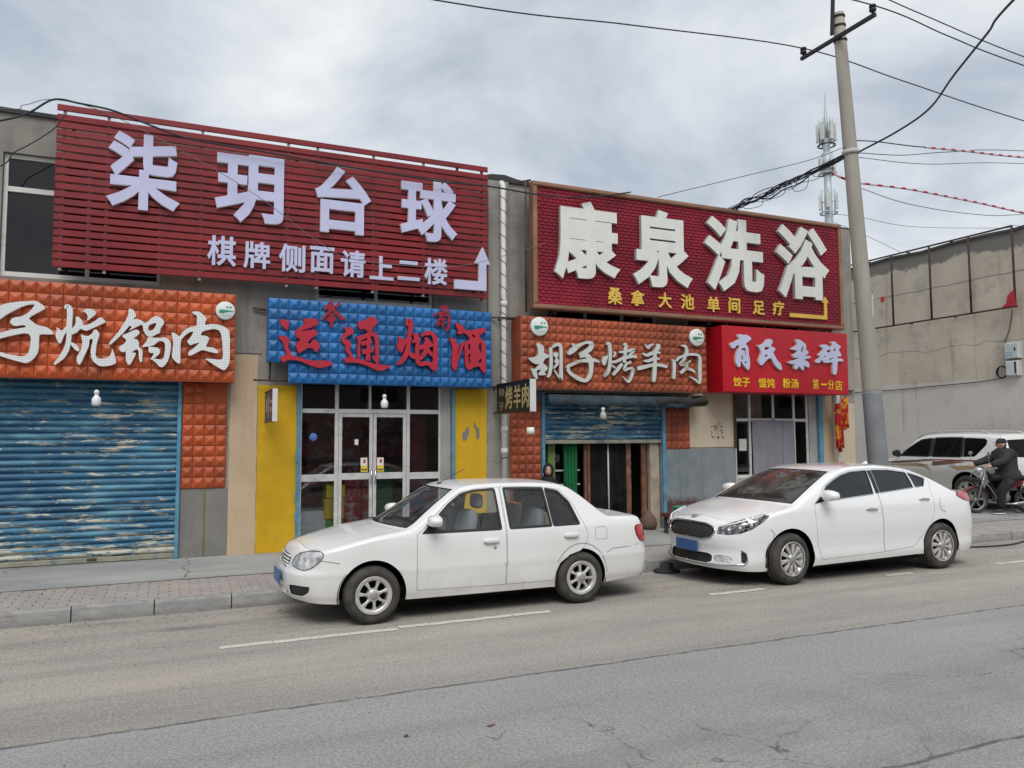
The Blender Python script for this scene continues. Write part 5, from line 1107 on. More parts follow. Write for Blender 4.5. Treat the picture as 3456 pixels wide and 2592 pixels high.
m_ = MB(); m_.tube([(5.55, 12.3, 6.46), (5.72, 12.1, 6.46)], .02, 6); m_.build('wall_bracket', M_rust, o4)
m_ = MB(); m_.tube([(5.64, 12.15, 4.1), (5.64, 12.15, 6.45)], .02, 6); m_.build('corner_tube', M_rust, o4)
# ---- red box sign
o5 = thing('box_sign', 'bright red box sign with lilac brushed characters and yellow menu words', 'sign', (11.2, 11.8, 2.77))
M_redbox = mat('red_composite_panel', (0.44, 0.006, 0.016), 0.32, var=.1, vs=1.2, spec=.5)
m_ = MB(); m_.cham(9.615, 12.86, 11.80, 12.42, 2.768, 4.045, .006); m_.build('box', M_redbox, o5)
m_ = MB(); m_.cham(9.605, 12.87, 11.795, 11.83, 2.758, 2.7675, .003); m_.build('edge_trim', M_redls, o5)
for kx in ('xiao', 'shi', 'za', 'sui'): brush(kx, 11.80, .055, M_white_l, M_white_ls, o5)
REDB = [('饺',9.851,10.053,2.870,3.054),('子',10.065,10.249,2.868,3.044),('馄',10.464,10.665,2.858,3.048),('饨',10.673,10.876,2.862,3.048),('粉',11.077,11.276,2.865,3.062),('汤',11.289,11.490,2.866,3.054),('第',11.867,12.024,2.858,3.069),('一',12.083,12.242,2.945,2.979),('分',12.274,12.439,2.863,3.056),('店',12.471,12.666,2.850,3.058)]
for i, (ch, x0, x1, z0, z1) in enumerate(REDB): letter(ch, x0, x1, z0, z1, 11.80, .012, M_gold2, M_golds, o5, .020 if i < 6 else .012)
# ---- projecting light boxes (stand out at right angles to the wall)
def lightbox(label, x, y0, y1, z0, z1, m__, edge, ht=.04):
    t_ = thing('projecting_light_box', label, 'sign', (x, y1, z0), group='projecting light boxes')
    m_ = MB(); m_.box(x - ht, x + ht, y0, y1, z0, z1); m_.build('box', m__, t_)
    for (a, c_, d_, e_) in ((y0 - .012, y0, z0 - .012, z1 + .012), (y0, y1, z1, z1 + .014), (y0, y1, z0 - .014, z0)):
        m_ = MB(); m_.box(x - ht - .012, x + ht + .012, a, c_, d_, e_); m_.build('frame', edge if a < y0 else M_blackp, t_)
    for z in (z0 + .02, z1 - .06):
        m_ = MB(); m_.tube([(x, y1, z), (x, YW + .02, z)], .016, 6); m_.build('bracket', M_rust, t_)
    return t_
M_whitef = mat('white_box_frame', (0.62, 0.62, 0.60), .5); M_blackp = mat('black_sign_face', (0.016, 0.016, 0.018), .4); M_brownp = mat('faded_brown_face', (0.10, 0.075, 0.065), .6, var=.5, vs=14)
lb = lightbox('black projecting light box with gold grill characters beside the drainpipe', 5.145, 10.86, 12.22, 2.325, 2.81, M_blackp, M_whitef)
def side_letter(ch, ya, yb, z0, z1, x, m__, parent, bold=.02):
    V, F = font_char(ch, bold)
    W = [(x - v[2] * .004, ya + v[0] * (yb - ya), z0 + v[1] * (z1 - z0)) for v in V]
    me = bpy.data.meshes.new('letter'); me.from_pydata(W, [], F); me.update(); me.materials.append(m__); return link('letter', me, None, parent)
M_goldp = mat('dull_gold_print', (0.42, 0.34, 0.15), .5); M_dullp = mat('dull_pink_print', (0.25, 0.17, 0.16), .5)
for ch, ya, yb, z0, z1, m__ in (('胡', 12.12, 11.90, 2.60, 2.74, M_dullp), ('子', 12.12, 11.90, 2.37, 2.50, M_dullp), ('烤', 11.84, 11.55, 2.38, 2.76, M_goldp), ('羊', 11.50, 11.22, 2.38, 2.76, M_goldp), ('肉', 11.17, 10.90, 2.38, 2.76, M_goldp)):
    side_letter(ch, ya, yb, z0, z1, 5.1035, m__, lb)
lb2 = lightbox('small faded brown projecting light box on the yellow pillar', 1.318, 11.25, 12.30, 2.16, 2.60, M_brownp, M_whitef, .022)
for ya, yb, z0, z1 in ((12.1, 11.98, 2.3, 2.5), (11.85, 11.78, 2.22, 2.52), (11.62, 11.46, 2.3, 2.36), (11.64, 11.42, 2.42, 2.46)):
    m_ = MB(); m_.box(1.2925, 1.2955, yb, ya, z0, z1); m_.build('faded_print', mat('faded_print', (0.36, 0.31, 0.29), .6), lb2)
# ================================================================== yard wall on the right
AX = 20.1
b = NB('old_lime_render'); v = b.pos(); xyz = b.xyz(v)
n1 = b.noise(v, .55, 7, .62); n2 = b.noise(b.pos(loc=(3, 3, 3)), 1.3, 7, .68); n3 = b.noise(b.pos(scale=(4, 4, .3)), 1.0, 5)
c = b.mix(b.ramp(n1, .28, .72), (0.46, 0.405, 0.33), (0.62, 0.555, 0.465)); c = b.mix(b.math('MULTIPLY', b.ramp(n2, .52, .72), .6), c, (0.27, 0.24, 0.205)); c = b.mix(b.math('MULTIPLY', b.ramp(n3, .6, .78), .5), c, (0.20, 0.15, 0.105))
zw = b.math('ADD', xyz[2], b.math('MULTIPLY', b.math('SUBTRACT', n2, .5), .9))
c = b.mix(b.math('MULTIPLY', b.ramp(zw, 6.86, 6.94), .8), c, (0.135, 0.135, 0.13))       # patched cement along the top
c = b.mix(b.math('MULTIPLY', b.ramp(b.math('ADD', xyz[2], b.math('MULTIPLY', b.math('SUBTRACT', n2, .5), .3)), 3.46, 3.42), .55), c, (0.64, 0.63, 0.61))   # whitewashed lower part
st = b.ramp(b.math('ABSOLUTE', b.math('SUBTRACT', b.math('ADD', xyz[2], b.math('MULTIPLY', b.noise(b.pos(loc=(0, 2, 0)), 1.5, 4), .12)), 6.24)), .03, .008)
c = b.mix(b.math('MULTIPLY', st, .55), c, (0.10, 0.09, 0.08))
st2 = b.ramp(b.math('ABSOLUTE', b.math('SUBTRACT', b.math('ADD', xyz[2], b.math('MULTIPLY', b.noise(b.pos(loc=(0, 5, 0)), .9, 4), .5)), 4.65)), .022, .006)
c = b.mix(b.math('MULTIPLY', st2, .5), c, (0.12, 0.105, 0.09))
rs = b.math('MULTIPLY', b.ramp(b.noise(b.pos(scale=(5, 5, .5), loc=(1, 1, 1)), 1, 4), .66, .74), b.ramp(xyz[2], 5.3, 5.0)); c = b.mix(b.math('MULTIPLY', rs, .35), c, (0.28, 0.12, 0.05))
b.bsdf(c, .93, 0, .2, b.bump(b.math('ADD', b.noise(v, 22, 6), b.math('MULTIPLY', n2, 2)), .015, .6)); M_yard = b.m
yw = thing('yard_wall', 'tall old rendered yard wall with dark patched top behind the parked wagon', 'wall', (AX, 16, .15))
top = [(9.6, 7.24), (10.8, 7.28), (12.2, 7.30), (12.9, 7.26), (13.6, 7.30), (14.6, 7.31), (15.6, 7.27), (16.6, 7.33), (18.0, 7.29), (20, 7.3), (34, 7.3)]
m_ = MB(); pl = [(-y, z) for y, z in [(9.6, 0)] + top + [(34, 0)]]
m_.prism(pl, 0, .3); m_.v = [(AX + y, -x, z) for x, y, z in m_.v]; m_.f = [f for f in m_.f]
me = m_.mesh('wall'); bm = bmesh.new(); bm.from_mesh(me); bmesh.ops.recalc_face_normals(bm, faces=bm.faces); bm.to_mesh(me); bm.free(); link('wall', me, M_yard, yw)
m_ = MB()
m_.prism([(-y, z + .002) for y, z in top] + [(-y, z + .07) for y, z in top[::-1]], -.05, .35); m_.v = [(AX + y, -x, z) for x, y, z in m_.v]; me = m_.mesh('coping'); bm = bmesh.new(); bm.from_mesh(me); bmesh.ops.recalc_face_normals(bm, faces=bm.faces); bm.to_mesh(me); bm.free(); link('coping', me, mat('dark_coping', (0.075, 0.08, 0.08), .9, var=.3), yw)
fr = thing('billboard_frame', 'rusty empty billboard frame on the yard wall with a torn red scrap', 'frame', (19.9, 15, 5.25))
FX = 19.9
def ftube(p, r=.024, nm='frame_tube', m__=None): t = MB(); t.tube(p, r, 6); return t.build(nm, m__ or M_rustd, fr)
M_rustd = mat('dark_rust', (0.055, 0.030, 0.026), .8, var=.4, vs=6)
ftube([(FX, 12.80, 7.36), (FX, 20.0, 7.42)], .026); ftube([(FX, 12.76, 5.24), (FX, 20.0, 5.24)], .026)
for y, t in ((12.80, 7.36), (14.0, 7.37), (15.2, 7.38), (16.48, 7.39), (18.07, 7.40), (19.6, 7.4)): ftube([(FX - .01, y, 5.22), (FX - .01, y, t + .01)], .032)
for y in (14.6, 16.0, 17.4):
    for z in (5.24, 7.38): ftube([(FX, y, z), (AX + .02, y, z)], .018, 'wall_tie')
m_ = MB(); m_.prism([(-13.15, 5.25), (-13.02, 5.36), (-12.98, 5.55), (-12.80, 5.70), (-12.765, 5.25)], -.004, .004); m_.v = [(FX - .035 + y, -x, z) for x, y, z in m_.v]; m_.build('red_scrap', mat('red_vinyl', (0.42, 0.02, 0.035), .5), fr)
# meter boxes, coil, cable
M_mbox = mat('pale_grey_box', (0.50, 0.53, 0.53), .5, var=.1)
for nm, lab, y0, y1, z0, z1, cut in (('meter_box', 'upper pale grey meter box on the yard wall with blue print', 12.82, 13.20, 3.91, 4.32, 0), ('meter_box', 'lower pale grey meter box on the yard wall beside the black coil', 12.85, 13.18, 3.46, 3.85, 1)):
    t = thing(nm, lab, 'box', (AX, (y0 + y1) / 2, z0), group='meter boxes on the yard wall')
    m_ = MB(); m_.cham(-y1, -y0, -.16, 0, z0, z1, .025); m_.v = [(AX - .001 + y, -x, z) for x, y, z in m_.v]; m_.f = [f for f in m_.f]; m_.build('box', M_mbox, t)
    if not cut:
        for k_, (ya, yb, za) in enumerate(((13.18, 12.96, 4.05), (13.18, 12.98, 3.985))):
            m_ = MB(); m_.box(AX - .1655, AX - .1625, yb, ya, za, za + .028); m_.build('blue_print', mat('pale_blue_print', (0.22, 0.45, 0.55), .5), t)
        m_ = MB(); m_.prism([(-12.93, 4.10), (-12.89, 4.10), (-12.89, 4.16), (-12.91, 4.21), (-12.93, 4.16)], 0, .003); m_.v = [(AX - .1655 + y, -x, z) for x, y, z in m_.v]; m_.build('black_mark', M_cardk, t)
    else:
        m_ = MB(); m_.box(AX - .1655, AX - .1625, 12.89, 12.94, 3.52, 3.82); m_.build('black_slot', M_cardk, t)
t = MB()
for k_ in range(4): t.tube([(AX - .05 - .012 * k_, 13.33 + (.125 + .008 * k_) * math.cos(a), 3.58 + (.165 - .006 * k_) * math.sin(a)) for a in np.linspace(0, 2 * math.pi, 25)], .014, 6, caps=False)
tag(t.build('cable_coil', M_blk), 'coil of black cable hanging beside the lower meter box', 'cable')
t = MB(); t.tube(spline([(AX - .03, 13.0, 5.2), (AX - .03, 13.1, 4.7), (AX - .03, 13.24, 4.35), (AX - .04, 13.25, 4.0), (AX - .04, 13.15, 3.92)], 6), .011, 5); tag(t.build('drop_cable', M_blk), 'thin black cable from the billboard frame to the upper meter box', 'cable')
t = MB(); t.tube(spline([(AX - .03, 13.35, 3.42), (AX - .03, 14.2, 3.36), (AX - .03, 15.6, 3.33), (AX - .03, 17, 3.30), (AX - .03, 20, 3.33)], 6), .012, 5); tag(t.build('wall_cable', M_blk), 'thin cable stapled along the yard wall above the wagon', 'cable')
t = MB(); t.lathe([(0, -.01), (.05, -.01), (.06, 0)], 10, c=(AX, 17.05, 6.1), axis='x'); 
t = MB(); t.prism([(-17.1, 6.10), (-17.02, 6.03), (-16.94, 6.12), (-16.96, 6.22), (-17.08, 6.22)], -.01, 0); t.v = [(AX - .001 + y, -x, z) for x, y, z in t.v]; tag(t.build('red_scrap', M_cardr), 'small red scrap stuck to the yard wall near the pole', 'scrap')

# ================================================================== utility pole
pole = thing('utility_pole', 'leaning concrete utility pole with black crossarm in front of the yard wall', 'utility pole', (11.49, 9.86, .12))
def pp(z): return Vector((11.49 - .0727 * z, 9.86, z))
b = NB('pole_concrete'); v = b.pos(); xyz = b.xyz(v); n1 = b.noise(b.pos(scale=(3, 3, .6)), 1.2, 6, .6)
c = b.mix(b.ramp(n1, .3, .7), (0.29, 0.265, 0.23), (0.385, 0.355, 0.31)); c = b.mix(b.ramp(xyz[2], 2.74, 2.66), c, b.mix(b.ramp(n1, .3, .7), (0.165, 0.175, 0.185), (0.22, 0.23, 0.24)))
b.bsdf(c, .85, 0, .3, b.bump(b.noise(v, 40, 4), .005, .4)); M_pole = b.m
t = MB(); t.tube([pp(z) for z in (.05, 2, 4, 6, 8, 9.5)], [.172, .158, .142, .127, .112, .100], 24); t.build('shaft', M_pole, pole)
t = MB(); t.tube([pp(.06), pp(1.3), pp(2.66), pp(2.69)], [.180, .172, .161, .156], 24); t.build('grey_sleeve', mat('grey_sleeve_paint', (0.20, 0.21, 0.22), .6, var=.15, vs=3), pole)
M_ironblk = mat('black_iron', (0.022, 0.02, 0.022), .6)
t = MB(); c0 = pp(9.02); t.obox(c0 + Vector((0, -.02, 0)), (1, 0, 0), (0, 1, 0), (0, 0, 1), .028, .84, .03); t.v = [(x - .12, y, z) for x, y, z in t.v]; t.build('crossarm', M_ironblk, pole)
for z in (8.98, 9.25, 9.42): t = MB(); t.tube([pp(z) , pp(z + .03)], .116, 20); t.build('steel_band', M_ironblk, pole)
t = MB(); t.obox(pp(9.45) + Vector((-.13, 0, .12)), (1, 0, -.0727), (0, 1, 0), (.0727, 0, 1), .02, .03, .50); t.build('top_bracket', M_ironblk, pole)
def insul(p):
    t = MB(); t.lathe([(0, 0), (.022, 0), (.022, .04), (.055, .05), (.06, .085), (.04, .09), (.04, .115), (.058, .12), (.055, .155), (.03, .17), (0, .175)], 14, c=p); return t.build('insulator', M_ironblk, pole)
insul((c0.x - .12, 9.05, 9.05)); insul((c0.x - .12, 10.62, 9.05)); tp = pp(9.95); insul((tp.x - .13, 9.86, 10.0))
t = MB(); t.tube([pp(6.93), pp(7.0)], .146, 20); t.build('cable_strap', mat('pale_strap', (0.42, 0.42, 0.40), .6), pole)
t = MB(); t.obox(pp(4.2) + Vector((.05, -.135, 0)), (1, 0, 0), (0, 1, 0), (0, 0, 1), .02, .003, .2); t.build('torn_paper', mat('torn_paper', (0.45, 0.45, 0.42), .8), pole)

# ================================================================== overhead wires
def wire(pts, r, label, m__=None, name='overhead_wire', grp='overhead wires', n=8, smooth_n=8):
    t = MB(); t.tube(spline(pts, smooth_n), r, 6); return tag(t.build(name, m__ or M_wire), label, 'wire', grp)
M_wire = mat('black_wire', (0.02, 0.02, 0.028), .6)
xa = c0.x - .12
wire([(-40, 10.62, 9.3), (-16, 10.62, 8.25), (-4, 10.62, 8.1), (3.6, 10.62, 8.46), (7.0, 10.62, 8.83), (xa, 10.62, 9.20), (13.4, 10.62, 9.06), (17.1, 10.62, 8.86), (26, 10.62, 8.6), (48, 10.62, 9.2)], .011, 'power wire on the far insulator crossing the sky left of the pole')
wire([(-40, 9.05, 9.3), (-16, 9.05, 8.9), (0, 9.05, 8.85), (7, 9.05, 9.0), (xa, 9.05, 9.21), (12.6, 9.05, 9.06), (14.8, 9.05, 8.92), (24, 9.05, 8.6), (48, 9.05, 9.2)], .011, 'power wire on the near insulator falling to the right')
wire([(-40, 9.86, 10.2), (-16, 9.86, 9.9), (0, 9.86, 9.85), (7, 9.86, 10.0), (tp.x - .13, 9.86, 10.16), (13, 9.86, 9.98), (16.5, 9.86, 9.72), (26, 9.86, 9.4), (48, 9.86, 10)], .011, 'power wire on the top pin insulator of the pole')
wire([tuple(pp(6.97) + Vector((.13, -.05, 0))), (11.15, 9.0, 7.07), (10.75, 8.1, 7.03), (10.08, 7.2, 7.03), (9.35, 6.2, 7.0), (8.67, 5.4, 6.88), (6.5, 2.0, 6.6), (2.0, -5.0, 6.8)], .016, 'thick black cable crossing the street from the pole strap')
wire([tuple(pp(6.98) + Vector((.1, 0, 0))), (12.29, 9.86, 7.11), (13.56, 9.86, 7.36), (15.83, 9.86, 7.72), (24, 9.86, 8.6)], .007, 'upper thin wire running right from the pole strap')
wire([tuple(pp(6.9) + Vector((.1, 0, 0))), (12.91, 9.86, 7.03), (15.8, 9.86, 7.45), (24, 9.86, 8.3)], .006, 'lower thin wire running right from the pole strap')
wire([(6.2, 10.9, 5.72 + .6), (7.29, 10.5, 5.88), (9.04, 10.5, 6.46), (10.4, 10.3, 6.88), tuple(pp(7.05) + Vector((-.12, 0, 0)))][1:], .006, 'thin wire rising from behind the bath sign to the pole')
wire([tuple(pp(6.35) + Vector((.12, 0, 0))), (12.43, 9.9, 6.22), (14.22, 9.9, 6.23), (15.8, 9.9, 6.41), (20, 9.9, 7.2)], .006, 'thin sagging wire below the lower striped tube')
wire([(12.9, 12.3, 6.75), (13.55, 12.0, 6.66), (15.33, 12.0, 6.63), (19.12, 12.0, 7.02), (19.9, 12.8, 7.38)], .005, 'thin slack wire from the bath sign to the billboard frame')
wire([(12.95, 12.5, 6.95), (17.06, 16.0, 7.98), (18.31, 16.0, 7.72), (20.0, 16.2, 7.42)][1:], .006, 'thin wire dropping to the top of the yard wall')
b = NB('red_white_guard'); v = b.pos(); xyz = b.xyz(v); sw = b.math('FRACT', b.math('MULTIPLY', xyz[0], 3.6)); b.bsdf(b.mix(b.ramp(sw, .40, .42), (0.48, 0.02, 0.05), (0.62, 0.60, 0.64)), .5); M_guard = b.m
def guard(pts, lab, i0, i1):
    t = thing('striped_guy_guard', lab, 'cable guard', tuple(pts[i0]), group='striped cable guards')
    q = spline(pts, 6); a = MB(); a.tube(q, .010, 6); a.build('cable', M_wire, t)
    g_ = MB(); g_.tube(q[i0 * 6: i1 * 6 + 1], .021, 8); g_.build('striped_tube', M_guard, t)
guard([tuple(pp(7.2) + Vector((.1, 0, 0))), (11.6, 9.85, 7.26), (12.43, 9.85, 7.31), (12.9, 9.85, 7.35), (13.96, 9.85, 7.44), (15.81, 9.85, 7.58), (20, 9.85, 8.0)], 'upper red and white striped cable guard right of the pole', 3, 6)
guard([(10.63, 9.95, 6.57), (10.95, 9.98, 6.52), (11.32, 9.95, 6.48), (12.38, 9.85, 6.48), (13.51, 9.85, 6.47), (14.57, 9.85, 6.45), (15.72, 9.85, 6.41), (20, 9.85, 6.3)], 'lower red and white striped cable guard right of the pole', 0, 6)
# heavy bundle from the sign roof to the pole
bn = thing('cable_bundle', 'tangled black cable bundle from the top of the bath sign to the pole', 'cable', (10.3, 12.0, 6.44), group='overhead wires')
rb = random.Random(5); A = Vector((10.1, 12.05, 6.44)); B = pp(6.9) + Vector((-.1, .05, 0))
for k_ in range(9):
    q = []
    for i in range(9):
        t = i / 8; p = A.lerp(B, t) + Vector((rb.uniform(-.03, .03), rb.uniform(-.03, .03), rb.uniform(-.035, .035) * (1 + 1.5 * (1 - t)) - (.10 if k_ < 3 else .02) * 4 * t * (1 - t))); q.append(tuple(p))
    q[0] = tuple(A + Vector((rb.uniform(-.15, .2), 0, rb.uniform(-.02, .03))))
    t_ = MB(); t_.tube(spline(q, 4), rb.choice((.009, .012, .016)), 5); t_.build('strand', M_wire, bn)
for k_ in range(7):
    t = .15 + .1 * k_; p = A.lerp(B, t); r_ = rb.uniform(.08, .2)
    q = [p, p + Vector((rb.uniform(-.1, .1), rb.uniform(-.1, .1), -r_)), p + Vector((.15, -.25, -r_ * .9)), p + Vector((.12, -.35, .05))]
    t_ = MB(); t_.tube(spline([tuple(x) for x in q], 5), .006, 5); t_.build('loop', M_wire, bn)
# cable slung along the roofline in front of the billiards sign
wire([(-6, 11.98, 5.7), (-2.9, 11.98, 5.95), (-2.21, 11.98, 6.18), (-1.89, 11.98, 6.34), (-1.6, 11.98, 6.58), (-1.28, 11.98, 6.58), (-.88, 11.98, 6.55), (-.51, 11.98, 6.45), (-.02, 11.98, 6.32), (.38, 11.98, 6.28), (1.11, 11.98, 6.26), (2.3, 11.98, 6.21), (3.98, 11.98, 6.17), (4.84, 11.95, 6.19), (5.73, 11.88, 6.14), (6.42, 11.87, 6.17), (7.11, 11.88, 6.29), (7.7, 11.95, 6.45)], .014, 'black cable draped over the top of the slatted sign', name='draped_cable')
wire([(-6, 11.98, 6.1), (-2.4, 11.98, 6.33), (-1.95, 11.98, 6.44), (-1.6, 11.99, 6.585), (-.95, 11.98, 6.50), (.2, 11.97, 6.02), (1.1, 11.95, 5.55), (2.0, 11.95, 4.95), (2.6, 11.97, 4.72), (4.2, 11.98, 4.75), (5.5, 11.98, 5.15), (5.9, 11.9, 5.3)], .005, 'thin grey wire hanging diagonally across the slatted sign', mat('grey_wire', (0.16, 0.14, 0.14), .6), name='draped_cable')
wire([(-6, 11.98, 5.2), (-2.6, 11.98, 5.45), (-2.0, 11.98, 5.80), (-1.6, 11.98, 6.15), (-1.45, 11.99, 6.4)], .008, 'short black cable sagging beside the upper left window', name='draped_cable')

# ================================================================== telecom mast far behind
TX, TY = 43.1, 40.8
M_mast = mat('mast_grey', (0.42, 0.47, 0.50), .5, .2, var=.1); M_ant = mat('antenna_panel', (0.52, 0.54, 0.52), .5)
ms = thing('telecom_mast', 'pale grey telecom mast with antenna panels rising behind the bath sign', 'mast', (TX, TY, 0))
def mz(h): return h
t = MB(); t.tube([(TX, TY, -.1), (TX, TY, 17.3), (TX, TY, 23.5)], [.36, .29, .22], 16); t.build('shaft', M_mast, ms)
t = MB(); t.tube([(TX, TY, 23.5), (TX, TY, 24.7), (TX, TY, 27.0)], [.17, .14, .04], 10); t.build('spire', M_mast, ms)
for lvl, (ya, yb, rad, nn) in enumerate(((24.6, 23.3, .62, 6), (22.0, 21.2, .55, 4), (19.4, 18.3, .58, 4))):
    z0, z1 = mz(yb), mz(ya)
    for k_ in range(nn):
        a = 2 * math.pi * k_ / nn + .35 + lvl; cx, cy = TX + rad * math.cos(a), TY + rad * math.sin(a)
        t = MB(); t.obox((cx, cy, (z0 + z1) / 2), (math.cos(a), math.sin(a), 0), (-math.sin(a), math.cos(a), 0), (0, 0, 1), .07, .14, (z1 - z0) / 2); t.build('antenna_panel', M_ant, ms)
        t = MB(); t.tube([(cx - .15 * math.cos(a), cy - .15 * math.sin(a), z0 - .35), (cx - .15 * math.cos(a), cy - .15 * math.sin(a), z1 + .35)], .05, 6); t.build('antenna_pipe', M_mast, ms)
        t = MB(); t.tube([(TX, TY, (z0 + z1) / 2), (cx, cy, (z0 + z1) / 2)], .04, 5); t.build('arm', M_mast, ms)
    t = MB(); t.tube([(TX + .6 * math.cos(a), TY + .6 * math.sin(a), z0 - .3) for a in np.linspace(0, 2 * math.pi, 21)], .05, 6, caps=False); t.build('ring', M_wire if lvl == 0 else M_mast, ms)
t = MB(); t.tube([(TX, TY, 20.9), (TX, TY, 22.4)], [.4, .4], 14); t.build('equipment_drum', M_mast, ms)

# ================================================================== drainpipes, lamps, cloths
M_pvcw = mat('white_pvc', (0.68, 0.68, 0.65), .45, var=.1, grime=(0.35, 0.32, 0.27), gs=4, gth=(.55, .72))
dp = thing('drainpipe', 'tall white drainpipe wrapped with string between the two big signs', 'pipe', (5.28, 12.33, .17))
t = MB(); t.tube(spline([(5.28, 12.44, 6.44), (5.28, 12.38, 6.43), (5.28, 12.33, 6.36)], 4) + [(5.285, 12.33, 4), (5.30, 12.33, .19)], .052, 14); t.build('pipe', M_pvcw, dp)
for z in (2.0, 1.62, 4.2): t = MB(); t.tube([(5.292, 12.33, z), (5.292, 12.33, z + .10)], .062, 14); t.build('socket', M_pvcw, dp)
t = MB(); t.tube([(5.283 + .056 * math.cos(a), 12.33 + .056 * math.sin(a), 6.3 - a * .0365) for a in np.linspace(0, 96, 480)], .0045, 4); t.build('string', M_wire, dp)
t = MB(); t.tube([(5.296 + .064 * math.cos(a), 12.33 + .064 * math.sin(a), 1.56 + .01 * math.sin(3 * a)) for a in np.linspace(0, 12.6, 40)], .007, 5); t.tube([(5.25, 12.28, 1.56), (5.14, 12.3, 1.45), (5.12, 12.32, 1.52)], .006, 5); t.build('rusty_tie', M_rust, dp)
dp2 = thing('drainpipe', 'short white drainpipe at the right end of the shop row behind the red cloths', 'pipe', (13.06, 12.3, .17)); t = MB(); t.tube([(13.06, 12.30, 4.1), (13.06, 12.30, .18)], .045, 12); t.build('pipe', M_pvcw, dp2)
M_bulb = mat('milky_bulb', (0.74, 0.75, 0.80), .35, var=.03)
def bulb(label, x, y, z, dull=False):
    t_ = thing('hanging_bulb', label, 'light bulb', (x, y, z), group='bulbs hanging at the shop fronts')
    m_ = MB(); m_.lathe([(0, 0), (.045, .004), (.058, .03), (.060, .085), (.05, .115), (.030, .135), (.026, .16)], 18, c=(x, y, z)); m_.build('bulb', M_bulb if not dull else mat('dusty_bulb', (0.42, 0.41, 0.37), .6), t_)
    m_ = MB(); m_.lathe([(.026, .161), (.033, .165), (.034, .20), (.024, .215), (.012, .22), (.004, .225)], 14, c=(x, y, z)); m_.build('socket', M_cardw, t_)
    m_ = MB(); m_.tube([(x, y, z + .22), (x + .004, y + .01, z + .40), (x, y + .04, z + .52)], .005, 5); m_.build('flex', M_wire, t_)
bulb('white bulb hanging in front of the peeling blue shutter', -.95, 11.9, 2.36); bulb('white bulb hanging in front of the glass doors', 3.08, 12.0, 2.38); bulb('dusty bulb hanging under the grill sign', 7.08, 12.0, 2.22, True)
t = MB(); t.lathe([(0, 0), (.06, .004), (.064, .05), (.06, .11), (0, .115)], 16, c=(5.17, 11.0, 1.955)); tag(t.build('small_lamp', M_cardw), 'small white lamp under the end of the black projecting light box', 'lamp')
b = NB('red_gold_cloth'); v = b.pos(); b.bsdf(b.mix(b.ramp(b.noise(v, 9, 3), .52, .58), (0.42, 0.012, 0.012), (0.62, 0.30, 0.02)), .75); M_cloth = b.m
curtain('hanging_cloth', 'long red and gold festive cloth tied to the end drainpipe', 12.90, 13.09, 1.62, 2.60, 12.20, M_cloth, 3, .05, hem=lambda t: .05 * math.sin(9 * t), cat='cloth')
curtain('hanging_cloth', 'shorter red and gold festive cloth beside the long one', 13.07, 13.22, 2.02, 2.74, 12.17, M_cloth, 2, .05, hem=lambda t: .08 * t, cat='cloth')
# green tubs on a rusty bench, black rubber base, hose
bn2 = thing('rusty_bench', 'rusty red metal bench in front of the zinc sheet', 'bench', (8.9, 11.6, .14))
m_ = MB(); m_.cham(8.25, 9.45, 11.4, 11.95, .46, .52, .008); m_.build('top', mat('rust_red_paint', (0.16, 0.035, 0.025), .8, var=.3), bn2)
for x in (8.30, 9.36):
    for y in (11.43, 11.88): m_ = MB(); m_.box(x, x + .05, y, y + .05, .14, .459); m_.build('leg', M_rust, bn2)
for k_, (z, w) in enumerate(((.522, .46), (.585, .43))):
    m_ = MB(); m_.lathe([(.0, .0), (w - .06, .0), (w, .05), (w + .015, .055), (w + .01, .06), (0, .058)], 28, c=(8.78, 11.66, z)); m_.v = [(x, 11.66 + (y - 11.66) * .62, zz_) for x, y, zz_ in m_.v]
    tag(m_.build('plastic_tub', mat('green_plastic', (0.035, 0.27, 0.15), .4, var=.1)), '%s green plastic tub on the rusty bench' % ('lower' if k_ == 0 else 'upper'), 'tub', 'green tubs on the bench')
t = MB(); t.lathe([(0, 0), (.19, 0), (.19, .03), (.11, .05), (.085, .13), (.07, .14), (0, .14)], 24, c=(6.60, 9.44, -.04)); tag(t.build('rubber_base', mat('black_rubber', (0.03, 0.032, 0.032), .8, var=.3)), 'black rubber post base at the kerb under the newer sedan nose', 'post base')
t = MB(); t.tube(spline([(12.3, 9.35, -.03), (12.9, 9.1, -.015), (13.6, 9.05, -.012), (14.5, 9.3, -.02), (15.4, 9.35, -.03), (16.2, 9.2, -.02)], 8), .014, 6); tag(t.build('ground_hose', M_blk), 'black hose lying along the gutter behind the newer sedan', 'hose')
# grit and small litter
gm = MB(); rb = random.Random(11)
for k_ in range(900):
    x = rb.uniform(-4, 16); y = rb.choice((rb.uniform(9.0, 9.55), rb.uniform(3.0, 9.5), rb.uniform(7.3, 9.5))); s = rb.uniform(.003, .010) * (1.4 if y > 9 else 1)
    z = -.0 if y < 7.6 else -.012 * (y - 7.6) / .8 if y < 8.4 else -.012 - .018 * (y - 8.4) / .6 if y < 9 else -.03 - .022 * (y - 9) / .72
    a = [rb.uniform(.6, 1.3) for _ in range(6)]
    gm.add([(x + s * a[0], y, z + s * .4), (x - s * a[1], y, z + s * .3), (x, y + s * a[2], z + s * .4), (x, y - s * a[3], z + s * .3), (x, y, z + s * a[4]), (x, y, z - .002)], [(0, 2, 4), (2, 1, 4), (1, 3, 4), (3, 0, 4), (2, 0, 5), (1, 2, 5), (3, 1, 5), (0, 3, 5)])
o = gm.build('grit', mat('grit', (0.22, 0.20, 0.17), .9, var=.5, vs=30)); tag(o, 'scattered grit and small stones on the road and gutter', 'grit', kind='stuff')
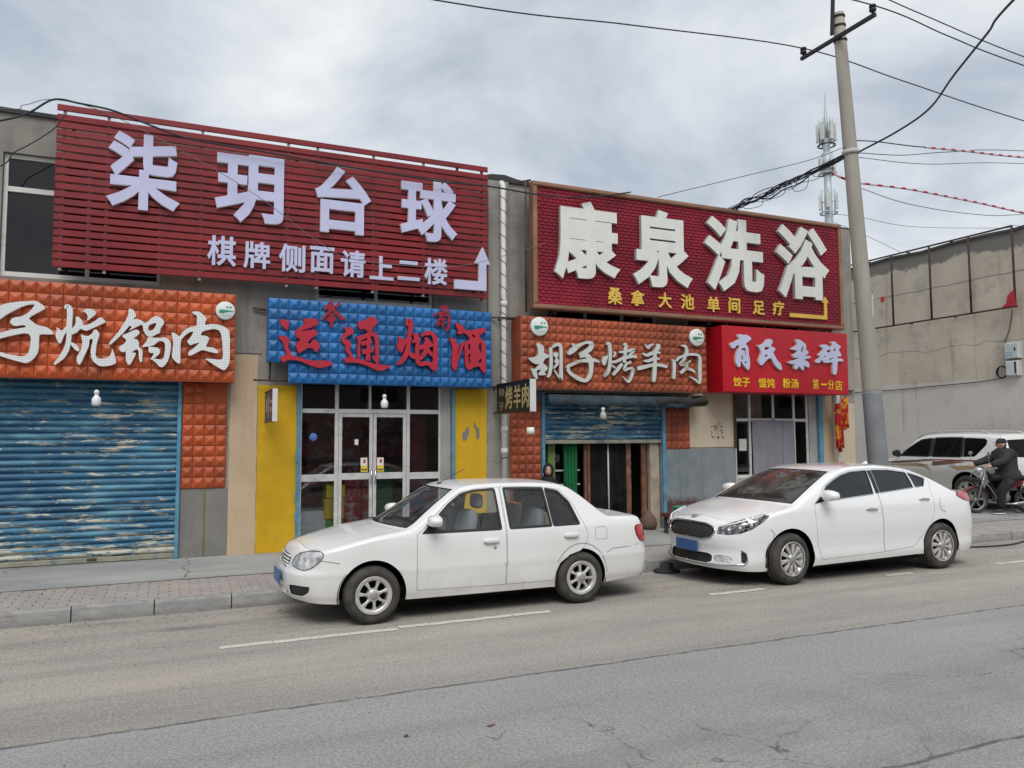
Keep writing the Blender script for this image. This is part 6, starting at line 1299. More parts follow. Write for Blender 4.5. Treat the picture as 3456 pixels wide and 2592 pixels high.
for k_, (x, y, lab) in enumerate(((1.98, 4.86, 'dry brown leaf on the grey asphalt strip'), (1.42, 4.92, 'dark stone chip on the grey asphalt strip left of the dry leaf'))):
    m_ = MB(); m_.add([(x - .03, y, .005), (x - .006, y - .012, .010), (x + .03, y - .003, .006), (x + .04, y + .012, .012), (x + .012, y + .018, .008), (x - .018, y + .015, .005), (x, y, .003)] if k_ == 0 else [(x - .018, y - .012, .003), (x + .02, y - .01, .003), (x + .014, y + .014, .003), (x - .012, y + .012, .003), (x, y, .018)], [(0, 1, 2, 3, 4, 5), (0, 6, 1), (1, 6, 2), (2, 6, 3), (3, 6, 4), (4, 6, 5), (5, 6, 0)] if k_ == 0 else [(0, 1, 4), (1, 2, 4), (2, 3, 4), (3, 0, 4), (3, 2, 1, 0)])
    tag(m_.build('dry_leaf' if k_ == 0 else 'stone_chip', mat('dry_leaf' if k_ == 0 else 'dark_stone', (0.20, 0.10, 0.06) if k_ == 0 else (0.05, 0.045, 0.04), .9)), lab, 'leaf' if k_ == 0 else 'stone')
# ================================================================== vehicles
class Shell:
    """a car body surface: wall(u, z) round the plan outline and roof(x, y) over it"""
    def __init__(s, plan, fside, ffront, frear, zc, bow_f, bow_r, xmid, drop, fil=0.045):
        pl = np.array(spline(plan, 24)); d = np.r_[0, np.cumsum(np.hypot(*np.diff(pl, axis=0).T))]
        s.U = np.linspace(0, d[-1], 1200); s.PX = np.interp(s.U, d, pl[:, 0]); s.PY = np.interp(s.U, d, pl[:, 1])
        tx = np.gradient(s.PX, s.U); ty = np.gradient(s.PY, s.U); L = np.hypot(tx, ty); s.NX = -ty / L; s.NY = tx / L
        k = np.ones(15) / 15
        for a in ('NX', 'NY'):
            v = np.pad(getattr(s, a), 7, mode='edge'); setattr(s, a, np.convolve(v, k, 'valid'))
        s.fs, s.ff, s.fr, s.zcf = pchip(*fside), pchip(*ffront), pchip(*frear), pchip(*zc)
        s.bf, s.br, s.xm, s.dr, s.fil = bow_f, bow_r, xmid, drop, fil
        s.um = s.U[len(s.U) // 2]
        # upper edge
        ze = np.zeros(len(s.U))
        lo = np.full(len(s.U), 0.3); hi = np.full(len(s.U), 2.2)
        for _ in range(40):
            m_ = (lo + hi) / 2; p = s.raw(s.U, m_, s.fil); g = m_ - s.roofz(p[:, 0], p[:, 1]); hi = np.where(g > 0, m_, hi); lo = np.where(g > 0, lo, m_)
        s.ZE = np.convolve(np.pad((lo + hi) / 2, 3, mode='edge'), np.ones(7) / 7, 'valid')
        sd = (s.U > s.um - 2.2) & (s.U < s.um + 2.2)
        i0 = int(np.argmax(s.NY > 0.75)); i1 = len(s.U) - int(np.argmax(s.NY[::-1] > 0.75))
        s.sx, s.su = s.PX[i0:i1], s.U[i0:i1]
    def raw(s, u, z, ins=0.0):
        x, y, nx, ny = (np.interp(u, s.U, a) for a in (s.PX, s.PY, s.NX, s.NY))
        a = np.maximum(0, -nx) ** 2; c = np.maximum(0, nx) ** 2; b = np.clip(1 - a - c, 0, 1)
        I = a * s.ff(z) + b * s.fs(z) + c * s.fr(z) + ins
        return np.stack([x - nx * I, y - ny * I, z + 0 * x], 1)
    def roofz(s, x, y):
        w = 1 / (1 + np.exp(np.clip((x - s.xm) * 6, -60, 60)))
        xi = x - w * s.bf * y * y + (1 - w) * s.br * y * y
        return s.zcf(xi) - s.dr(x) * np.abs(y / 0.7) ** 2.4
    def wall(s, u, z):
        ze = np.interp(u, s.U, s.ZE); d = np.clip(ze - z, 0, s.fil); r = s.fil
        return s.raw(u, z, r - np.sqrt(np.maximum(0, r * r - (r - d) ** 2)))
    def roof(s, x, y): return np.stack([x, y, s.roofz(x, y)], 1)
    def ux(s, x): return float(np.interp(x, s.sx, s.su))
    def ze(s, u): return float(np.interp(u, s.U, s.ZE))
    def sp(s, pts): return [(s.ux(x), z) for x, z in pts]
    def P(s, u, z, off=0.0):
        u = np.array([u]); z = np.array([z]); e = 2e-3
        p = s.wall(u, z); n = np.cross(s.wall(u + e, z) - s.wall(u - e, z), s.wall(u, z + e) - s.wall(u, z - e))
        n /= -np.linalg.norm(n); return Vector((p + n * off)[0]), Vector(n[0])
    def edge_xy(s):
        p = s.wall(s.U, s.ZE); return p[:, :2]

def make_wheel(parent, x, y, z, r, w, rim_r, style, steer=0.0):
    """wheel > tyre, hub_cap ; built facing -y, turned over for the far side"""
    side = -1 if y < 0 else 1
    rg = MB()
    # rim barrel + lip
    rg.lathe([(rim_r, -0.02), (rim_r + 0.012, -0.028), (rim_r + 0.012, 0.0), (rim_r - 0.02, 0.01), (rim_r - 0.03, w * 0.8)], 40, axis='y')
    ns = 7 if style == 'seven' else (5 if style == 'five' else 10)
    for k in range(ns):
        a = 2 * math.pi * k / ns + 0.2; ca, sa = math.cos(a), math.sin(a); ax = Vector((ca, 0, sa)); tn = Vector((-sa, 0, ca))
        w0, w1, wm = (0.022, 0.026, 0.011) if style == 'seven' else ((0.05, 0.06, 0.05) if style == 'five' else (0.013, 0.030, 0.019))
        st = [(0.035, w0, -0.012), (rim_r * 0.55, wm, -0.020), (rim_r - 0.012, w1, -0.014)]
        vs = []
        for rr, hw, yy in st:
            c = ax * rr
            for q, dy in ((-1, 0.03), (-1, 0.004), (-0.55, 0), (0.55, 0), (1, 0.004), (1, 0.03)):
                vs.append(c + tn * (hw * q) + Vector((0, yy + dy, 0)))
        fs = []
        for i in range(2):
            for j in range(5): fs.append((i * 6 + j, i * 6 + j + 1, (i + 1) * 6 + j + 1, (i + 1) * 6 + j))
        rg.add(vs, [f[::-1] for f in fs])
    if style == 'seven': rg.lathe([(rim_r + .004, -.024), (rim_r - .02, -.022), (rim_r - .032, -.012), (rim_r - .034, .02)], 40, axis='y')
    rg.lathe([(0.0, -0.022), (0.05, -0.024), (0.062, -0.016), (0.07, 0.03)], 24, axis='y')
    wh = rg.build('wheel', M_rim, parent, False)
    t = MB()
    rr = r; hw = w / 2
    t.lathe([(rim_r + 0.004, -0.005), (rim_r + 0.012, -0.012), (rim_r + 0.03, -0.026), ((rim_r + rr) / 2, -0.034), (rr - 0.03, -0.026), (rr - 0.010, -0.008),
             (rr - 0.002, 0.012), (rr, 0.03), (rr - 0.006, 0.032), (rr - 0.006, 0.040), (rr, 0.042), (rr, 0.085), (rr - 0.006, 0.087), (rr - 0.006, 0.097), (rr, 0.099),
             (rr, w - 0.05), (rr - 0.02, w - 0.02), (rim_r, w - 0.01)], 56, axis='y')
    link('tyre', t.mesh('tyre'), M_tyre, wh, False)
    d = MB(); d.lathe([(0.0, 0.075), (rim_r * 0.82, 0.08), (rim_r - 0.03, 0.085)], 28, axis='y')
    link('brake_disc', d.mesh('brake_disc'), M_under, wh, False)
    hc = MB(); hc.lathe([(0.0, -0.034), (0.03, -0.033), (0.043, -0.026), (0.046, -0.012)], 20, axis='y')
    link('hub_cap', hc.mesh('hub_cap'), mat_hub, wh, False)
    if style != 'seven':
        nb = MB()
        for k in range(5):
            a = 2 * math.pi * k / 5 + 0.5; nb.lathe([(0.0, -0.026), (0.007, -0.026), (0.009, -0.01)], 8, c=(0.058 * math.cos(a), 0, 0.058 * math.sin(a)), axis='y')
        link('wheel_nuts', nb.mesh('wheel_nuts'), M_blk, wh, False)
    wh.location = (x, y, z)
    wh.rotation_euler = (0, random.uniform(0, 1.2), (0 if side < 0 else math.pi) + steer)
    return wh
mat_hub = mat('hub_cap_grey', (0.33, 0.325, 0.31), 0.5, 0.4, obj=True)

def ellipsoid_box(c, h, n=3.0, seg=16):
    """superellipsoid: soft box"""
    m_ = MB(); vs = []; fs = []
    def sg(v, p): return math.copysign(abs(v) ** p, v)
    for i in range(seg + 1):
        t = -math.pi / 2 + math.pi * i / seg
        for j in range(seg * 2):
            a = math.pi * j / seg
            vs.append((c[0] + h[0] * sg(math.cos(t), 2 / n) * sg(math.cos(a), 2 / n), c[1] + h[1] * sg(math.cos(t), 2 / n) * sg(math.sin(a), 2 / n), c[2] + h[2] * sg(math.sin(t), 2 / n)))
    w = seg * 2
    for i in range(seg):
        for j in range(w): fs.append((i * w + j, i * w + (j + 1) % w, (i + 1) * w + (j + 1) % w, (i + 1) * w + j))
    m_.add(vs, fs, True); return m_

def seat(parent, x, y, z, h=0.62, head=True, m_=None):
    b = ellipsoid_box((0, 0, 0.08), (0.26, 0.25, 0.09), 4, 8)
    bb = ellipsoid_box((0, 0, 0), (0.07, 0.24, h / 2), 4, 8)
    th = R(14)
    for p in bb.v[:]:
        pass
    vs = [(px * math.cos(th) + pz * math.sin(th) + 0.24, py, pz * math.cos(th) - px * math.sin(th) + 0.12 + h / 2) for px, py, pz in bb.v]
    b.add(vs, bb.f, True)
    if head:
        hb = ellipsoid_box((0.24 + math.sin(th) * (h + 0.05), 0, h + 0.2), (0.05, 0.13, 0.085), 3.5, 8); b.add(hb.v, hb.f, True)
    b.v = [(px + x, py + y, pz + z) for px, py, pz in b.v]
    return link('seat', b.mesh('seat'), m_ or M_seat, parent, False)

def build_car(name, label, S, D, loc, rz, pmat):
    """D: dictionary of feature outlines. Local axes: x rearwards from the nose, -y is the near (left) side."""
    car = thing(name, label, 'car', loc, rz)
    ux, sp = S.ux, S.sp
    U0, U1 = 0.0, float(S.U[-1])
    # ---- lower boundary with wheel arches
    def zb(u): return float(np.interp(np.interp(u, S.U, S.PX), D['bot'][0], D['bot'][1]))
    low = []
    ua = []
    for (xw, zw, ra) in D['arch']:
        pts = []
        z0 = float(np.interp(xw, D['bot'][0], D['bot'][1])); a0 = math.asin(max(-1, min(1, (z0 - zw) / ra)))
        for k in range(25):
            a = math.pi - a0 - (math.pi - 2 * a0) * k / 24
            pts.append((ux(xw + ra * math.cos(a)), zw + ra * math.sin(a) * (1.0 if math.sin(a) < 0 else D.get('arch_sq', 1.0))))
        ua.append(pts)
    us = np.linspace(U0, U1, 140)
    for u in us:
        if all(not (p[0][0] - 0.01 < u < p[-1][0] + 0.01) for p in ua): low.append((u, zb(u)))
        else:
            for p in ua:
                if p[0][0] - 0.01 < u < p[-1][0] + 0.01 and (not low or p[0] not in low): low += p
    topb = [(float(u), S.ze(u)) for u in np.linspace(U1, U0, 260)]
    outline = low + topb
    holes = []; doors = D['doors']
    side_holes = []
    for dn, dpoly, wins in doors: side_holes.append(sp(dpoly))
    feats = D['feats']              # (name, poly in (u,z), material, offset, near/both)
    for f in feats: side_holes.append(f[1])
    fil = S.fil
    ex = []
    for u in np.arange(0.02, U1, 0.03):
        z = S.ze(u)
        for k in (0.004, 0.010, 0.018, 0.028, 0.042): ex.append((u, z - k))
    parts = []
    for mir in (False, True):
        parts.append(patch(outline, side_holes, S.wall, 0.045, 0, ex, mirror=not mir))
    # roof / pillars band: top sheet minus hood, windscreen, backlight, boot
    exy = S.edge_xy(); keep = np.r_[True, np.abs(np.diff(exy, axis=0)).sum(1) > 1e-4]; exy = exy[keep]
    step = max(1, len(exy) // 300)
    half = [(float(a), float(b)) for a, b in exy[::step]]
    if half[-1] != (float(exy[-1][0]), float(exy[-1][1])): half.append((float(exy[-1][0]), float(exy[-1][1])))
    half = [(a, max(b, 0.0)) for a, b in half]
    ring = half + [(a, -b) for a, b in half[::-1] if b > 1e-3]
    def edge_y(x, inset):
        ys = [b for a, b in half if abs(a - x) < 0.03]
        return (max(ys) if ys else 0.3) - inset
    def band(x0, x1, ins, bow, n=14, ins1=None):
        """region across the car between two bowed lines"""
        L = []; Rr = []
        y0 = edge_y(x0 + bow * 0.36, ins); y1 = edge_y(x1 + bow * 0.36, ins if ins1 is None else ins1)
        a = [(x0 + bow * (y0 * t) ** 2, y0 * t) for t in np.linspace(-1, 1, n)]
        b = [(x1 + bow * (y1 * t) ** 2, y1 * t) for t in np.linspace(1, -1, n)]
        # follow the edge along the sides
        sideR = []; sideL = []
        xs = np.linspace(a[-1][0], b[0][0], 12)[1:-1]
        for x in xs: sideR.append((x, edge_y(x, ins)))
        for x in xs[::-1]: sideL.append((x, -edge_y(x, ins)))
        return a + sideR + b + sideL
    tops = {}
    for nm, (x0, x1, ins, bow) in D['tops'].items():
        if nm == 'hood':
            pl = []
            xs = [h for h in half if h[0] < x1 - 0.02 + bow * h[1] ** 2]
            hp = [(a + (0.010 if b < 0.35 else 0.0), max(0, b - ins)) for a, b in xs]
            hp = [q for q in hp if q[1] >= 0]
            y1 = hp[-1][1]
            bb = [(x1 + bow * (y1 * t) ** 2, y1 * t) for t in np.linspace(1, -1, 14)]
            hp = [q for q in hp if q[0] < bb[0][0] - 0.01]
            tops[nm] = hp[::6] + [hp[-1]] + bb + [(a, -b) for a, b in ([hp[-1]] + hp[::6][::-1]) if b > 1e-3]
        elif nm == 'boot_lid':
            xs = [h for h in half if h[0] > x0 + 0.02 + bow * h[1] ** 2]
            hp = [(a - (0.010 if b < 0.35 else 0.0), max(0, b - ins)) for a, b in xs]
            y0 = hp[0][1]
            aa = [(x0 + bow * (y0 * t) ** 2, y0 * t) for t in np.linspace(-1, 1, 14)]
            hp = [q for q in hp if q[0] > aa[0][0] + 0.01]
            tops[nm] = aa + hp[::4] + [(a, -b) for a, b in hp[::4][::-1] if b > 1e-3]
        else: tops[nm] = band(x0, x1, ins, bow)
    parts.append(patch(ring, list(tops.values()), S.roof, 0.045))
    body = npmesh(parts, 'body')
    link('body', body, pmat, car, False)
    # wheel arch lips + liners
    lip = []
    for pts in ua:
        P0 = S.wall(np.array([p[0] for p in pts]), np.array([p[1] for p in pts]))
        P1 = P0 * [1, 1, 1] - [0, 0.06, 0]
        V = np.concatenate([P0, P1]); n = len(P0)
        F = []
        for i in range(n - 1): F += [(i, i + 1, n + i + 1), (i, n + i + 1, n + i)]
        c = P0.mean(0); nn = c - V; nn[:, 1] = 0; nn /= np.linalg.norm(nn, axis=1)[:, None] + 1e-9
        for q in ((V, np.array(F)[:, ::-1], nn), (V * [1, -1, 1], np.array(F), nn)): link('arch_lip', npmesh([q], 'arch_lip'), pmat, car, False)
    ub = MB()
    for (xw, zw, ra) in D['arch']:
        for s in (-1, 1):
            ybase = D['hw'] - 0.05
            n = 20; vs = []; fs = []
            for k in range(n + 1):
                a = math.pi * 1.15 * k / n - 0.075 * math.pi
                for yy in (ybase, 0.42): vs.append((xw + (ra + 0.012) * math.cos(a), s * yy, zw + (ra + 0.012) * math.sin(a)))
            for k in range(n): fs.append((2 * k, 2 * k + 1, 2 * k + 3, 2 * k + 2))
            ub.add(vs, fs, True)
            ub.box(xw - ra, xw + ra, s * 0.42 - 0.01, s * 0.42 + 0.01, zw - 0.05, zw + ra)
    zlo = min(D['bot'][1])
    xa, xb = D['arch'][0], D['arch'][1]
    L = float(S.PX.max())
    ub.box(xa[0] + xa[2] + 0.02, xb[0] - xb[2] - 0.02, -D['hw'] + 0.09, D['hw'] - 0.09, zlo - 0.01, zlo + 0.12)
    ub.box(0.42, L - 0.3, -0.41, 0.41, zlo - 0.0, zlo + 0.16)
    ub.box(0.30, xa[0] - xa[2] - 0.02, -0.45, 0.45, zlo + 0.05, zlo + 0.15)
    ub.box(xb[0] + xb[2] + 0.02, L - 0.14, -0.6, 0.6, zlo + 0.02, zlo + 0.14)
    ub.tube([(L - 0.9, -0.45, zlo), (L - 0.05, -0.45, zlo + 0.02)], 0.03, 10)
    ub.build('underbody', M_under, car, False)
    # dark inner lining seen through the shut lines
    inner = []
    winh = [sp(w[1]) for dn, dp, wins in doors for w in wins]
    for mir in (False, True): inner.append(patch([(u, z - 0.03 if z > 0.75 else z + 0.01) for u, z in outline], winh, S.wall, 0.09, -0.035, None, mirror=mir))
    link('inner_lining', npmesh(inner, 'inner_lining'), M_under, car, False)
    # doors with their windows
    for dn, dpoly, wins in doors:
        dp = shrink(dense(sp(dpoly), 0.05), 0.004)
        wh = [sp(w[1]) for w in wins]
        for s in (-1, 1):
            d = link('door', npmesh([patch(dp, wh, S.wall, 0.045, 0, None, mirror=s < 0)], 'door'), pmat, car, False)
            for wn_, wp, wm in wins:
                q = sp(wp)
                link('window', npmesh([patch(q, [], S.wall, 0.08, -0.008, None, mirror=s < 0)], 'window'), wm, d, False)
                sw_ = D.get('sealw', (0.012, 0.016)); fr_o = shrink(dense(q, 0.04), -sw_[0]); fr_i = shrink(dense(q, 0.04), sw_[1])
                link('window_seal', npmesh([patch(fr_o, [fr_i], S.wall, 0.04, 0.002, None, mirror=s < 0)], 'window_seal'), D.get('seal', M_blk), d, False)
            for hx, hz in D['handles'].get(dn, []):
                p, n = S.P(ux(hx), hz, 0.016); p1, _ = S.P(ux(hx + 0.17), hz - 0.006, 0.016)
                hb = MB()
                pm, _ = S.P(ux(hx + 0.085), hz, 0.026)
                pts = spline([p - n * 0.02, p, pm, p1, p1 - n * 0.02], 5)
                if D.get('handle') == 'chrome':
                    hb.tube(pts, [0.011] * len(pts), 8)
                else:
                    for q in pts: pass
                    c = pm - n * 0.008; e = ellipsoid_box((0, 0, 0), (0.095, 0.022, 0.026), 3.2, 8)
                    hb.add([(c.x + q[0], c.y + q[1], c.z + q[2]) for q in e.v], e.f, True)
                hb.v = [(a, s * b_, c_) for a, b_, c_ in hb.v]
                if s < 0: hb.f = [f[::-1] for f in hb.f]
                link('door_handle', hb.mesh('door_handle'), M_chrome if D.get('handle') == 'chrome' else pmat, d, False)
            if dn == 'front' and D.get('keyhole'):
                p, n = S.P(ux(D['keyhole'][0]), D['keyhole'][1], 0.002)
                kb = MB(); kb.lathe([(0, -0.003), (0.016, -0.003), (0.018, 0.0)], 12, c=(p.x, s * p.y, p.z), axis='y'); kb.f = kb.f if s < 0 else [f[::-1] for f in kb.f]
                link('keyhole', kb.mesh('keyhole'), mat_hub, d, False)
    # lamps, grilles, lids
    for f in feats:
        nm, poly, mt, off = f[:4]
        inset = 0.004
        for s in (-1, 1):
            pp = patch(shrink(dense(poly, 0.04), inset), [], S.wall, 0.035, off, None, mirror=s < 0)
            if len(f) > 4 and f[4] == 'joined':
                if s < 0: prevp = pp; continue
                link(nm, npmesh([prevp, pp], nm), mt, car, False)
            else: link(nm, npmesh([pp], nm), mt, car, False)
    # top panels
    for nm, pl in tops.items():
        mt = {'hood': pmat, 'boot_lid': pmat, 'windscreen': D['ws'], 'rear_window': D['rw']}[nm]
        q = shrink(dense(pl, 0.05), 0.003)
        o = link(nm, npmesh([patch(q, [], S.roof, 0.06, -0.004 if 'w' in nm else 0.0)], nm), mt, car, False)
        if 'wind' in nm:
            fo = dense(pl, 0.04); fi = shrink(dense(pl, 0.04), 0.025)
            link('glass_border', npmesh([patch(fo, [fi], S.roof, 0.04, -0.0015)], 'glass_border'), M_blk, o, False)
    # wheels
    for (xw, zw, r, w, rim, st, steer) in D['wheels']:
        for s in (-1, 1): make_wheel(car, xw, s * (D['hw'] - 0.035), zw, r, w, rim, st, steer)
    # mirrors
    mx, mz, mh = D['mirror']
    for s in (-1, 1):
        p, n = S.P(ux(mx), mz, 0.0)
        c = (p.x + 0.02, -0.0, p.z + 0.045)
        e = ellipsoid_box((0, 0, 0), (0.095, 0.115, mh), 2.6, 10)
        yy = p.y + 0.135
        # taper: rear face flat
        vs = []
        for a, b_, c_ in e.v:
            if a > 0.03: a = 0.03 + (a - 0.03) * 0.15
            vs.append((p.x + 0.03 + a + 0.12 * 0, s * (yy + b_), p.z + 0.06 + c_ * (1 - 0.25 * (b_ / 0.115)) ))
        mb = MB(); mb.add(vs, e.f if s > 0 else [f[::-1] for f in e.f], True)
        mo = link('wing_mirror', mb.mesh('wing_mirror'), D.get('mirror_mat', pmat), car, False)
        ab = MB(); ab.tube([(p.x - 0.01, s * (p.y - 0.03), p.z + 0.0), (p.x + 0.03, s * (p.y + 0.06), p.z + 0.02)], [0.035, 0.028], 8)
        tri = [(ux(D['mtri'][0][0]), D['mtri'][0][1])] + [(ux(a), b_) for a, b_ in D['mtri'][1:]]
        link('mirror_base', ab.mesh('mirror_base'), M_blk, mo, False)
        link('mirror_corner', npmesh([patch(tri, [], S.wall, 0.05, 0.003, None, mirror=s < 0)], 'mirror_corner'), M_blk, mo, False)
        gl = MB(); gl.obox((p.x + 0.066, s * yy, p.z + 0.06), (1, 0, 0), (0, 1, 0), (0, 0, 1), 0.002, 0.09, mh * 0.72)
        link('mirror_glass', gl.mesh('mirror_glass'), M_chrome, mo, False)
    # wipers
    for (x0, y0, x1, y1) in D['wipers']:
        q = [(x0 + (x1 - x0) * t, y0 + (y1 - y0) * t) for t in np.linspace(0, 1, 9)]
        z = S.roofz(np.array([a for a, b_ in q]), np.array([b_ for a, b_ in q]))
        wb = MB(); wb.tube([(a, b_, float(c_) + 0.016 + 0.010 * math.sin(math.pi * i / 8)) for i, ((a, b_), c_) in enumerate(zip(q, z))], 0.008, 6)
        link('wiper', wb.mesh('wiper'), M_blk, car, False)
    # cabin
    cb = MB(); x0, x1 = D['cabin']
    cb.box(x0, x1, -D['hw'] + 0.16, D['hw'] - 0.16, 0.28, 0.34)
    link('cabin_floor', cb.mesh('cabin_floor'), M_under, car, False)
    dsh = ellipsoid_box((x0 + 0.32, 0, D['dash']), (0.34, D['hw'] - 0.17, 0.13), 4, 10)
    link('dashboard', dsh.mesh('dashboard'), M_blk, car, False)
    sw = MB(); cx = x0 + 0.72
    sw.tube([(cx + 0.06 * math.sin(a), -0.34 + 0.185 * math.cos(a), D['dash'] + 0.06 + 0.17 * math.sin(a)) for a in np.linspace(0, 2 * math.pi, 21)], 0.016, 8, caps=False)
    sw.tube([(cx - 0.2, -0.34, D['dash'] - 0.02), (cx, -0.34, D['dash'] + 0.06)], 0.025, 8)
    sw.tube([(cx, -0.34 - 0.17, D['dash'] + 0.06), (cx, -0.34 + 0.17, D['dash'] + 0.06)], 0.016, 6)
    link('steering_wheel', sw.mesh('steering_wheel'), M_blk, car, False)
    for (sx, sy, sz, hh) in D['seats']: seat(car, sx, sy, sz, hh)
    return car

# ---------------------------------------------------------------- older small sedan
def car_one():
    plan = [(0, 0), (0.012, .22), (0.055, .42), (0.15, .60), (0.30, .715), (0.55, .785), (0.95, .815), (1.6, .83), (2.5, .832), (3.2, .825), (3.75, .805), (4.06, .775), (4.24, .69), (4.325, .47), (4.355, .2), (4.36, 0)]
    fside = ([.15, .22, .30, .42, .50, .535, .56, .70, .85, .90, .93, 1.0, 1.2, 1.42], [.060, .050, .028, .018, .011, .0, .003, .008, .026, .040, .054, .086, .176, .285])
    ffront = ([.15, .22, .30, .42, .50, .535, .56, .62, .70, .76, .9, 1.4], [.10, .075, .03, .004, .0, .012, .035, .05, .085, .13, .32, .6])
    frear = ([.15, .22, .30, .45, .55, .585, .62, .75, .86, .92, 1.0, 1.4], [.10, .08, .03, .0, .002, .03, .04, .055, .085, .14, .25, .6])
    zc = ([-.1, 0, .06, .15, .35, .62, .90, 1.02, 1.10, 1.30, 1.55, 1.70, 1.84, 2.05, 2.35, 2.75, 3.08, 3.24, 3.38, 3.55, 3.69, 3.77, 3.86, 4.06, 4.23, 4.315, 4.37, 4.5],
          [.60, .67, .725, .765, .825, .882, .925, .946, .976, 1.10, 1.255, 1.336, 1.378, 1.396, 1.402, 1.398, 1.381, 1.342, 1.258, 1.130, 1.022, .985, .975, .972, .955, .90, .82, .7])
    dr = pchip([-.1, .2, .9, 1.2, 1.8, 3.0, 3.4, 3.8, 4.3], [.02, .025, .012, .015, .032, .032, .02, .012, .02])
    S = Shell(plan, fside, ffront, frear, zc, 0.36, 0.12, 2.4, dr, 0.042)
    ux, sp = S.ux, S.sp
    def below(x, d): return S.ze(ux(x)) - d
    # windows measured along the side
    wf = [(1.46, .935), (1.54, 1.035), (1.70, below(1.70, .075)), (1.86, below(1.86, .060)), (2.02, below(2.02, .058)), (2.27, below(2.26, .058)), (2.280, .895), (1.52, .895)]
    wr = [(2.385, below(2.38, .058)), (2.65, below(2.65, .060)), (2.88, below(2.88, .063)), (2.905, .90), (2.39, .896)]
    wq = [(2.912, below(2.91, .066)), (3.07, below(3.07, .085)), (3.19, 1.15), (3.275, .905), (2.935, .901)]
    dfront = [(1.305, .30), (1.30, .62), (1.305, .88), (1.42, .965), (1.51, 1.055), (1.68, below(1.68, .04)), (1.85, below(1.85, .036)), (2.05, below(2.05, .036)), (2.335, below(2.33, .038)), (2.335, .90), (2.325, .285)]
    drear = [(2.333, .285), (2.343, .90), (2.343, below(2.34, .038)), (2.62, below(2.62, .04)), (2.88, below(2.88, .045)), (3.10, below(3.10, .06)), (3.225, 1.16), (3.345, .88), (3.375, .78), (3.35, .68), (3.27, .60), (3.12, .56), (3.0, .47), (2.95, .37), (2.93, .283)]
    u = lambda x: ux(x)
    hl = round_poly([(.39, .60), (.42, .68), (.50, .722), (.66, .748), (.82, .752), (.87, .725), (.83, .655), (.73, .585), (.64, .56), (.50, .575)], .025)
    gr = round_poly([(.0, .56), (.0, .685), (.25, .68), (.31, .655), (.30, .60), (.22, .555)], .02)
    fog = round_poly([(.40, .30), (.40, .395), (.50, .405), (.72, .40), (.70, .34), (.62, .30)], .02)
    low = round_poly([(.0, .285), (.0, .345), (.30, .345), (.33, .32), (.30, .285)], .015)
    Ue = float(S.U[-1])
    tl = round_poly([(Ue - .93, .83), (Ue - .88, .855), (Ue - .73, .85), (Ue - .62, .80), (Ue - .62, .65), (Ue - .72, .635), (Ue - .86, .66), (Ue - .92, .74)], .03)
    fuel = round_poly(sp([(3.475, .715), (3.475, .86), (3.635, .855), (3.635, .71)]), .03)
    D = dict(bot=([0, .3, .5, 1.1, 2.9, 3.6, 3.8, 4.36], [.255, .225, .215, .215, .21, .20, .225, .26]), arch=[(.842, .285, .352), (3.275, .280, .335)], hw=.83, arch_sq=1.03,
             doors=[('front', dfront, [('w', round_poly(wf, .02), M_glassc)]), ('rear', drear, [('w', round_poly(wr, .015), M_glassc), ('q', round_poly(wq, .02), M_glassc)])],
             feats=[('headlight', hl, M_lamp, .002), ('grille', gr, M_grille, -.012, 'joined'), ('fog_recess', fog, M_blk, -.01), ('lower_intake', low, M_blk, -.015, 'joined'), ('tail_light', tl, M_red, .012), ('fuel_lid', fuel, paint, .0)],
             handles={'front': [(2.06, .775)], 'rear': [(3.06, .782)]}, keyhole=(2.19, .70), tops={'hood': (0, .985, .045, .34), 'windscreen': (1.055, 1.72, .055, .36), 'rear_window': (3.22, 3.70, .085, -.12), 'boot_lid': (3.80, 4.2, .06, -.12)},
             ws=M_wshield, rw=M_glassc, wheels=[(.842, .292, .294, .18, .182, 'seven', 0.03), (3.275, .29, .292, .18, .180, 'seven', 0.0)],
             mirror=(1.46, .965, .062), mtri=[(1.36, .885), (1.53, .885), (1.545, .93), (1.50, .97), (1.43, .955)], wipers=[(1.12, -.10, 1.30, -.60), (1.08, .42, 1.07, -.02)],
             cabin=(1.0, 3.3), dash=.80, seats=[(1.75, -.36, .38, .60), (1.75, .36, .38, .60), (2.62, -.34, .40, .56), (2.62, .34, .40, .56)])
    car = build_car('sedan_car', 'older white sedan with dirty sills parked in front of the blue sign shop', S, D, (1.10, 8.76, 0.0), 0, paint)
    # grille bars, badge, bumper line, plate, antenna, rub marks
    for z in (.575, .605, .635, .665):
        gb = MB()
        pts = [S.P(uu, z, .006)[0] for uu in np.linspace(0.0, .27, 9)]
        pts = [Vector((p.x, -p.y, p.z)) for p in pts[::-1]] + pts[1:]
        gb.tube(pts, .011, 6)
        link('grille_bar', gb.mesh('grille_bar'), paint, car, False)
    for k in range(5):
        p, n = S.P(.01, .345 - .0, 0)
    for uu in np.linspace(-.26, .26, 8):
        s = 1 if uu >= 0 else -1; p, n = S.P(abs(uu), .315, .0); lb = MB(); lb.box(p.x - .012, p.x + .01, s * p.y - .006, s * p.y + .006, .288, .342); link('lower_grille_bar', lb.mesh('lower_grille_bar'), paint, car, False)
    bd = MB(); p, n = S.P(0.0, .625, .012); bd.lathe([(0, -.012), (.05, -.010), (.062, 0.0)], 20, c=(p.x, 0, p.z), axis='x', smooth=False)
    link('front_badge', bd.mesh('front_badge'), mat_hub, car, False)
    pl = MB(); p, n = S.P(0.0, .45, .0); pl.cham(-.22, .22, -.012, .0, -.07, .07, .004)
    pl.v = [(p.x - .018 + b_, a, .44 + c_) for a, b_, c_ in pl.v]; pl.f = [f[::-1] for f in pl.f]
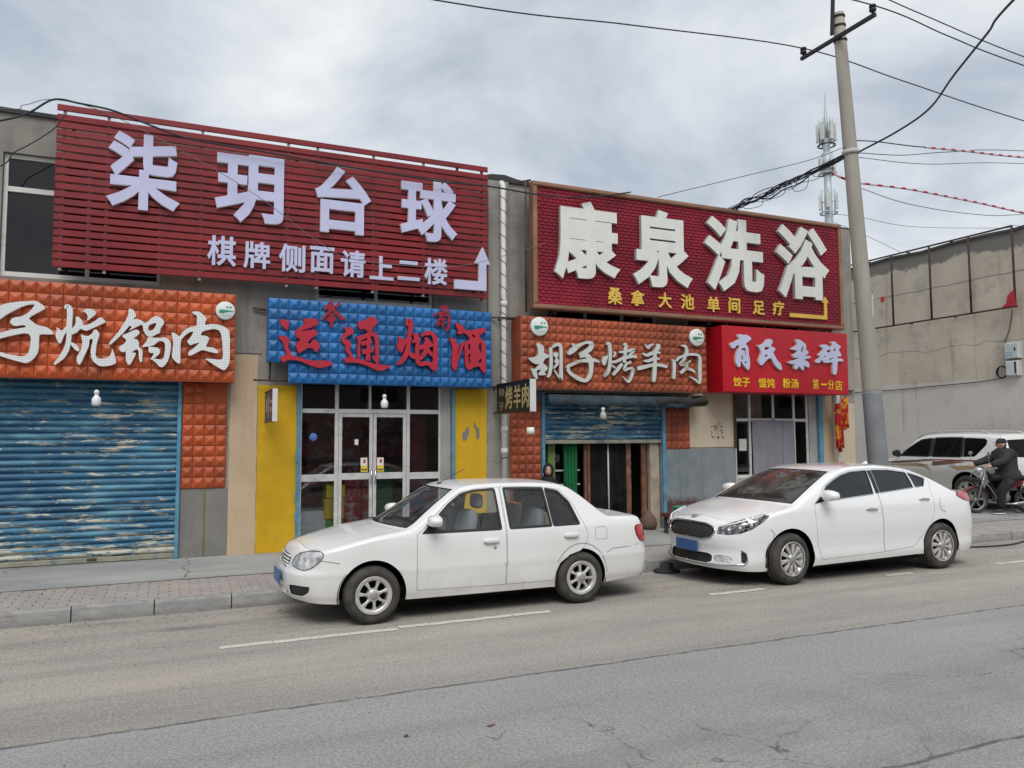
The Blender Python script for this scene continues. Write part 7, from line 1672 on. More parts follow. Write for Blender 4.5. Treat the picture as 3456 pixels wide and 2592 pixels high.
    po = link('number_plate', pl.mesh('number_plate'), M_plate, car, False)
    for yy_, w_ in ((-.15, .028), (-.08, .03), (.0, .02), (.06, .03), (.12, .028)):
        k_ = MB(); k_.box(p.x - .0325, p.x - .0305, yy_ - w_ / 2, yy_ + w_ / 2, .405 + abs(yy_) * .1, .475); link('faint_mark', k_.mesh('faint_mark'), M_pmark, po, False)
    for s in (-1, 1):
        ol = dense(hl, .03); t_ = MB(); q_ = [S.P(uu, z, .003)[0] for uu, z in ol]; q_ = [(a_.x, s * a_.y, a_.z) for a_ in q_]
        t_.tube(q_ + [q_[0]], .006, 5, caps=False); link('headlight_rim', t_.mesh('headlight_rim'), mat_seam, car, False)
    an = MB(); zt = float(S.roofz(np.array([1.80]), np.array([0.0]))[0]); an.lathe([(0, .02), (.02, .018), (.03, 0)], 10, c=(1.80, -.05, zt - .004)); an.tube([(1.80, -.05, zt + .01), (2.12, -.05, zt + .17)], .004, 5)
    link('aerial', an.mesh('aerial'), M_blk, car, False)
    # seam between bumpers and wings
    def seam(pts, s):
        sm = MB()
        q = [S.P(uu, z, .0015)[0] for uu, z in pts]; sm.tube([(p.x, s * p.y, p.z) for p in q], .0032, 5); link('bumper_seam', sm.mesh('bumper_seam'), mat_seam, car, False)
    for s in (-1, 1):
        seam([(.84, .66), (.93, .65), (1.03, .63)], s)
        seam([(u(3.62), .555), (u(3.70), .60), (u(3.9), .605), (Ue - .90, .625)], s)
        seam([(u(3.275) + .36 * math.cos(a), .285 + .40 * math.sin(a)) for a in np.linspace(.12, 2.6, 16)], s)
    # tan cushion and box on the seats
    cu = ellipsoid_box((2.98, -.30, .86), (.09, .24, .17), 3, 8); link('cushion', cu.mesh('cushion'), M_seat2, car, False)
    return car, S
M_pmark = mat('pale_blue_mark', (0.16, 0.26, 0.42), .5, obj=True)
mat_seam = mat('panel_gap', (0.16, 0.155, 0.15), 0.8, obj=True)
b = NB('grille_dark'); b.bsdf((0.03, 0.03, 0.03), 0.6); M_grille = b.m
# ---------------------------------------------------------------- newer compact sedan
def car_two():
    plan = [(0, 0), (0.012, .2), (0.05, .40), (0.13, .58), (0.27, .735), (0.48, .825), (0.85, .868), (1.5, .885), (2.4, .89), (3.2, .888), (3.8, .872), (4.2, .83), (4.43, .74), (4.55, .56), (4.59, .28), (4.60, 0)]
    fside = ([.15, .22, .32, .42, .52, .62, .72, .80, .90, .98, 1.06, 1.14, 1.25, 1.47], [.05, .03, .012, .020, .014, .004, .0, .006, .016, .034, .062, .10, .155, .285])
    ffront = ([.15, .21, .26, .33, .42, .50, .58, .66, .74, .80, .9, 1.4], [.10, .03, .0, .02, .03, .012, .004, .02, .055, .11, .30, .6])
    frear = ([.15, .22, .30, .42, .55, .62, .72, .85, .95, 1.02, 1.08, 1.4], [.13, .10, .05, .012, .0, .002, .03, .06, .08, .10, .17, .6])
    zc = ([-.1, 0, .05, .12, .25, .50, .70, 0.82, 0.90, 1.02, 1.30, 1.60, 1.80, 1.97, 2.16, 2.40, 2.75, 3.05, 3.30, 3.60, 3.85, 4.02, 4.14, 4.28, 4.42, 4.52, 4.58, 4.62, 4.8],
          [.62, .70, .75, .79, .845, .912, .955, .980, 1.004, 1.062, 1.198, 1.328, 1.396, 1.434, 1.455, 1.463, 1.466, 1.448, 1.412, 1.318, 1.208, 1.128, 1.085, 1.062, 1.058, 1.045, 1.0, .93, .8])
    dr = pchip([-.1, .2, .9, 1.2, 1.8, 3.0, 3.4, 3.9, 4.7], [.02, .03, .02, .02, .035, .035, .03, .02, .02])
    S = Shell(plan, fside, ffront, frear, zc, 0.27, 0.20, 2.6, dr, 0.045)
    ux, sp = S.ux, S.sp
    def below(x, d): return S.ze(ux(x)) - d
    Ue = float(S.U[-1])
    wf = [(1.46, 1.005), (1.47, 1.06), (1.62, below(1.62, .058)), (1.78, below(1.78, .055)), (1.95, below(1.95, .053)), (2.15, below(2.15, .052)), (2.455, below(2.44, .053)), (2.40, 1.072)]
    wr = [(2.535, below(2.53, .053)), (2.85, below(2.85, .055)), (3.17, below(3.17, .058)), (3.19, 1.132), (2.51, 1.082)]
    wq = [(3.195, below(3.19, .058)), (3.36, below(3.36, .06)), (3.485, below(3.48, .06)), (3.40, 1.145), (3.225, 1.134)]
    dfront = [(1.42, .275), (1.365, .45), (1.335, .65), (1.325, .90), (1.335, .985), (1.42, 1.045), (1.58, below(1.58, .04)), (1.75, below(1.75, .036)), (1.95, below(1.95, .034)), (2.15, below(2.15, .032)), (2.49, below(2.49, .033)), (2.47, 1.07), (2.485, .64), (2.505, .305)]
    drear = [(2.513, .305), (2.493, .64), (2.478, 1.07), (2.498, below(2.49, .033)), (2.85, below(2.85, .035)), (3.2, below(3.2, .038)), (3.515, below(3.51, .034)), (3.54, 1.19), (3.495, 1.10), (3.50, .98), (3.475, .80), (3.38, .62), (3.25, .50), (3.14, .40), (3.06, .345)]
    hl = round_poly([(.50, .635), (.515, .725), (.66, .775), (.88, .835), (1.12, .885), (1.20, .868), (1.10, .795), (.96, .715), (.80, .650), (.64, .628)], .02)
    chrome_f = shrink(dense([(.0, .575), (.0, .775), (.30, .765), (.44, .725), (.455, .66), (.40, .60), (.28, .572)], .03), -.0)
    gr = round_poly([(.0, .565), (.0, .755), (.31, .746), (.45, .712), (.475, .655), (.42, .59), (.29, .562)], .03)
    low = round_poly([(.0, .265), (.0, .385), (.35, .385), (.42, .36), (.42, .29), (.35, .265)], .02)
    fog = round_poly([(.46, .295), (.45, .355), (.50, .375), (.66, .365), (.70, .325), (.66, .29)], .02)
    vent = round_poly([(.80, .30), (.80, .42), (.835, .445), (.865, .40), (.865, .315), (.84, .29)], .015)
    tl = round_poly([(Ue - 1.24, 1.0), (Ue - 1.16, 1.06), (Ue - .86, 1.035), (Ue - .56, .965), (Ue - .40, .93), (Ue - .40, .86), (Ue - .60, .865), (Ue - .85, .89), (Ue - 1.08, .93)], .03)
    D = dict(bot=([0, .3, .5, 1.3, 3.1, 4.0, 4.2, 4.6], [.205, .185, .18, .205, .235, .22, .215, .27]), arch=[(.93, .318, .372), (3.61, .316, .372)], hw=.89, arch_sq=1.02,
             doors=[('front', dfront, [('w', round_poly(wf, .02), M_tint)]), ('rear', drear, [('w', round_poly(wr, .015), M_tint), ('q', round_poly(wq, .02), M_tint)])],
             feats=[('headlight', hl, M_lamp2, .002), ('grille', gr, M_mesh, -.012, 'joined'), ('lower_intake', low, M_blk, -.02, 'joined'), ('fog_lamp', fog, M_lamp, -.004), ('bumper_vent', vent, M_blk, -.012), ('tail_light', tl, M_red, .010)],
             handles={'front': [(2.21, .885)], 'rear': [(3.22, .975)]}, handle='chrome', tops={'hood': (0, .845, .06, .26), 'windscreen': (.915, 1.80, .06, .27), 'rear_window': (3.36, 4.02, .10, -.26), 'boot_lid': (4.13, 4.55, .09, -.25)},
             ws=M_wshield, rw=M_tint, wheels=[(.93, .318, .318, .205, .202, 'ten', 0.10), (3.61, .318, .318, .205, .202, 'ten', 0.0)],
             mirror=(1.47, 1.03, .070), mtri=[(1.345, .985), (1.46, 1.0), (1.47, 1.06), (1.54, 1.09), (1.43, 1.045)], wipers=[(.98, .05, 1.10, -.62), (.96, .62, .97, -.02)],
             cabin=(1.0, 3.6), dash=.86, seats=[(2.05, -.37, .40, .60), (2.05, .37, .40, .60), (2.95, -.36, .42, .55), (2.95, .36, .42, .55)], seal=M_chrome, sealw=(.006, .007))
    car = build_car('sedan_car', 'newer white compact sedan with tinted side windows parked in front of the red box sign', S, D, (6.38, 8.655, 0.0), 0.008, paint2)
    car.scale = (1.058, 1.035, 1.03)
    # chrome surrounds, plate, emblem
    def ring(pts, r, name, m_, both=True, closed=True):
        for s in (-1, 1):
            t = MB(); q = [S.P(uu, z, .004)[0] for uu, z in pts]; q = [(p.x, s * p.y, p.z) for p in q]
            t.tube(q + ([q[0]] if closed else []), r, 6, caps=False)
            link(name, t.mesh(name), m_, car, False)
    g2 = [p for p in dense(gr, .03)]
    half = [(u_, z_) for u_, z_ in dense([(.0, .757), (.31, .748), (.42, .725), (.468, .69), (.472, .65), (.42, .588), (.29, .56), (0, .563)], .03, False)]
    ring(half, .011, 'grille_surround', M_chrome, closed=False)
    ring(dense([(.80, .45), (.865, .41), (.875, .31), (.835, .275), (.60, .262), (.3, .25), (0, .247)], .04, False), .010, 'bumper_chrome', M_chrome, closed=False)
    pl = MB(); pl.cham(-.22, .22, -.012, .0, -.07, .07, .004)
    p, n = S.P(0, .46, .0); pl.v = [(p.x - .02 + b_, a, .455 + c_) for a, b_, c_ in pl.v]; pl.f = [f[::-1] for f in pl.f]
    link('number_plate', pl.mesh('number_plate'), M_plate, car, False)
    zt = float(S.roofz(np.array([.14]), np.array([0.0]))[0])
    em = MB(); em.lathe([(0, .008), (.05, .007), (.062, 0)], 20, c=(0, 0, 0)); em.v = [(.135 + a * .55, b_ * 1.0, zt + .014 + c_ + a * .30) for a, b_, c_ in em.v]
    link('bonnet_emblem', em.mesh('bonnet_emblem'), mat_hub, car, False)
    # silver strip in the headlamp and projector
    for s in (-1, 1):
        t = MB(); q = [S.P(uu, z, .008)[0] for uu, z in ((.54, .722), (.74, .770), (.94, .822), (1.12, .866))]; t.tube([(p.x, s * p.y, p.z) for p in q], .012, 6)
        link('daytime_lamp', t.mesh('daytime_lamp'), M_white, car, False)
        for uu, z in ((.64, .685), (.78, .712), (.92, .75)):
            t = MB()
            p, n = S.P(uu, z, .004); e_ = ellipsoid_box((0, 0, 0), (.02, .045, .032), 2.2, 8); t.add([(p.x + a, s * (p.y + b_), p.z + c_) for a, b_, c_ in e_.v], e_.f if s > 0 else [f[::-1] for f in e_.f], True); link('lamp_projector', t.mesh('lamp_projector'), M_chrome, car, False)
        t = MB()
        q = [S.P(uu, z, .002)[0] for uu, z in ((ux(.62), .70), (ux(.68), .64), (ux(.66), .60))]
        t.tube([(p.x, s * p.y, p.z) for p in q], .003, 5); link('panel_seam', t.mesh('panel_seam'), mat_seam, car, False); t = MB()
        q = [S.P(uu, z, .002)[0] for uu, z in ((ux(3.64), 0.98), (ux(3.60), .90), (ux(3.62), .82), (ux(3.70), .78))]
        t.tube([(p.x, s * p.y, p.z) for p in q], .003, 5)
        link('panel_seam', t.mesh('panel_seam'), mat_seam, car, False)
    fin = MB(); zt = float(S.roofz(np.array([3.15]), np.array([0.0]))[0]); fin.add([(3.05, 0, zt - .01), (3.22, -.02, zt - .01), (3.22, .02, zt - .01), (3.21, 0, zt + .05)], [(0, 1, 3), (0, 3, 2), (1, 2, 3)])
    link('aerial', fin.mesh('aerial'), paint2, car, False)
    for s in (-1, 1):
        pp = sp([(2.44, 1.08), (2.462, below(2.462, .06)), (2.528, below(2.528, .06)), (2.504, 1.086)])
        link('door_pillar', npmesh([patch(pp, [], S.wall, .04, .004, None, mirror=s < 0)], 'door_pillar'), M_blk, car, False)
    return car, S

b = NB('white_pearl_paint'); v = b.pos(True); xyz = b.xyz(v); n_ = b.noise(v, 2.0, 6, 0.6)
lo_ = b.ramp(xyz[2], 0.5, 0.15); fc = b.math('MULTIPLY', b.math('MULTIPLY', lo_, b.ramp(n_, .2, .8)), 0.35)
b.bsdf(b.mix(fc, (0.80, 0.805, 0.81), (0.32, 0.28, 0.22)), b.math('ADD', 0.25, b.math('MULTIPLY', fc, .5)), 0, 0.5, None, 0.9, 0.04); paint2 = b.m
b = NB('dark_headlamp'); v = b.pos(True); b.bsdf(b.mix(b.ramp(b.noise(v, 18, 3), .42, .6), (0.02, 0.02, 0.022), (0.33, 0.34, 0.35)), 0.10, 0.3, 0.6, None, 1.0, 0.03); M_lamp2 = b.m
b = NB('grille_mesh'); v = b.pos(True, (1, 22, 38)); d_ = b.vor(v, 1.0, 'DISTANCE_TO_EDGE', 0.0)
b.bsdf(b.mix(b.ramp(d_, 0.10, 0.2), (0.05, 0.05, 0.052), (0.006, 0.006, 0.007)), 0.4, 0, .5, b.bump(d_, .02, .6)); M_mesh = b.m
b = NB('lamp_white'); b.bsdf((0.75, 0.76, 0.78), 0.2, 0, 0.5, None, 1.0); M_white = b.m

# ---------------------------------------------------------------- off-road wagon in the alley
def car_three():
    plan = [(0, 0), (0.03, .4), (0.10, .68), (0.24, .85), (0.55, .915), (1.2, .93), (2.4, .94), (3.6, .935), (4.3, .915), (4.60, .86), (4.73, .70), (4.77, .4), (4.78, 0)]
    fside = ([.2, .3, .45, .6, .8, 1.0, 1.12, 1.2, 1.3, 1.6, 1.85], [.06, .03, .03, .015, .0, .01, .03, .05, .085, .17, .27])
    ffront = ([.2, .4, .6, .9, 1.1, 1.9], [.10, .03, .0, .04, .15, .9])
    frear = ([.2, .4, .6, .8, 1.1, 1.3, 1.6, 1.9], [.08, .02, .0, .05, .07, .10, .20, .36])
    zc = ([-.1, 0, .06, .2, .6, 1.1, 1.28, 1.5, 1.75, 1.95, 2.1, 2.4, 3.2, 4.0, 4.4, 4.56, 4.66, 4.9], [.85, .98, 1.03, 1.07, 1.12, 1.165, 1.20, 1.36, 1.55, 1.69, 1.755, 1.80, 1.825, 1.81, 1.785, 1.76, 1.70, 1.4])
    dr = pchip([-.1, 1.0, 1.6, 4.9], [.05, .05, .045, .045])
    S = Shell(plan, fside, ffront, frear, zc, 0.35, 0.10, 2.6, dr, 0.06)
    ux, sp = S.ux, S.sp
    def below(x, d): return S.ze(ux(x)) - d
    Ue = float(S.U[-1])
    wf = [(1.66, 1.215), (1.74, 1.30), (2.02, below(2.02, .10)), (2.30, below(2.3, .09)), (2.62, below(2.62, .09)), (2.62, 1.21)]
    wr = [(2.73, below(2.73, .09)), (3.1, below(3.1, .09)), (3.52, below(3.52, .09)), (3.55, 1.22), (2.73, 1.212)]
    wq = [(3.60, below(3.6, .09)), (4.12, below(4.12, .095)), (4.20, below(4.2, .14)), (4.19, 1.52), (3.93, 1.235), (3.61, 1.222)]
    dfront = [(1.52, .42), (1.50, .9), (1.52, 1.17), (1.70, 1.30), (1.98, below(1.98, .055)), (2.3, below(2.3, .05)), (2.67, below(2.67, .05)), (2.68, .42)]
    drear = [(2.69, .42), (2.68, below(2.68, .05)), (3.1, below(3.1, .05)), (3.56, below(3.56, .05)), (3.59, 1.2), (3.58, .95), (3.44, .85), (3.32, .62), (3.28, .42)]
    tl = round_poly([(Ue - .98, 1.20), (Ue - .98, 1.44), (Ue - .90, 1.46), (Ue - .74, 1.44), (Ue - .72, 1.08), (Ue - .86, 1.08)], .03)
    hl = round_poly([(.50, .82), (.50, .98), (.80, 1.0), (1.0, .98), (.95, .86)], .03)
    gr = round_poly([(.0, .78), (.0, .98), (.42, .97), (.40, .80)], .03)
    D = dict(bot=([0, .4, .6, 1.5, 3.2, 4.3, 4.78], [.42, .38, .38, .38, .38, .42, .48]), arch=[(.93, .40, .45), (3.72, .40, .45)], hw=.94, arch_sq=1.05,
             doors=[('front', dfront, [('w', round_poly(wf, .03), M_tint2)]), ('rear', drear, [('w', round_poly(wr, .02), M_tint2), ])],
             feats=[('headlight', hl, M_lamp, .004), ('grille', gr, M_chrome, -.01, 'joined'), ('tail_light', tl, M_red, .012), ('side_window', round_poly(sp(wq), .03), M_tint2, -.006)],
             handles={'front': [(2.36, 1.02)], 'rear': [(3.28, 1.03)]}, handle='chrome', tops={'hood': (0, 1.22, .07, .33), 'windscreen': (1.30, 2.02, .08, .35), 'rear_window': (4.70, 4.712, .25, -.1)},
             ws=M_wshield, rw=M_tint, wheels=[(.93, .39, .39, .25, .235, 'five', 0.0), (3.72, .39, .39, .25, .235, 'five', 0.0)],
             mirror_mat=M_blk, mirror=(1.62, 1.22, .09), mtri=[(1.55, 1.18), (1.64, 1.20), (1.68, 1.24), (1.74, 1.29), (1.66, 1.25)], wipers=[],
             cabin=(1.2, 4.4), dash=1.02, seats=[(2.2, -.4, .62, .6), (2.2, .4, .62, .6), (3.1, -.4, .62, .58), (3.1, .4, .62, .58)])
    return S, D
M_tint2 = glass('wagon_glass', (0.22, 0.25, 0.25), 1.0)
b = NB('two_tone_paint'); v = b.pos(True); z_ = b.xyz(v)[2]; b.bsdf(b.mix(b.ramp(z_, 0.98, 0.85), (0.84, 0.84, 0.83), (0.66, 0.635, 0.585)), 0.3, 0.15, 0.5, None, 0.8, 0.05); paint3 = b.m
# ================================================================== vehicles placed
car1, S1 = car_one()
car2, S2 = car_two()
S3, D3 = car_three()
Ue3 = float(S3.U[-1])
D3['tops'].pop('rear_window')
D3['feats'].append(('rear_glass', round_poly([(Ue3 - .64, 1.24), (Ue3 - .60, 1.64), (Ue3 - .0, 1.66), (Ue3 - .0, 1.22)], .03), M_tint2, -.004, 'joined'))
car3 = build_car('offroad_wagon', 'white and beige off-road wagon with brown swoosh stripes parked by the yard wall', S3, D3, (18.93, 16.40, .165), R(-95), paint3)
M_sw1 = mat('brown_stripe', (0.16, 0.09, 0.055), .4, obj=True); M_sw2 = mat('gold_stripe', (0.42, 0.30, 0.17), .4, obj=True); M_sw3 = mat('maroon_stripe', (0.22, 0.03, 0.035), .4, obj=True)
for pl, m__ in (([(1.0, 1.03), (1.9, 1.10), (2.5, 1.13), (2.9, 1.13), (2.3, 1.07), (1.7, 1.02)], M_sw1), ([(1.2, .98), (1.8, 1.01), (2.3, 1.05), (2.6, 1.02), (2.68, .86), (2.45, .96), (1.9, .95)], M_sw2),
                ([(2.2, 1.145), (3.2, 1.155), (4.4, 1.15), (4.4, 1.12), (3.2, 1.12)], M_sw3), ([(2.75, 1.10), (3.3, 1.12), (3.7, 1.10), (3.2, 1.03), (2.75, .98)], M_sw1), ([(3.3, .97), (3.7, 1.02), (4.2, 1.02), (4.2, .95), (3.8, .93), (3.5, .90)], M_sw2)):
    for s in (-1, 1): link('side_stripe', npmesh([patch(S3.sp(pl), [], S3.wall, .06, .0035, None, mirror=s < 0)], 'side_stripe'), m__, car3, False)
for s in (-1, 1):
    for pl in ([(2.625, 1.215), (2.625, S3.ze(S3.ux(2.62)) - .095), (2.728, S3.ze(S3.ux(2.72)) - .095), (2.728, 1.216)], [(3.53, 1.222), (3.525, S3.ze(S3.ux(3.52)) - .095), (3.605, S3.ze(S3.ux(3.6)) - .095), (3.605, 1.225)]):
        link('window_pillar', npmesh([patch(S3.sp(pl), [], S3.wall, .06, .004, None, mirror=s < 0)], 'window_pillar'), M_blk, car3, False)
for s in (-1, 1):
    q = [(x, s * .58, float(S3.roofz(np.array([x]), np.array([.58]))[0]) + h) for x, h in ((2.0, .0), (2.15, .05), (2.6, .065), (3.4, .065), (3.95, .055), (4.1, .0))]
    t = MB(); t.tube(spline(q, 5), .022, 8); link('roof_rail', t.mesh('roof_rail'), M_rim, car3, False)

# ================================================================== people
def skin_mesh(pts, edges, rad, root=0, lv=2):
    me = bpy.data.meshes.new('sk'); me.from_pydata(pts, edges, []); me.update()
    o = bpy.data.objects.new('sk', me); col.objects.link(o)
    o.modifiers.new('k', 'SKIN')
    for i, r in enumerate(rad): me.skin_vertices[0].data[i].radius = r if isinstance(r, tuple) else (r, r)
    me.skin_vertices[0].data[root].use_root = True
    s = o.modifiers.new('s', 'SUBSURF'); s.levels = lv; s.render_levels = lv
    dg = bpy.context.evaluated_depsgraph_get(); dg.update()
    r = bpy.data.meshes.new_from_object(o.evaluated_get(dg)); bpy.data.objects.remove(o); bpy.data.meshes.remove(me)
    r.polygons.foreach_set('use_smooth', [True] * len(r.polygons)); return r
M_skin = mat('skin', (0.52, 0.32, 0.24), .55, obj=True, var=.06); M_jack = mat('charcoal_jacket', (0.030, 0.031, 0.035), .85, obj=True, var=.25, vs=5, bump=.5, bs=12); M_trou = mat('black_trousers', (0.014, 0.014, 0.016), .9, obj=True)
M_hood = mat('black_headscarf', (0.012, 0.012, 0.014), .8, obj=True, bump=.4, bs=14); M_hair = mat('black_hair', (0.012, 0.011, 0.011), .6, obj=True); M_lip = mat('lips', (0.34, 0.10, 0.09), .5, obj=True); M_eye = mat('dark_eye', (0.02, 0.015, 0.013), .3, obj=True)
M_shoe = mat('dark_trainer', (0.03, 0.03, 0.035), .7, obj=True); M_sole = mat('white_sole', (0.62, 0.62, 0.60), .6, obj=True)

def head_parts(parent, c, face, s=1.0, skin=True):
    """head with face turned along unit vector `face` (x, y)"""
    fx, fy = face; rx, ry = -fy, fx
    def W(a, l, u): return (c[0] + (fx * a + rx * l) * s, c[1] + (fy * a + ry * l) * s, c[2] + u * s)
    e = ellipsoid_box((0, 0, 0), (.096, .075, .115), 2.2, 12)
    vs = []
    for x, y, z in e.v:
        if z < 0: y *= 1 - .35 * (-z / .115) ** 1.5; x = x * (1 - .12 * (-z / .115)) + .012 * (-z / .115)
        vs.append(W(x, y, z))
    m_ = MB(); m_.add(vs, e.f, True)
    for pts, r in (([(.088, 0, .02), (.102, 0, -.012), (.112, 0, -.03), (.092, 0, -.04)], [.008, .012, .015, .008]),): m_.tube([W(*p) for p in pts], r, 8)
    for sd in (-1, 1):
        q = ellipsoid_box((0, 0, 0), (.018, .008, .03), 2.2, 6); m_.add([W(x - .005, y + sd * .078, z - .005) for x, y, z in q.v], q.f, True)
    h = link('head', m_.mesh('head'), M_skin, parent, False)
    for sd in (-1, 1):
        q = ellipsoid_box((0, 0, 0), (.006, .014, .006), 2.0, 6); k_ = MB(); k_.add([W(x + .088, y + sd * .032, z + .008) for x, y, z in q.v], q.f, True); link('eye', k_.mesh('eye'), M_eye, h, False)
        k_ = MB(); k_.tube([W(.092, sd * .018, .030), W(.090, sd * .034, .036), W(.080, sd * .050, .030)], .004, 5); link('eyebrow', k_.mesh('eyebrow'), M_hair, h, False)
    q = ellipsoid_box((0, 0, 0), (.006, .022, .006), 2.0, 6); k_ = MB(); k_.add([W(x + .088, y, z - .066) for x, y, z in q.v], q.f, True); link('mouth', k_.mesh('mouth'), M_lip, h, False)
    return h, W

def hand(parent, wrist, dirv, upv, m__=None):
    """palm and five curled fingers gripping along a bar"""
    d = Vector(dirv).normalized(); u = Vector(upv); u = (u - d * u.dot(d)).normalized(); s = d.cross(u); w = Vector(wrist)
    pts = [w, w + d * .045, w + d * .085]; ed = [(0, 1), (1, 2)]; rad = [.024, .034, .036]
    for i, (o_, L) in enumerate(((-.028, .030), (-.010, .034), (.009, .033), (.026, .026))):
        b0 = len(pts); k1 = w + d * .092 + s * o_; pts += [k1, k1 + d * L * .8 - u * .012, k1 + d * L * .9 - u * .045, k1 + d * .004 - u * .055]; rad += [.011, .0095, .009, .008]; ed += [(2, b0), (b0, b0 + 1), (b0 + 1, b0 + 2), (b0 + 2, b0 + 3)]
    b0 = len(pts); pts += [w + d * .05 + s * -.036 - u * .01, w + d * .082 + s * -.048 - u * .03, w + d * .095 + s * -.03 - u * .05]; rad += [.014, .011, .009]; ed += [(1, b0), (b0, b0 + 1), (b0 + 1, b0 + 2)]
    return link('hand', skin_mesh([tuple(p) for p in pts], ed, rad, 0, 1), m__ or M_skin, parent, False)

def shoe(parent, ank, d):
    d = Vector((d[0], d[1], 0)).normalized(); s = Vector((-d.y, d.x, 0)); a = Vector((ank[0], ank[1], 0)); z0 = ank[2]
    e = ellipsoid_box((0, 0, 0), (.135, .048, .055), 2.6, 8); vs = []
    for x, y, z in e.v:
        zz_ = z * (1 - .35 * max(0, x / .135)) + .005
        p = a + d * (x + .06) + s * y; vs.append((p.x, p.y, z0 + .055 + zz_))
    m_ = MB(); m_.add(vs, e.f, True); o = link('shoe', m_.mesh('shoe'), M_shoe, parent, False)
    e = ellipsoid_box((0, 0, 0), (.142, .050, .016), 4, 8); m_ = MB(); m_.add([((a + d * (x + .06) + s * y).x, (a + d * (x + .06) + s * y).y, z0 + .016 + z) for x, y, z in e.v], e.f, True); link('sole', m_.mesh('sole'), M_sole, o, False)

# ---- motorcycle and rider
MX, MY, MZ, MR = 16.78, 11.92, .148, math.atan2(-.37, .93)
moto = thing('motorcycle', 'small red and black motorcycle with chrome guard bars at the far right', 'motorcycle', (MX, MY, MZ), MR)
M_mred = mat('moto_red', (0.16, 0.010, 0.014), .35, obj=True, coat=.6); M_mblk = mat('moto_black', (0.015, 0.015, 0.016), .45, obj=True); M_mchr = mat('moto_chrome', (0.42, 0.42, 0.42), .28, .85, obj=True, var=.1); M_engine = mat('engine_alloy', (0.25, 0.25, 0.25), .5, .6, obj=True)
def mp_(name, mb, m__, par=None): return link(name, mb.mesh(name), m__, par or moto, False)
for x in (0, 1.2):
    t = MB(); t.lathe([(.215, -.03), (.255, -.042), (.285, -.025), (.292, 0), (.285, .025), (.255, .042), (.215, .03)], 36, c=(x, 0, .292), axis='y'); wv_ = mp_('wheel', t, M_tyre)
    t = MB(); t.lathe([(.218, -.026), (.200, -.024), (.192, 0), (.200, .024), (.218, .026)], 36, c=(x, 0, .292), axis='y'); t.lathe([(0, -.05), (.05, -.05), (.055, 0), (.05, .05), (0, .05)], 16, c=(x, 0, .292), axis='y')
    for k_ in range(5):
        a = 2 * math.pi * k_ / 5 + .3; t.obox((x + .125 * math.cos(a), 0, .292 + .125 * math.sin(a)), (math.cos(a), 0, math.sin(a)), (0, 1, 0), (-math.sin(a), 0, math.cos(a)), .085, .012, .016)
    mp_('rim', t, M_engine, wv_)
for s in (-1, 1):
    t = MB(); t.tube([(0, s * .075, .292), (.10, s * .075, .60), (.23, s * .07, .98)], [.022, .020, .018], 10); mp_('fork', t, M_mchr)
    t = MB(); t.tube(spline([(.26, 0, 1.0), (.24, s * .12, 1.03), (.20, s * .25, 1.05), (.28, s * .38, 1.03)], 4), .013, 8); mp_('handlebar', t, M_mchr)
    t = MB(); t.tube([(.22, s * .26, 1.05), (.15, s * .30, 1.20), (.14, s * .32, 1.30)], .007, 6); mr_ = mp_('mirror', t, M_mchr); e = ellipsoid_box((.14, s * .33, 1.35), (.018, .065, .05), 2.4, 8); mp_('mirror_head', e, M_mchr, mr_)
    t = MB(); t.tube(spline([(.10, s * .15, .95), (.02, s * .18, .80), (.16, s * .20, .66), (.33, s * .20, .42), (.42, s * .18, .20)], 5), .012, 8); mp_('guard_bar', t, M_mchr)
    t = MB(); t.tube([(1.2, s * .13, .30), (1.02, s * .13, .68)], .022, 8); mp_('rear_shock', t, M_mchr)
    t = MB(); t.tube(spline([(.95, s * .16, .52), (1.02, s * .18, .72), (1.25, s * .17, .80), (1.52, s * .15, .80), (1.55, s * .1, .74)], 5), .012, 8); mp_('grab_rail', t, M_mchr)
    t = MB(); t.tube([(.55, s * .10, .26), (.55, s * .28, .26)], .018, 8); mp_('footrest', t, M_mblk)
t = MB(); q = [(-.30 + .0, .10)]; 
for w_, nm, cx, a0, a1, rr_ in ((.055, 'front_mudguard', 0, .25, 2.5, .33), (.07, 'rear_mudguard', 1.2, .1, 2.3, .345)):
    t = MB(); vs = []; fs = []; n = 16
    for i in range(n + 1):
        a = a0 + (a1 - a0) * i / n
        for j, yy_ in enumerate((-w_, -w_ * .5, w_ * .5, w_)): vs.append((cx + (rr_ - (.02 if j in (0, 3) else 0)) * math.cos(a), yy_, .292 + (rr_ - (.02 if j in (0, 3) else 0)) * math.sin(a)))
    for i in range(n):
        for j in range(3): fs.append((i * 4 + j, i * 4 + j + 1, (i + 1) * 4 + j + 1, (i + 1) * 4 + j))
    t.add(vs, fs, True); mp_(nm, t, M_mred if cx == 0 else M_mblk)
e = ellipsoid_box((.10, 0, .96), (.085, .10, .085), 2.5, 10); mp_('headlamp', e, M_lamp)
e = ellipsoid_box((.05, 0, .76), (.11, .13, .035), 3, 8); mp_('front_rack', e, M_mblk)
e = ellipsoid_box((.55, 0, .80), (.23, .12, .10), 2.6, 10); mp_('fuel_tank', e, M_mblk)
e = ellipsoid_box((1.02, 0, .80), (.36, .13, .055), 3, 10); mp_('seat', e, M_mblk)
t = MB(); t.obox((.98, 0, .67), (1, 0, .12), (0, 1, 0), (-.12, 0, 1), .34, .10, .07); mp_('side_cover', t, M_mred)
t = MB(); t.cham(.46, .74, -.12, .12, .28, .54, .03); t.lathe([(0, -.16), (.09, -.16), (.10, -.1), (.10, .1), (.09, .16), (0, .16)], 20, c=(.62, 0, .36), axis='y'); mp_('engine', t, M_engine)
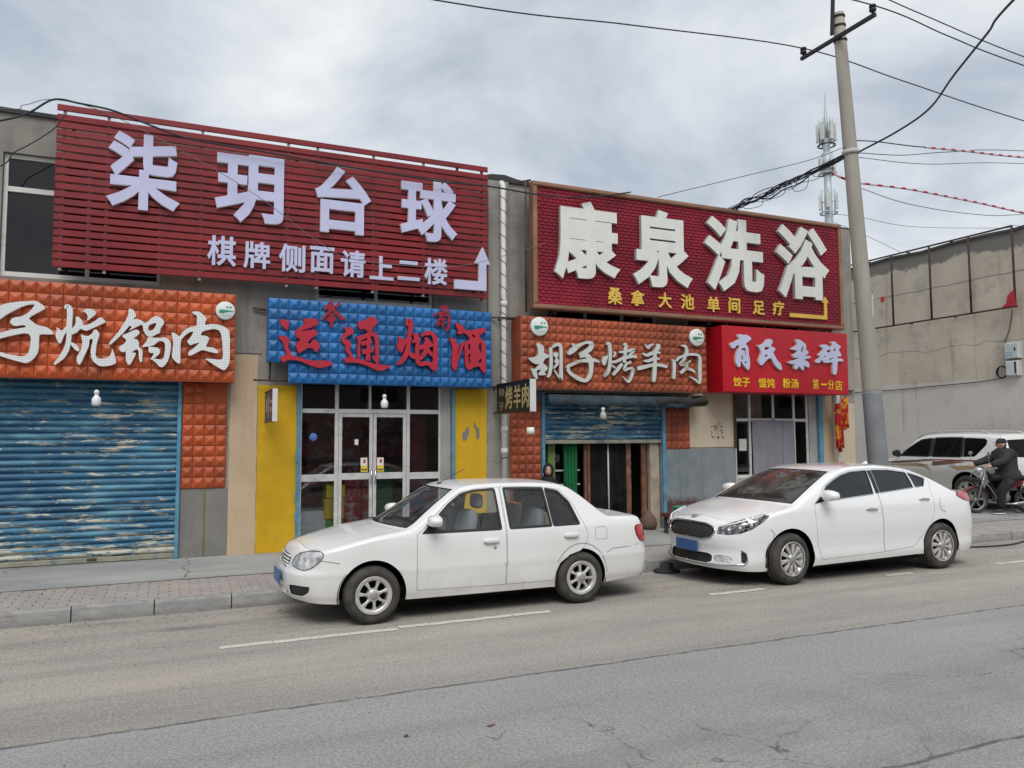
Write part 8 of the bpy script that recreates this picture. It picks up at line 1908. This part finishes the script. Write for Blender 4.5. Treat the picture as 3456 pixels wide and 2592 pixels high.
t = MB(); t.tube(spline([(.30, 0, .95), (.40, 0, .62), (.45, 0, .40), (.60, 0, .24)], 5), .028, 8); t.tube([(.30, 0, .92), (.65, 0, .70), (1.1, 0, .72)], .028, 8); mp_('frame_tube', t, M_mblk)
t = MB(); t.tube(spline([(.50, -.10, .42), (.46, -.15, .26), (.75, -.17, .22), (1.05, -.18, .26), (1.45, -.18, .32)], 5), [.02] * 6 + [.02] * 5 + [.035] * 10, 10); mp_('exhaust', t, M_mchr)
t = MB()
for z in (.42, .50, .58, .66): t.tube([(1.02, -.22, z), (1.50, -.22, z)], .007, 5)
for x in (1.02, 1.26, 1.50): t.tube([(x, -.22, .40), (x, -.22, .68)], .009, 5)
mp_('side_rack', t, M_mchr)
e = ellipsoid_box((1.58, 0, .66), (.03, .07, .05), 3, 8); mp_('tail_lamp', e, M_red)
t = MB(); t.tube([(.70, -.10, .26), (.78, -.24, .02)], .012, 6); mp_('side_stand', t, M_mblk)

rider = thing('person', 'person in dark jacket and cap astride the motorcycle, seen from behind', 'person', (MX - .14, MY + .05, MZ), MR)
P_ = [(.93, 0, .80), (.91, 0, .98), (.88, 0, 1.18), (.86, 0, 1.36), (.84, 0, 1.46),           # 0-4 spine, neck
      (.86, -.17, 1.36), (.66, -.29, 1.20), (.34, -.31, 1.10),                                     # 5-7 left arm
      (.86, .17, 1.36), (.66, .29, 1.20), (.34, .31, 1.10),                                        # 8-10 right arm
      (.90, -.11, .76), (.62, -.21, .53), (.56, -.25, .12),                                        # 11-13 left leg
      (.90, .11, .76), (.60, .21, .54), (.58, .22, .30)]                                           # 14-16 right leg on the peg
E_ = [(0, 1), (1, 2), (2, 3), (3, 4), (3, 5), (5, 6), (6, 7), (3, 8), (8, 9), (9, 10), (0, 11), (11, 12), (12, 13), (0, 14), (14, 15), (15, 16)]
rad = [(.23, .25), (.22, .25), (.225, .275), (.17, .22), (.07, .07), .125, .098, .066, .125, .098, .066, .145, .112, .08, .145, .112, .08]
me = skin_mesh(P_, E_, rad, 0, 2)
for q in (M_jack, M_trou): me.materials.append(q)
for p in me.polygons:
    z, x = p.center.z, p.center.x; p.material_index = 0 if (z > .80 or (x > .76 and z > .70)) else 1
body = link('body', me, None, rider, False)
jk = skin_mesh([(.95, 0, .70), (.93, 0, .86), (.91, 0, 1.02)], [(0, 1), (1, 2)], [(.30, .30), (.285, .29), (.25, .27)], 0, 2); link('jacket_skirt', jk, M_jack, rider, False)
h_, W_ = head_parts(rider, (.80, 0, 1.565), (-.80, .60))
e = ellipsoid_box((0, 0, 0), (.108, .090, .085), 2.4, 10); m_ = MB(); m_.add([(.812 + x, y, 1.615 + max(z, -.03)) for x, y, z in e.v], e.f, True); cp = link('cap', m_.mesh('cap'), M_jack, rider, False)
e = ellipsoid_box((0, 0, 0), (.07, .075, .008), 2.4, 8); m_ = MB(); m_.add([(.70 + x, y, 1.60 + z + .1 * (x)) for x, y, z in e.v], e.f, True); link('cap_peak', m_.mesh('cap_peak'), M_jack, cp, False)
e = ellipsoid_box((0, 0, 0), (.075, .078, .07), 2.3, 8); m_ = MB(); m_.add([(.838 + x, y, 1.545 + z) for x, y, z in e.v], e.f, True); link('hair', m_.mesh('hair'), M_hair, rider, False)
m_ = MB(); m_.tube([(.865, 0, 1.40), (.845, 0, 1.475)], [.085, .072], 14); link('collar', m_.mesh('collar'), M_jack, rider, False)
for s in (-1, 1): hand(rider, (.345, s * .312, 1.098), (-1, 0, -.35), (-.2, 0, 1))
shoe(rider, (.57, -.25, 0.0), (-1, -.1)); shoe(rider, (.60, .22, .27), (-1, 0))

# ---- seated woman in a black hood by the grill shop door
wl = (5.93, 11.92, .215)
wom = thing('person', 'person in a black hood sitting by the grill shop door behind the older sedan', 'person', wl, 0)
st = thing('stool', 'low wooden stool under the hooded person', 'stool', (5.95, 12.0, .155))
m_ = MB(); m_.cham(5.79, 6.11, 11.86, 12.16, .50, .53, .006); m_.build('seat', M_wood, st)
for x in (5.81, 6.06):
    for y in (11.88, 12.11): m_ = MB(); m_.box(x, x + .03, y, y + .03, .155, .499); m_.build('leg', M_wood, st)
P_ = [(0, .08, .44), (0, .08, .62), (0, .05, .80), (0, .03, .94), (0, .01, 1.00), (-.15, .04, .90), (-.22, -.04, .66), (-.12, -.22, .52), (.15, .04, .90), (.22, -.04, .66), (.12, -.22, .52), (-.10, .06, .42), (-.12, -.34, .42), (-.12, -.36, .08), (.10, .06, .42), (.12, -.34, .42), (.12, -.36, .08)]
me = skin_mesh(P_, E_, [(.15, .13), (.14, .12), (.15, .125), (.09, .08), .05, .068, .052, .038, .068, .052, .038, .09, .075, .05, .09, .075, .05], 0, 2); link('body', me, M_hood, wom, False)
h_, W_ = head_parts(wom, (.0, -.01, 1.125), (-.42, -.91), .98)
# hood: open shell round the face
hv = []; hf = []; n, mR = 20, 12
for j in range(mR + 1):
    t = j / mR; ang = t * 2.42
    for i in range(n):
        a = 2 * math.pi * i / n; rr_ = .125
        f_ = -math.cos(ang) * .115 + .0; s_ = math.sin(ang) * .098
        hv.append(W_(f_, s_ * math.cos(a), s_ * math.sin(a) * 1.32 + .005))
for j in range(mR):
    for i in range(n): hf.append((j * n + i, j * n + (i + 1) % n, (j + 1) * n + (i + 1) % n, (j + 1) * n + i))
m_ = MB(); m_.add(hv, hf, True); o = link('hood', m_.mesh('hood'), M_hood, wom, False); sd = o.modifiers.new('s', 'SOLIDIFY'); sd.thickness = .012
m_ = MB(); m_.tube([(0, .02, .90), (0, .0, .98), (-.01, -.01, 1.04)], [.15, .115, .085], 16); link('scarf', m_.mesh('scarf'), M_hood, wom, False)
for s in (-1, 1): hand(wom, (s * .12, -.22, .52), (-s * .5, -1, -.1), (0, 0, 1)); shoe(wom, (s * .12, -.36, .0), (s * .1, -1))
# ================================================================== far side of the street (shop row added behind the viewer to darken reflections)
ob = thing('added_reflection_row', 'low brick shop row added unseen across the street to darken reflections in glass and paint', 'building', (2, -10.5, 0))
M_obr = mat('dark_brick', (0.15, 0.105, 0.085), .9, var=.25, vs=1.2); M_obw = glass('opposite_glass', (0.10, 0.11, 0.12), .8)
facade(rect(-34, 40, 0, 6.0), [rect(x, x + 2.6, .3, 2.7) for x in range(-32, 38, 5)] + [rect(x, x + 1.8, 3.6, 5.2) for x in range(-32, 38, 5)], -10.5, -.25, 'wall', M_obr, ob)
m_ = MB(); m_.box(-34, 40, -16, -10.78, 0, 5.9); m_.build('core', M_dark, ob)
m_ = MB(); m_.box(-34.1, 40.1, -16.1, -10.42, 6.01, 6.2); m_.build('roof_edge', M_roofing, ob)
sheet('opposite_pavement', [-10.5, -6.5], [.13, .12], -70, 90, 4, M_apron)
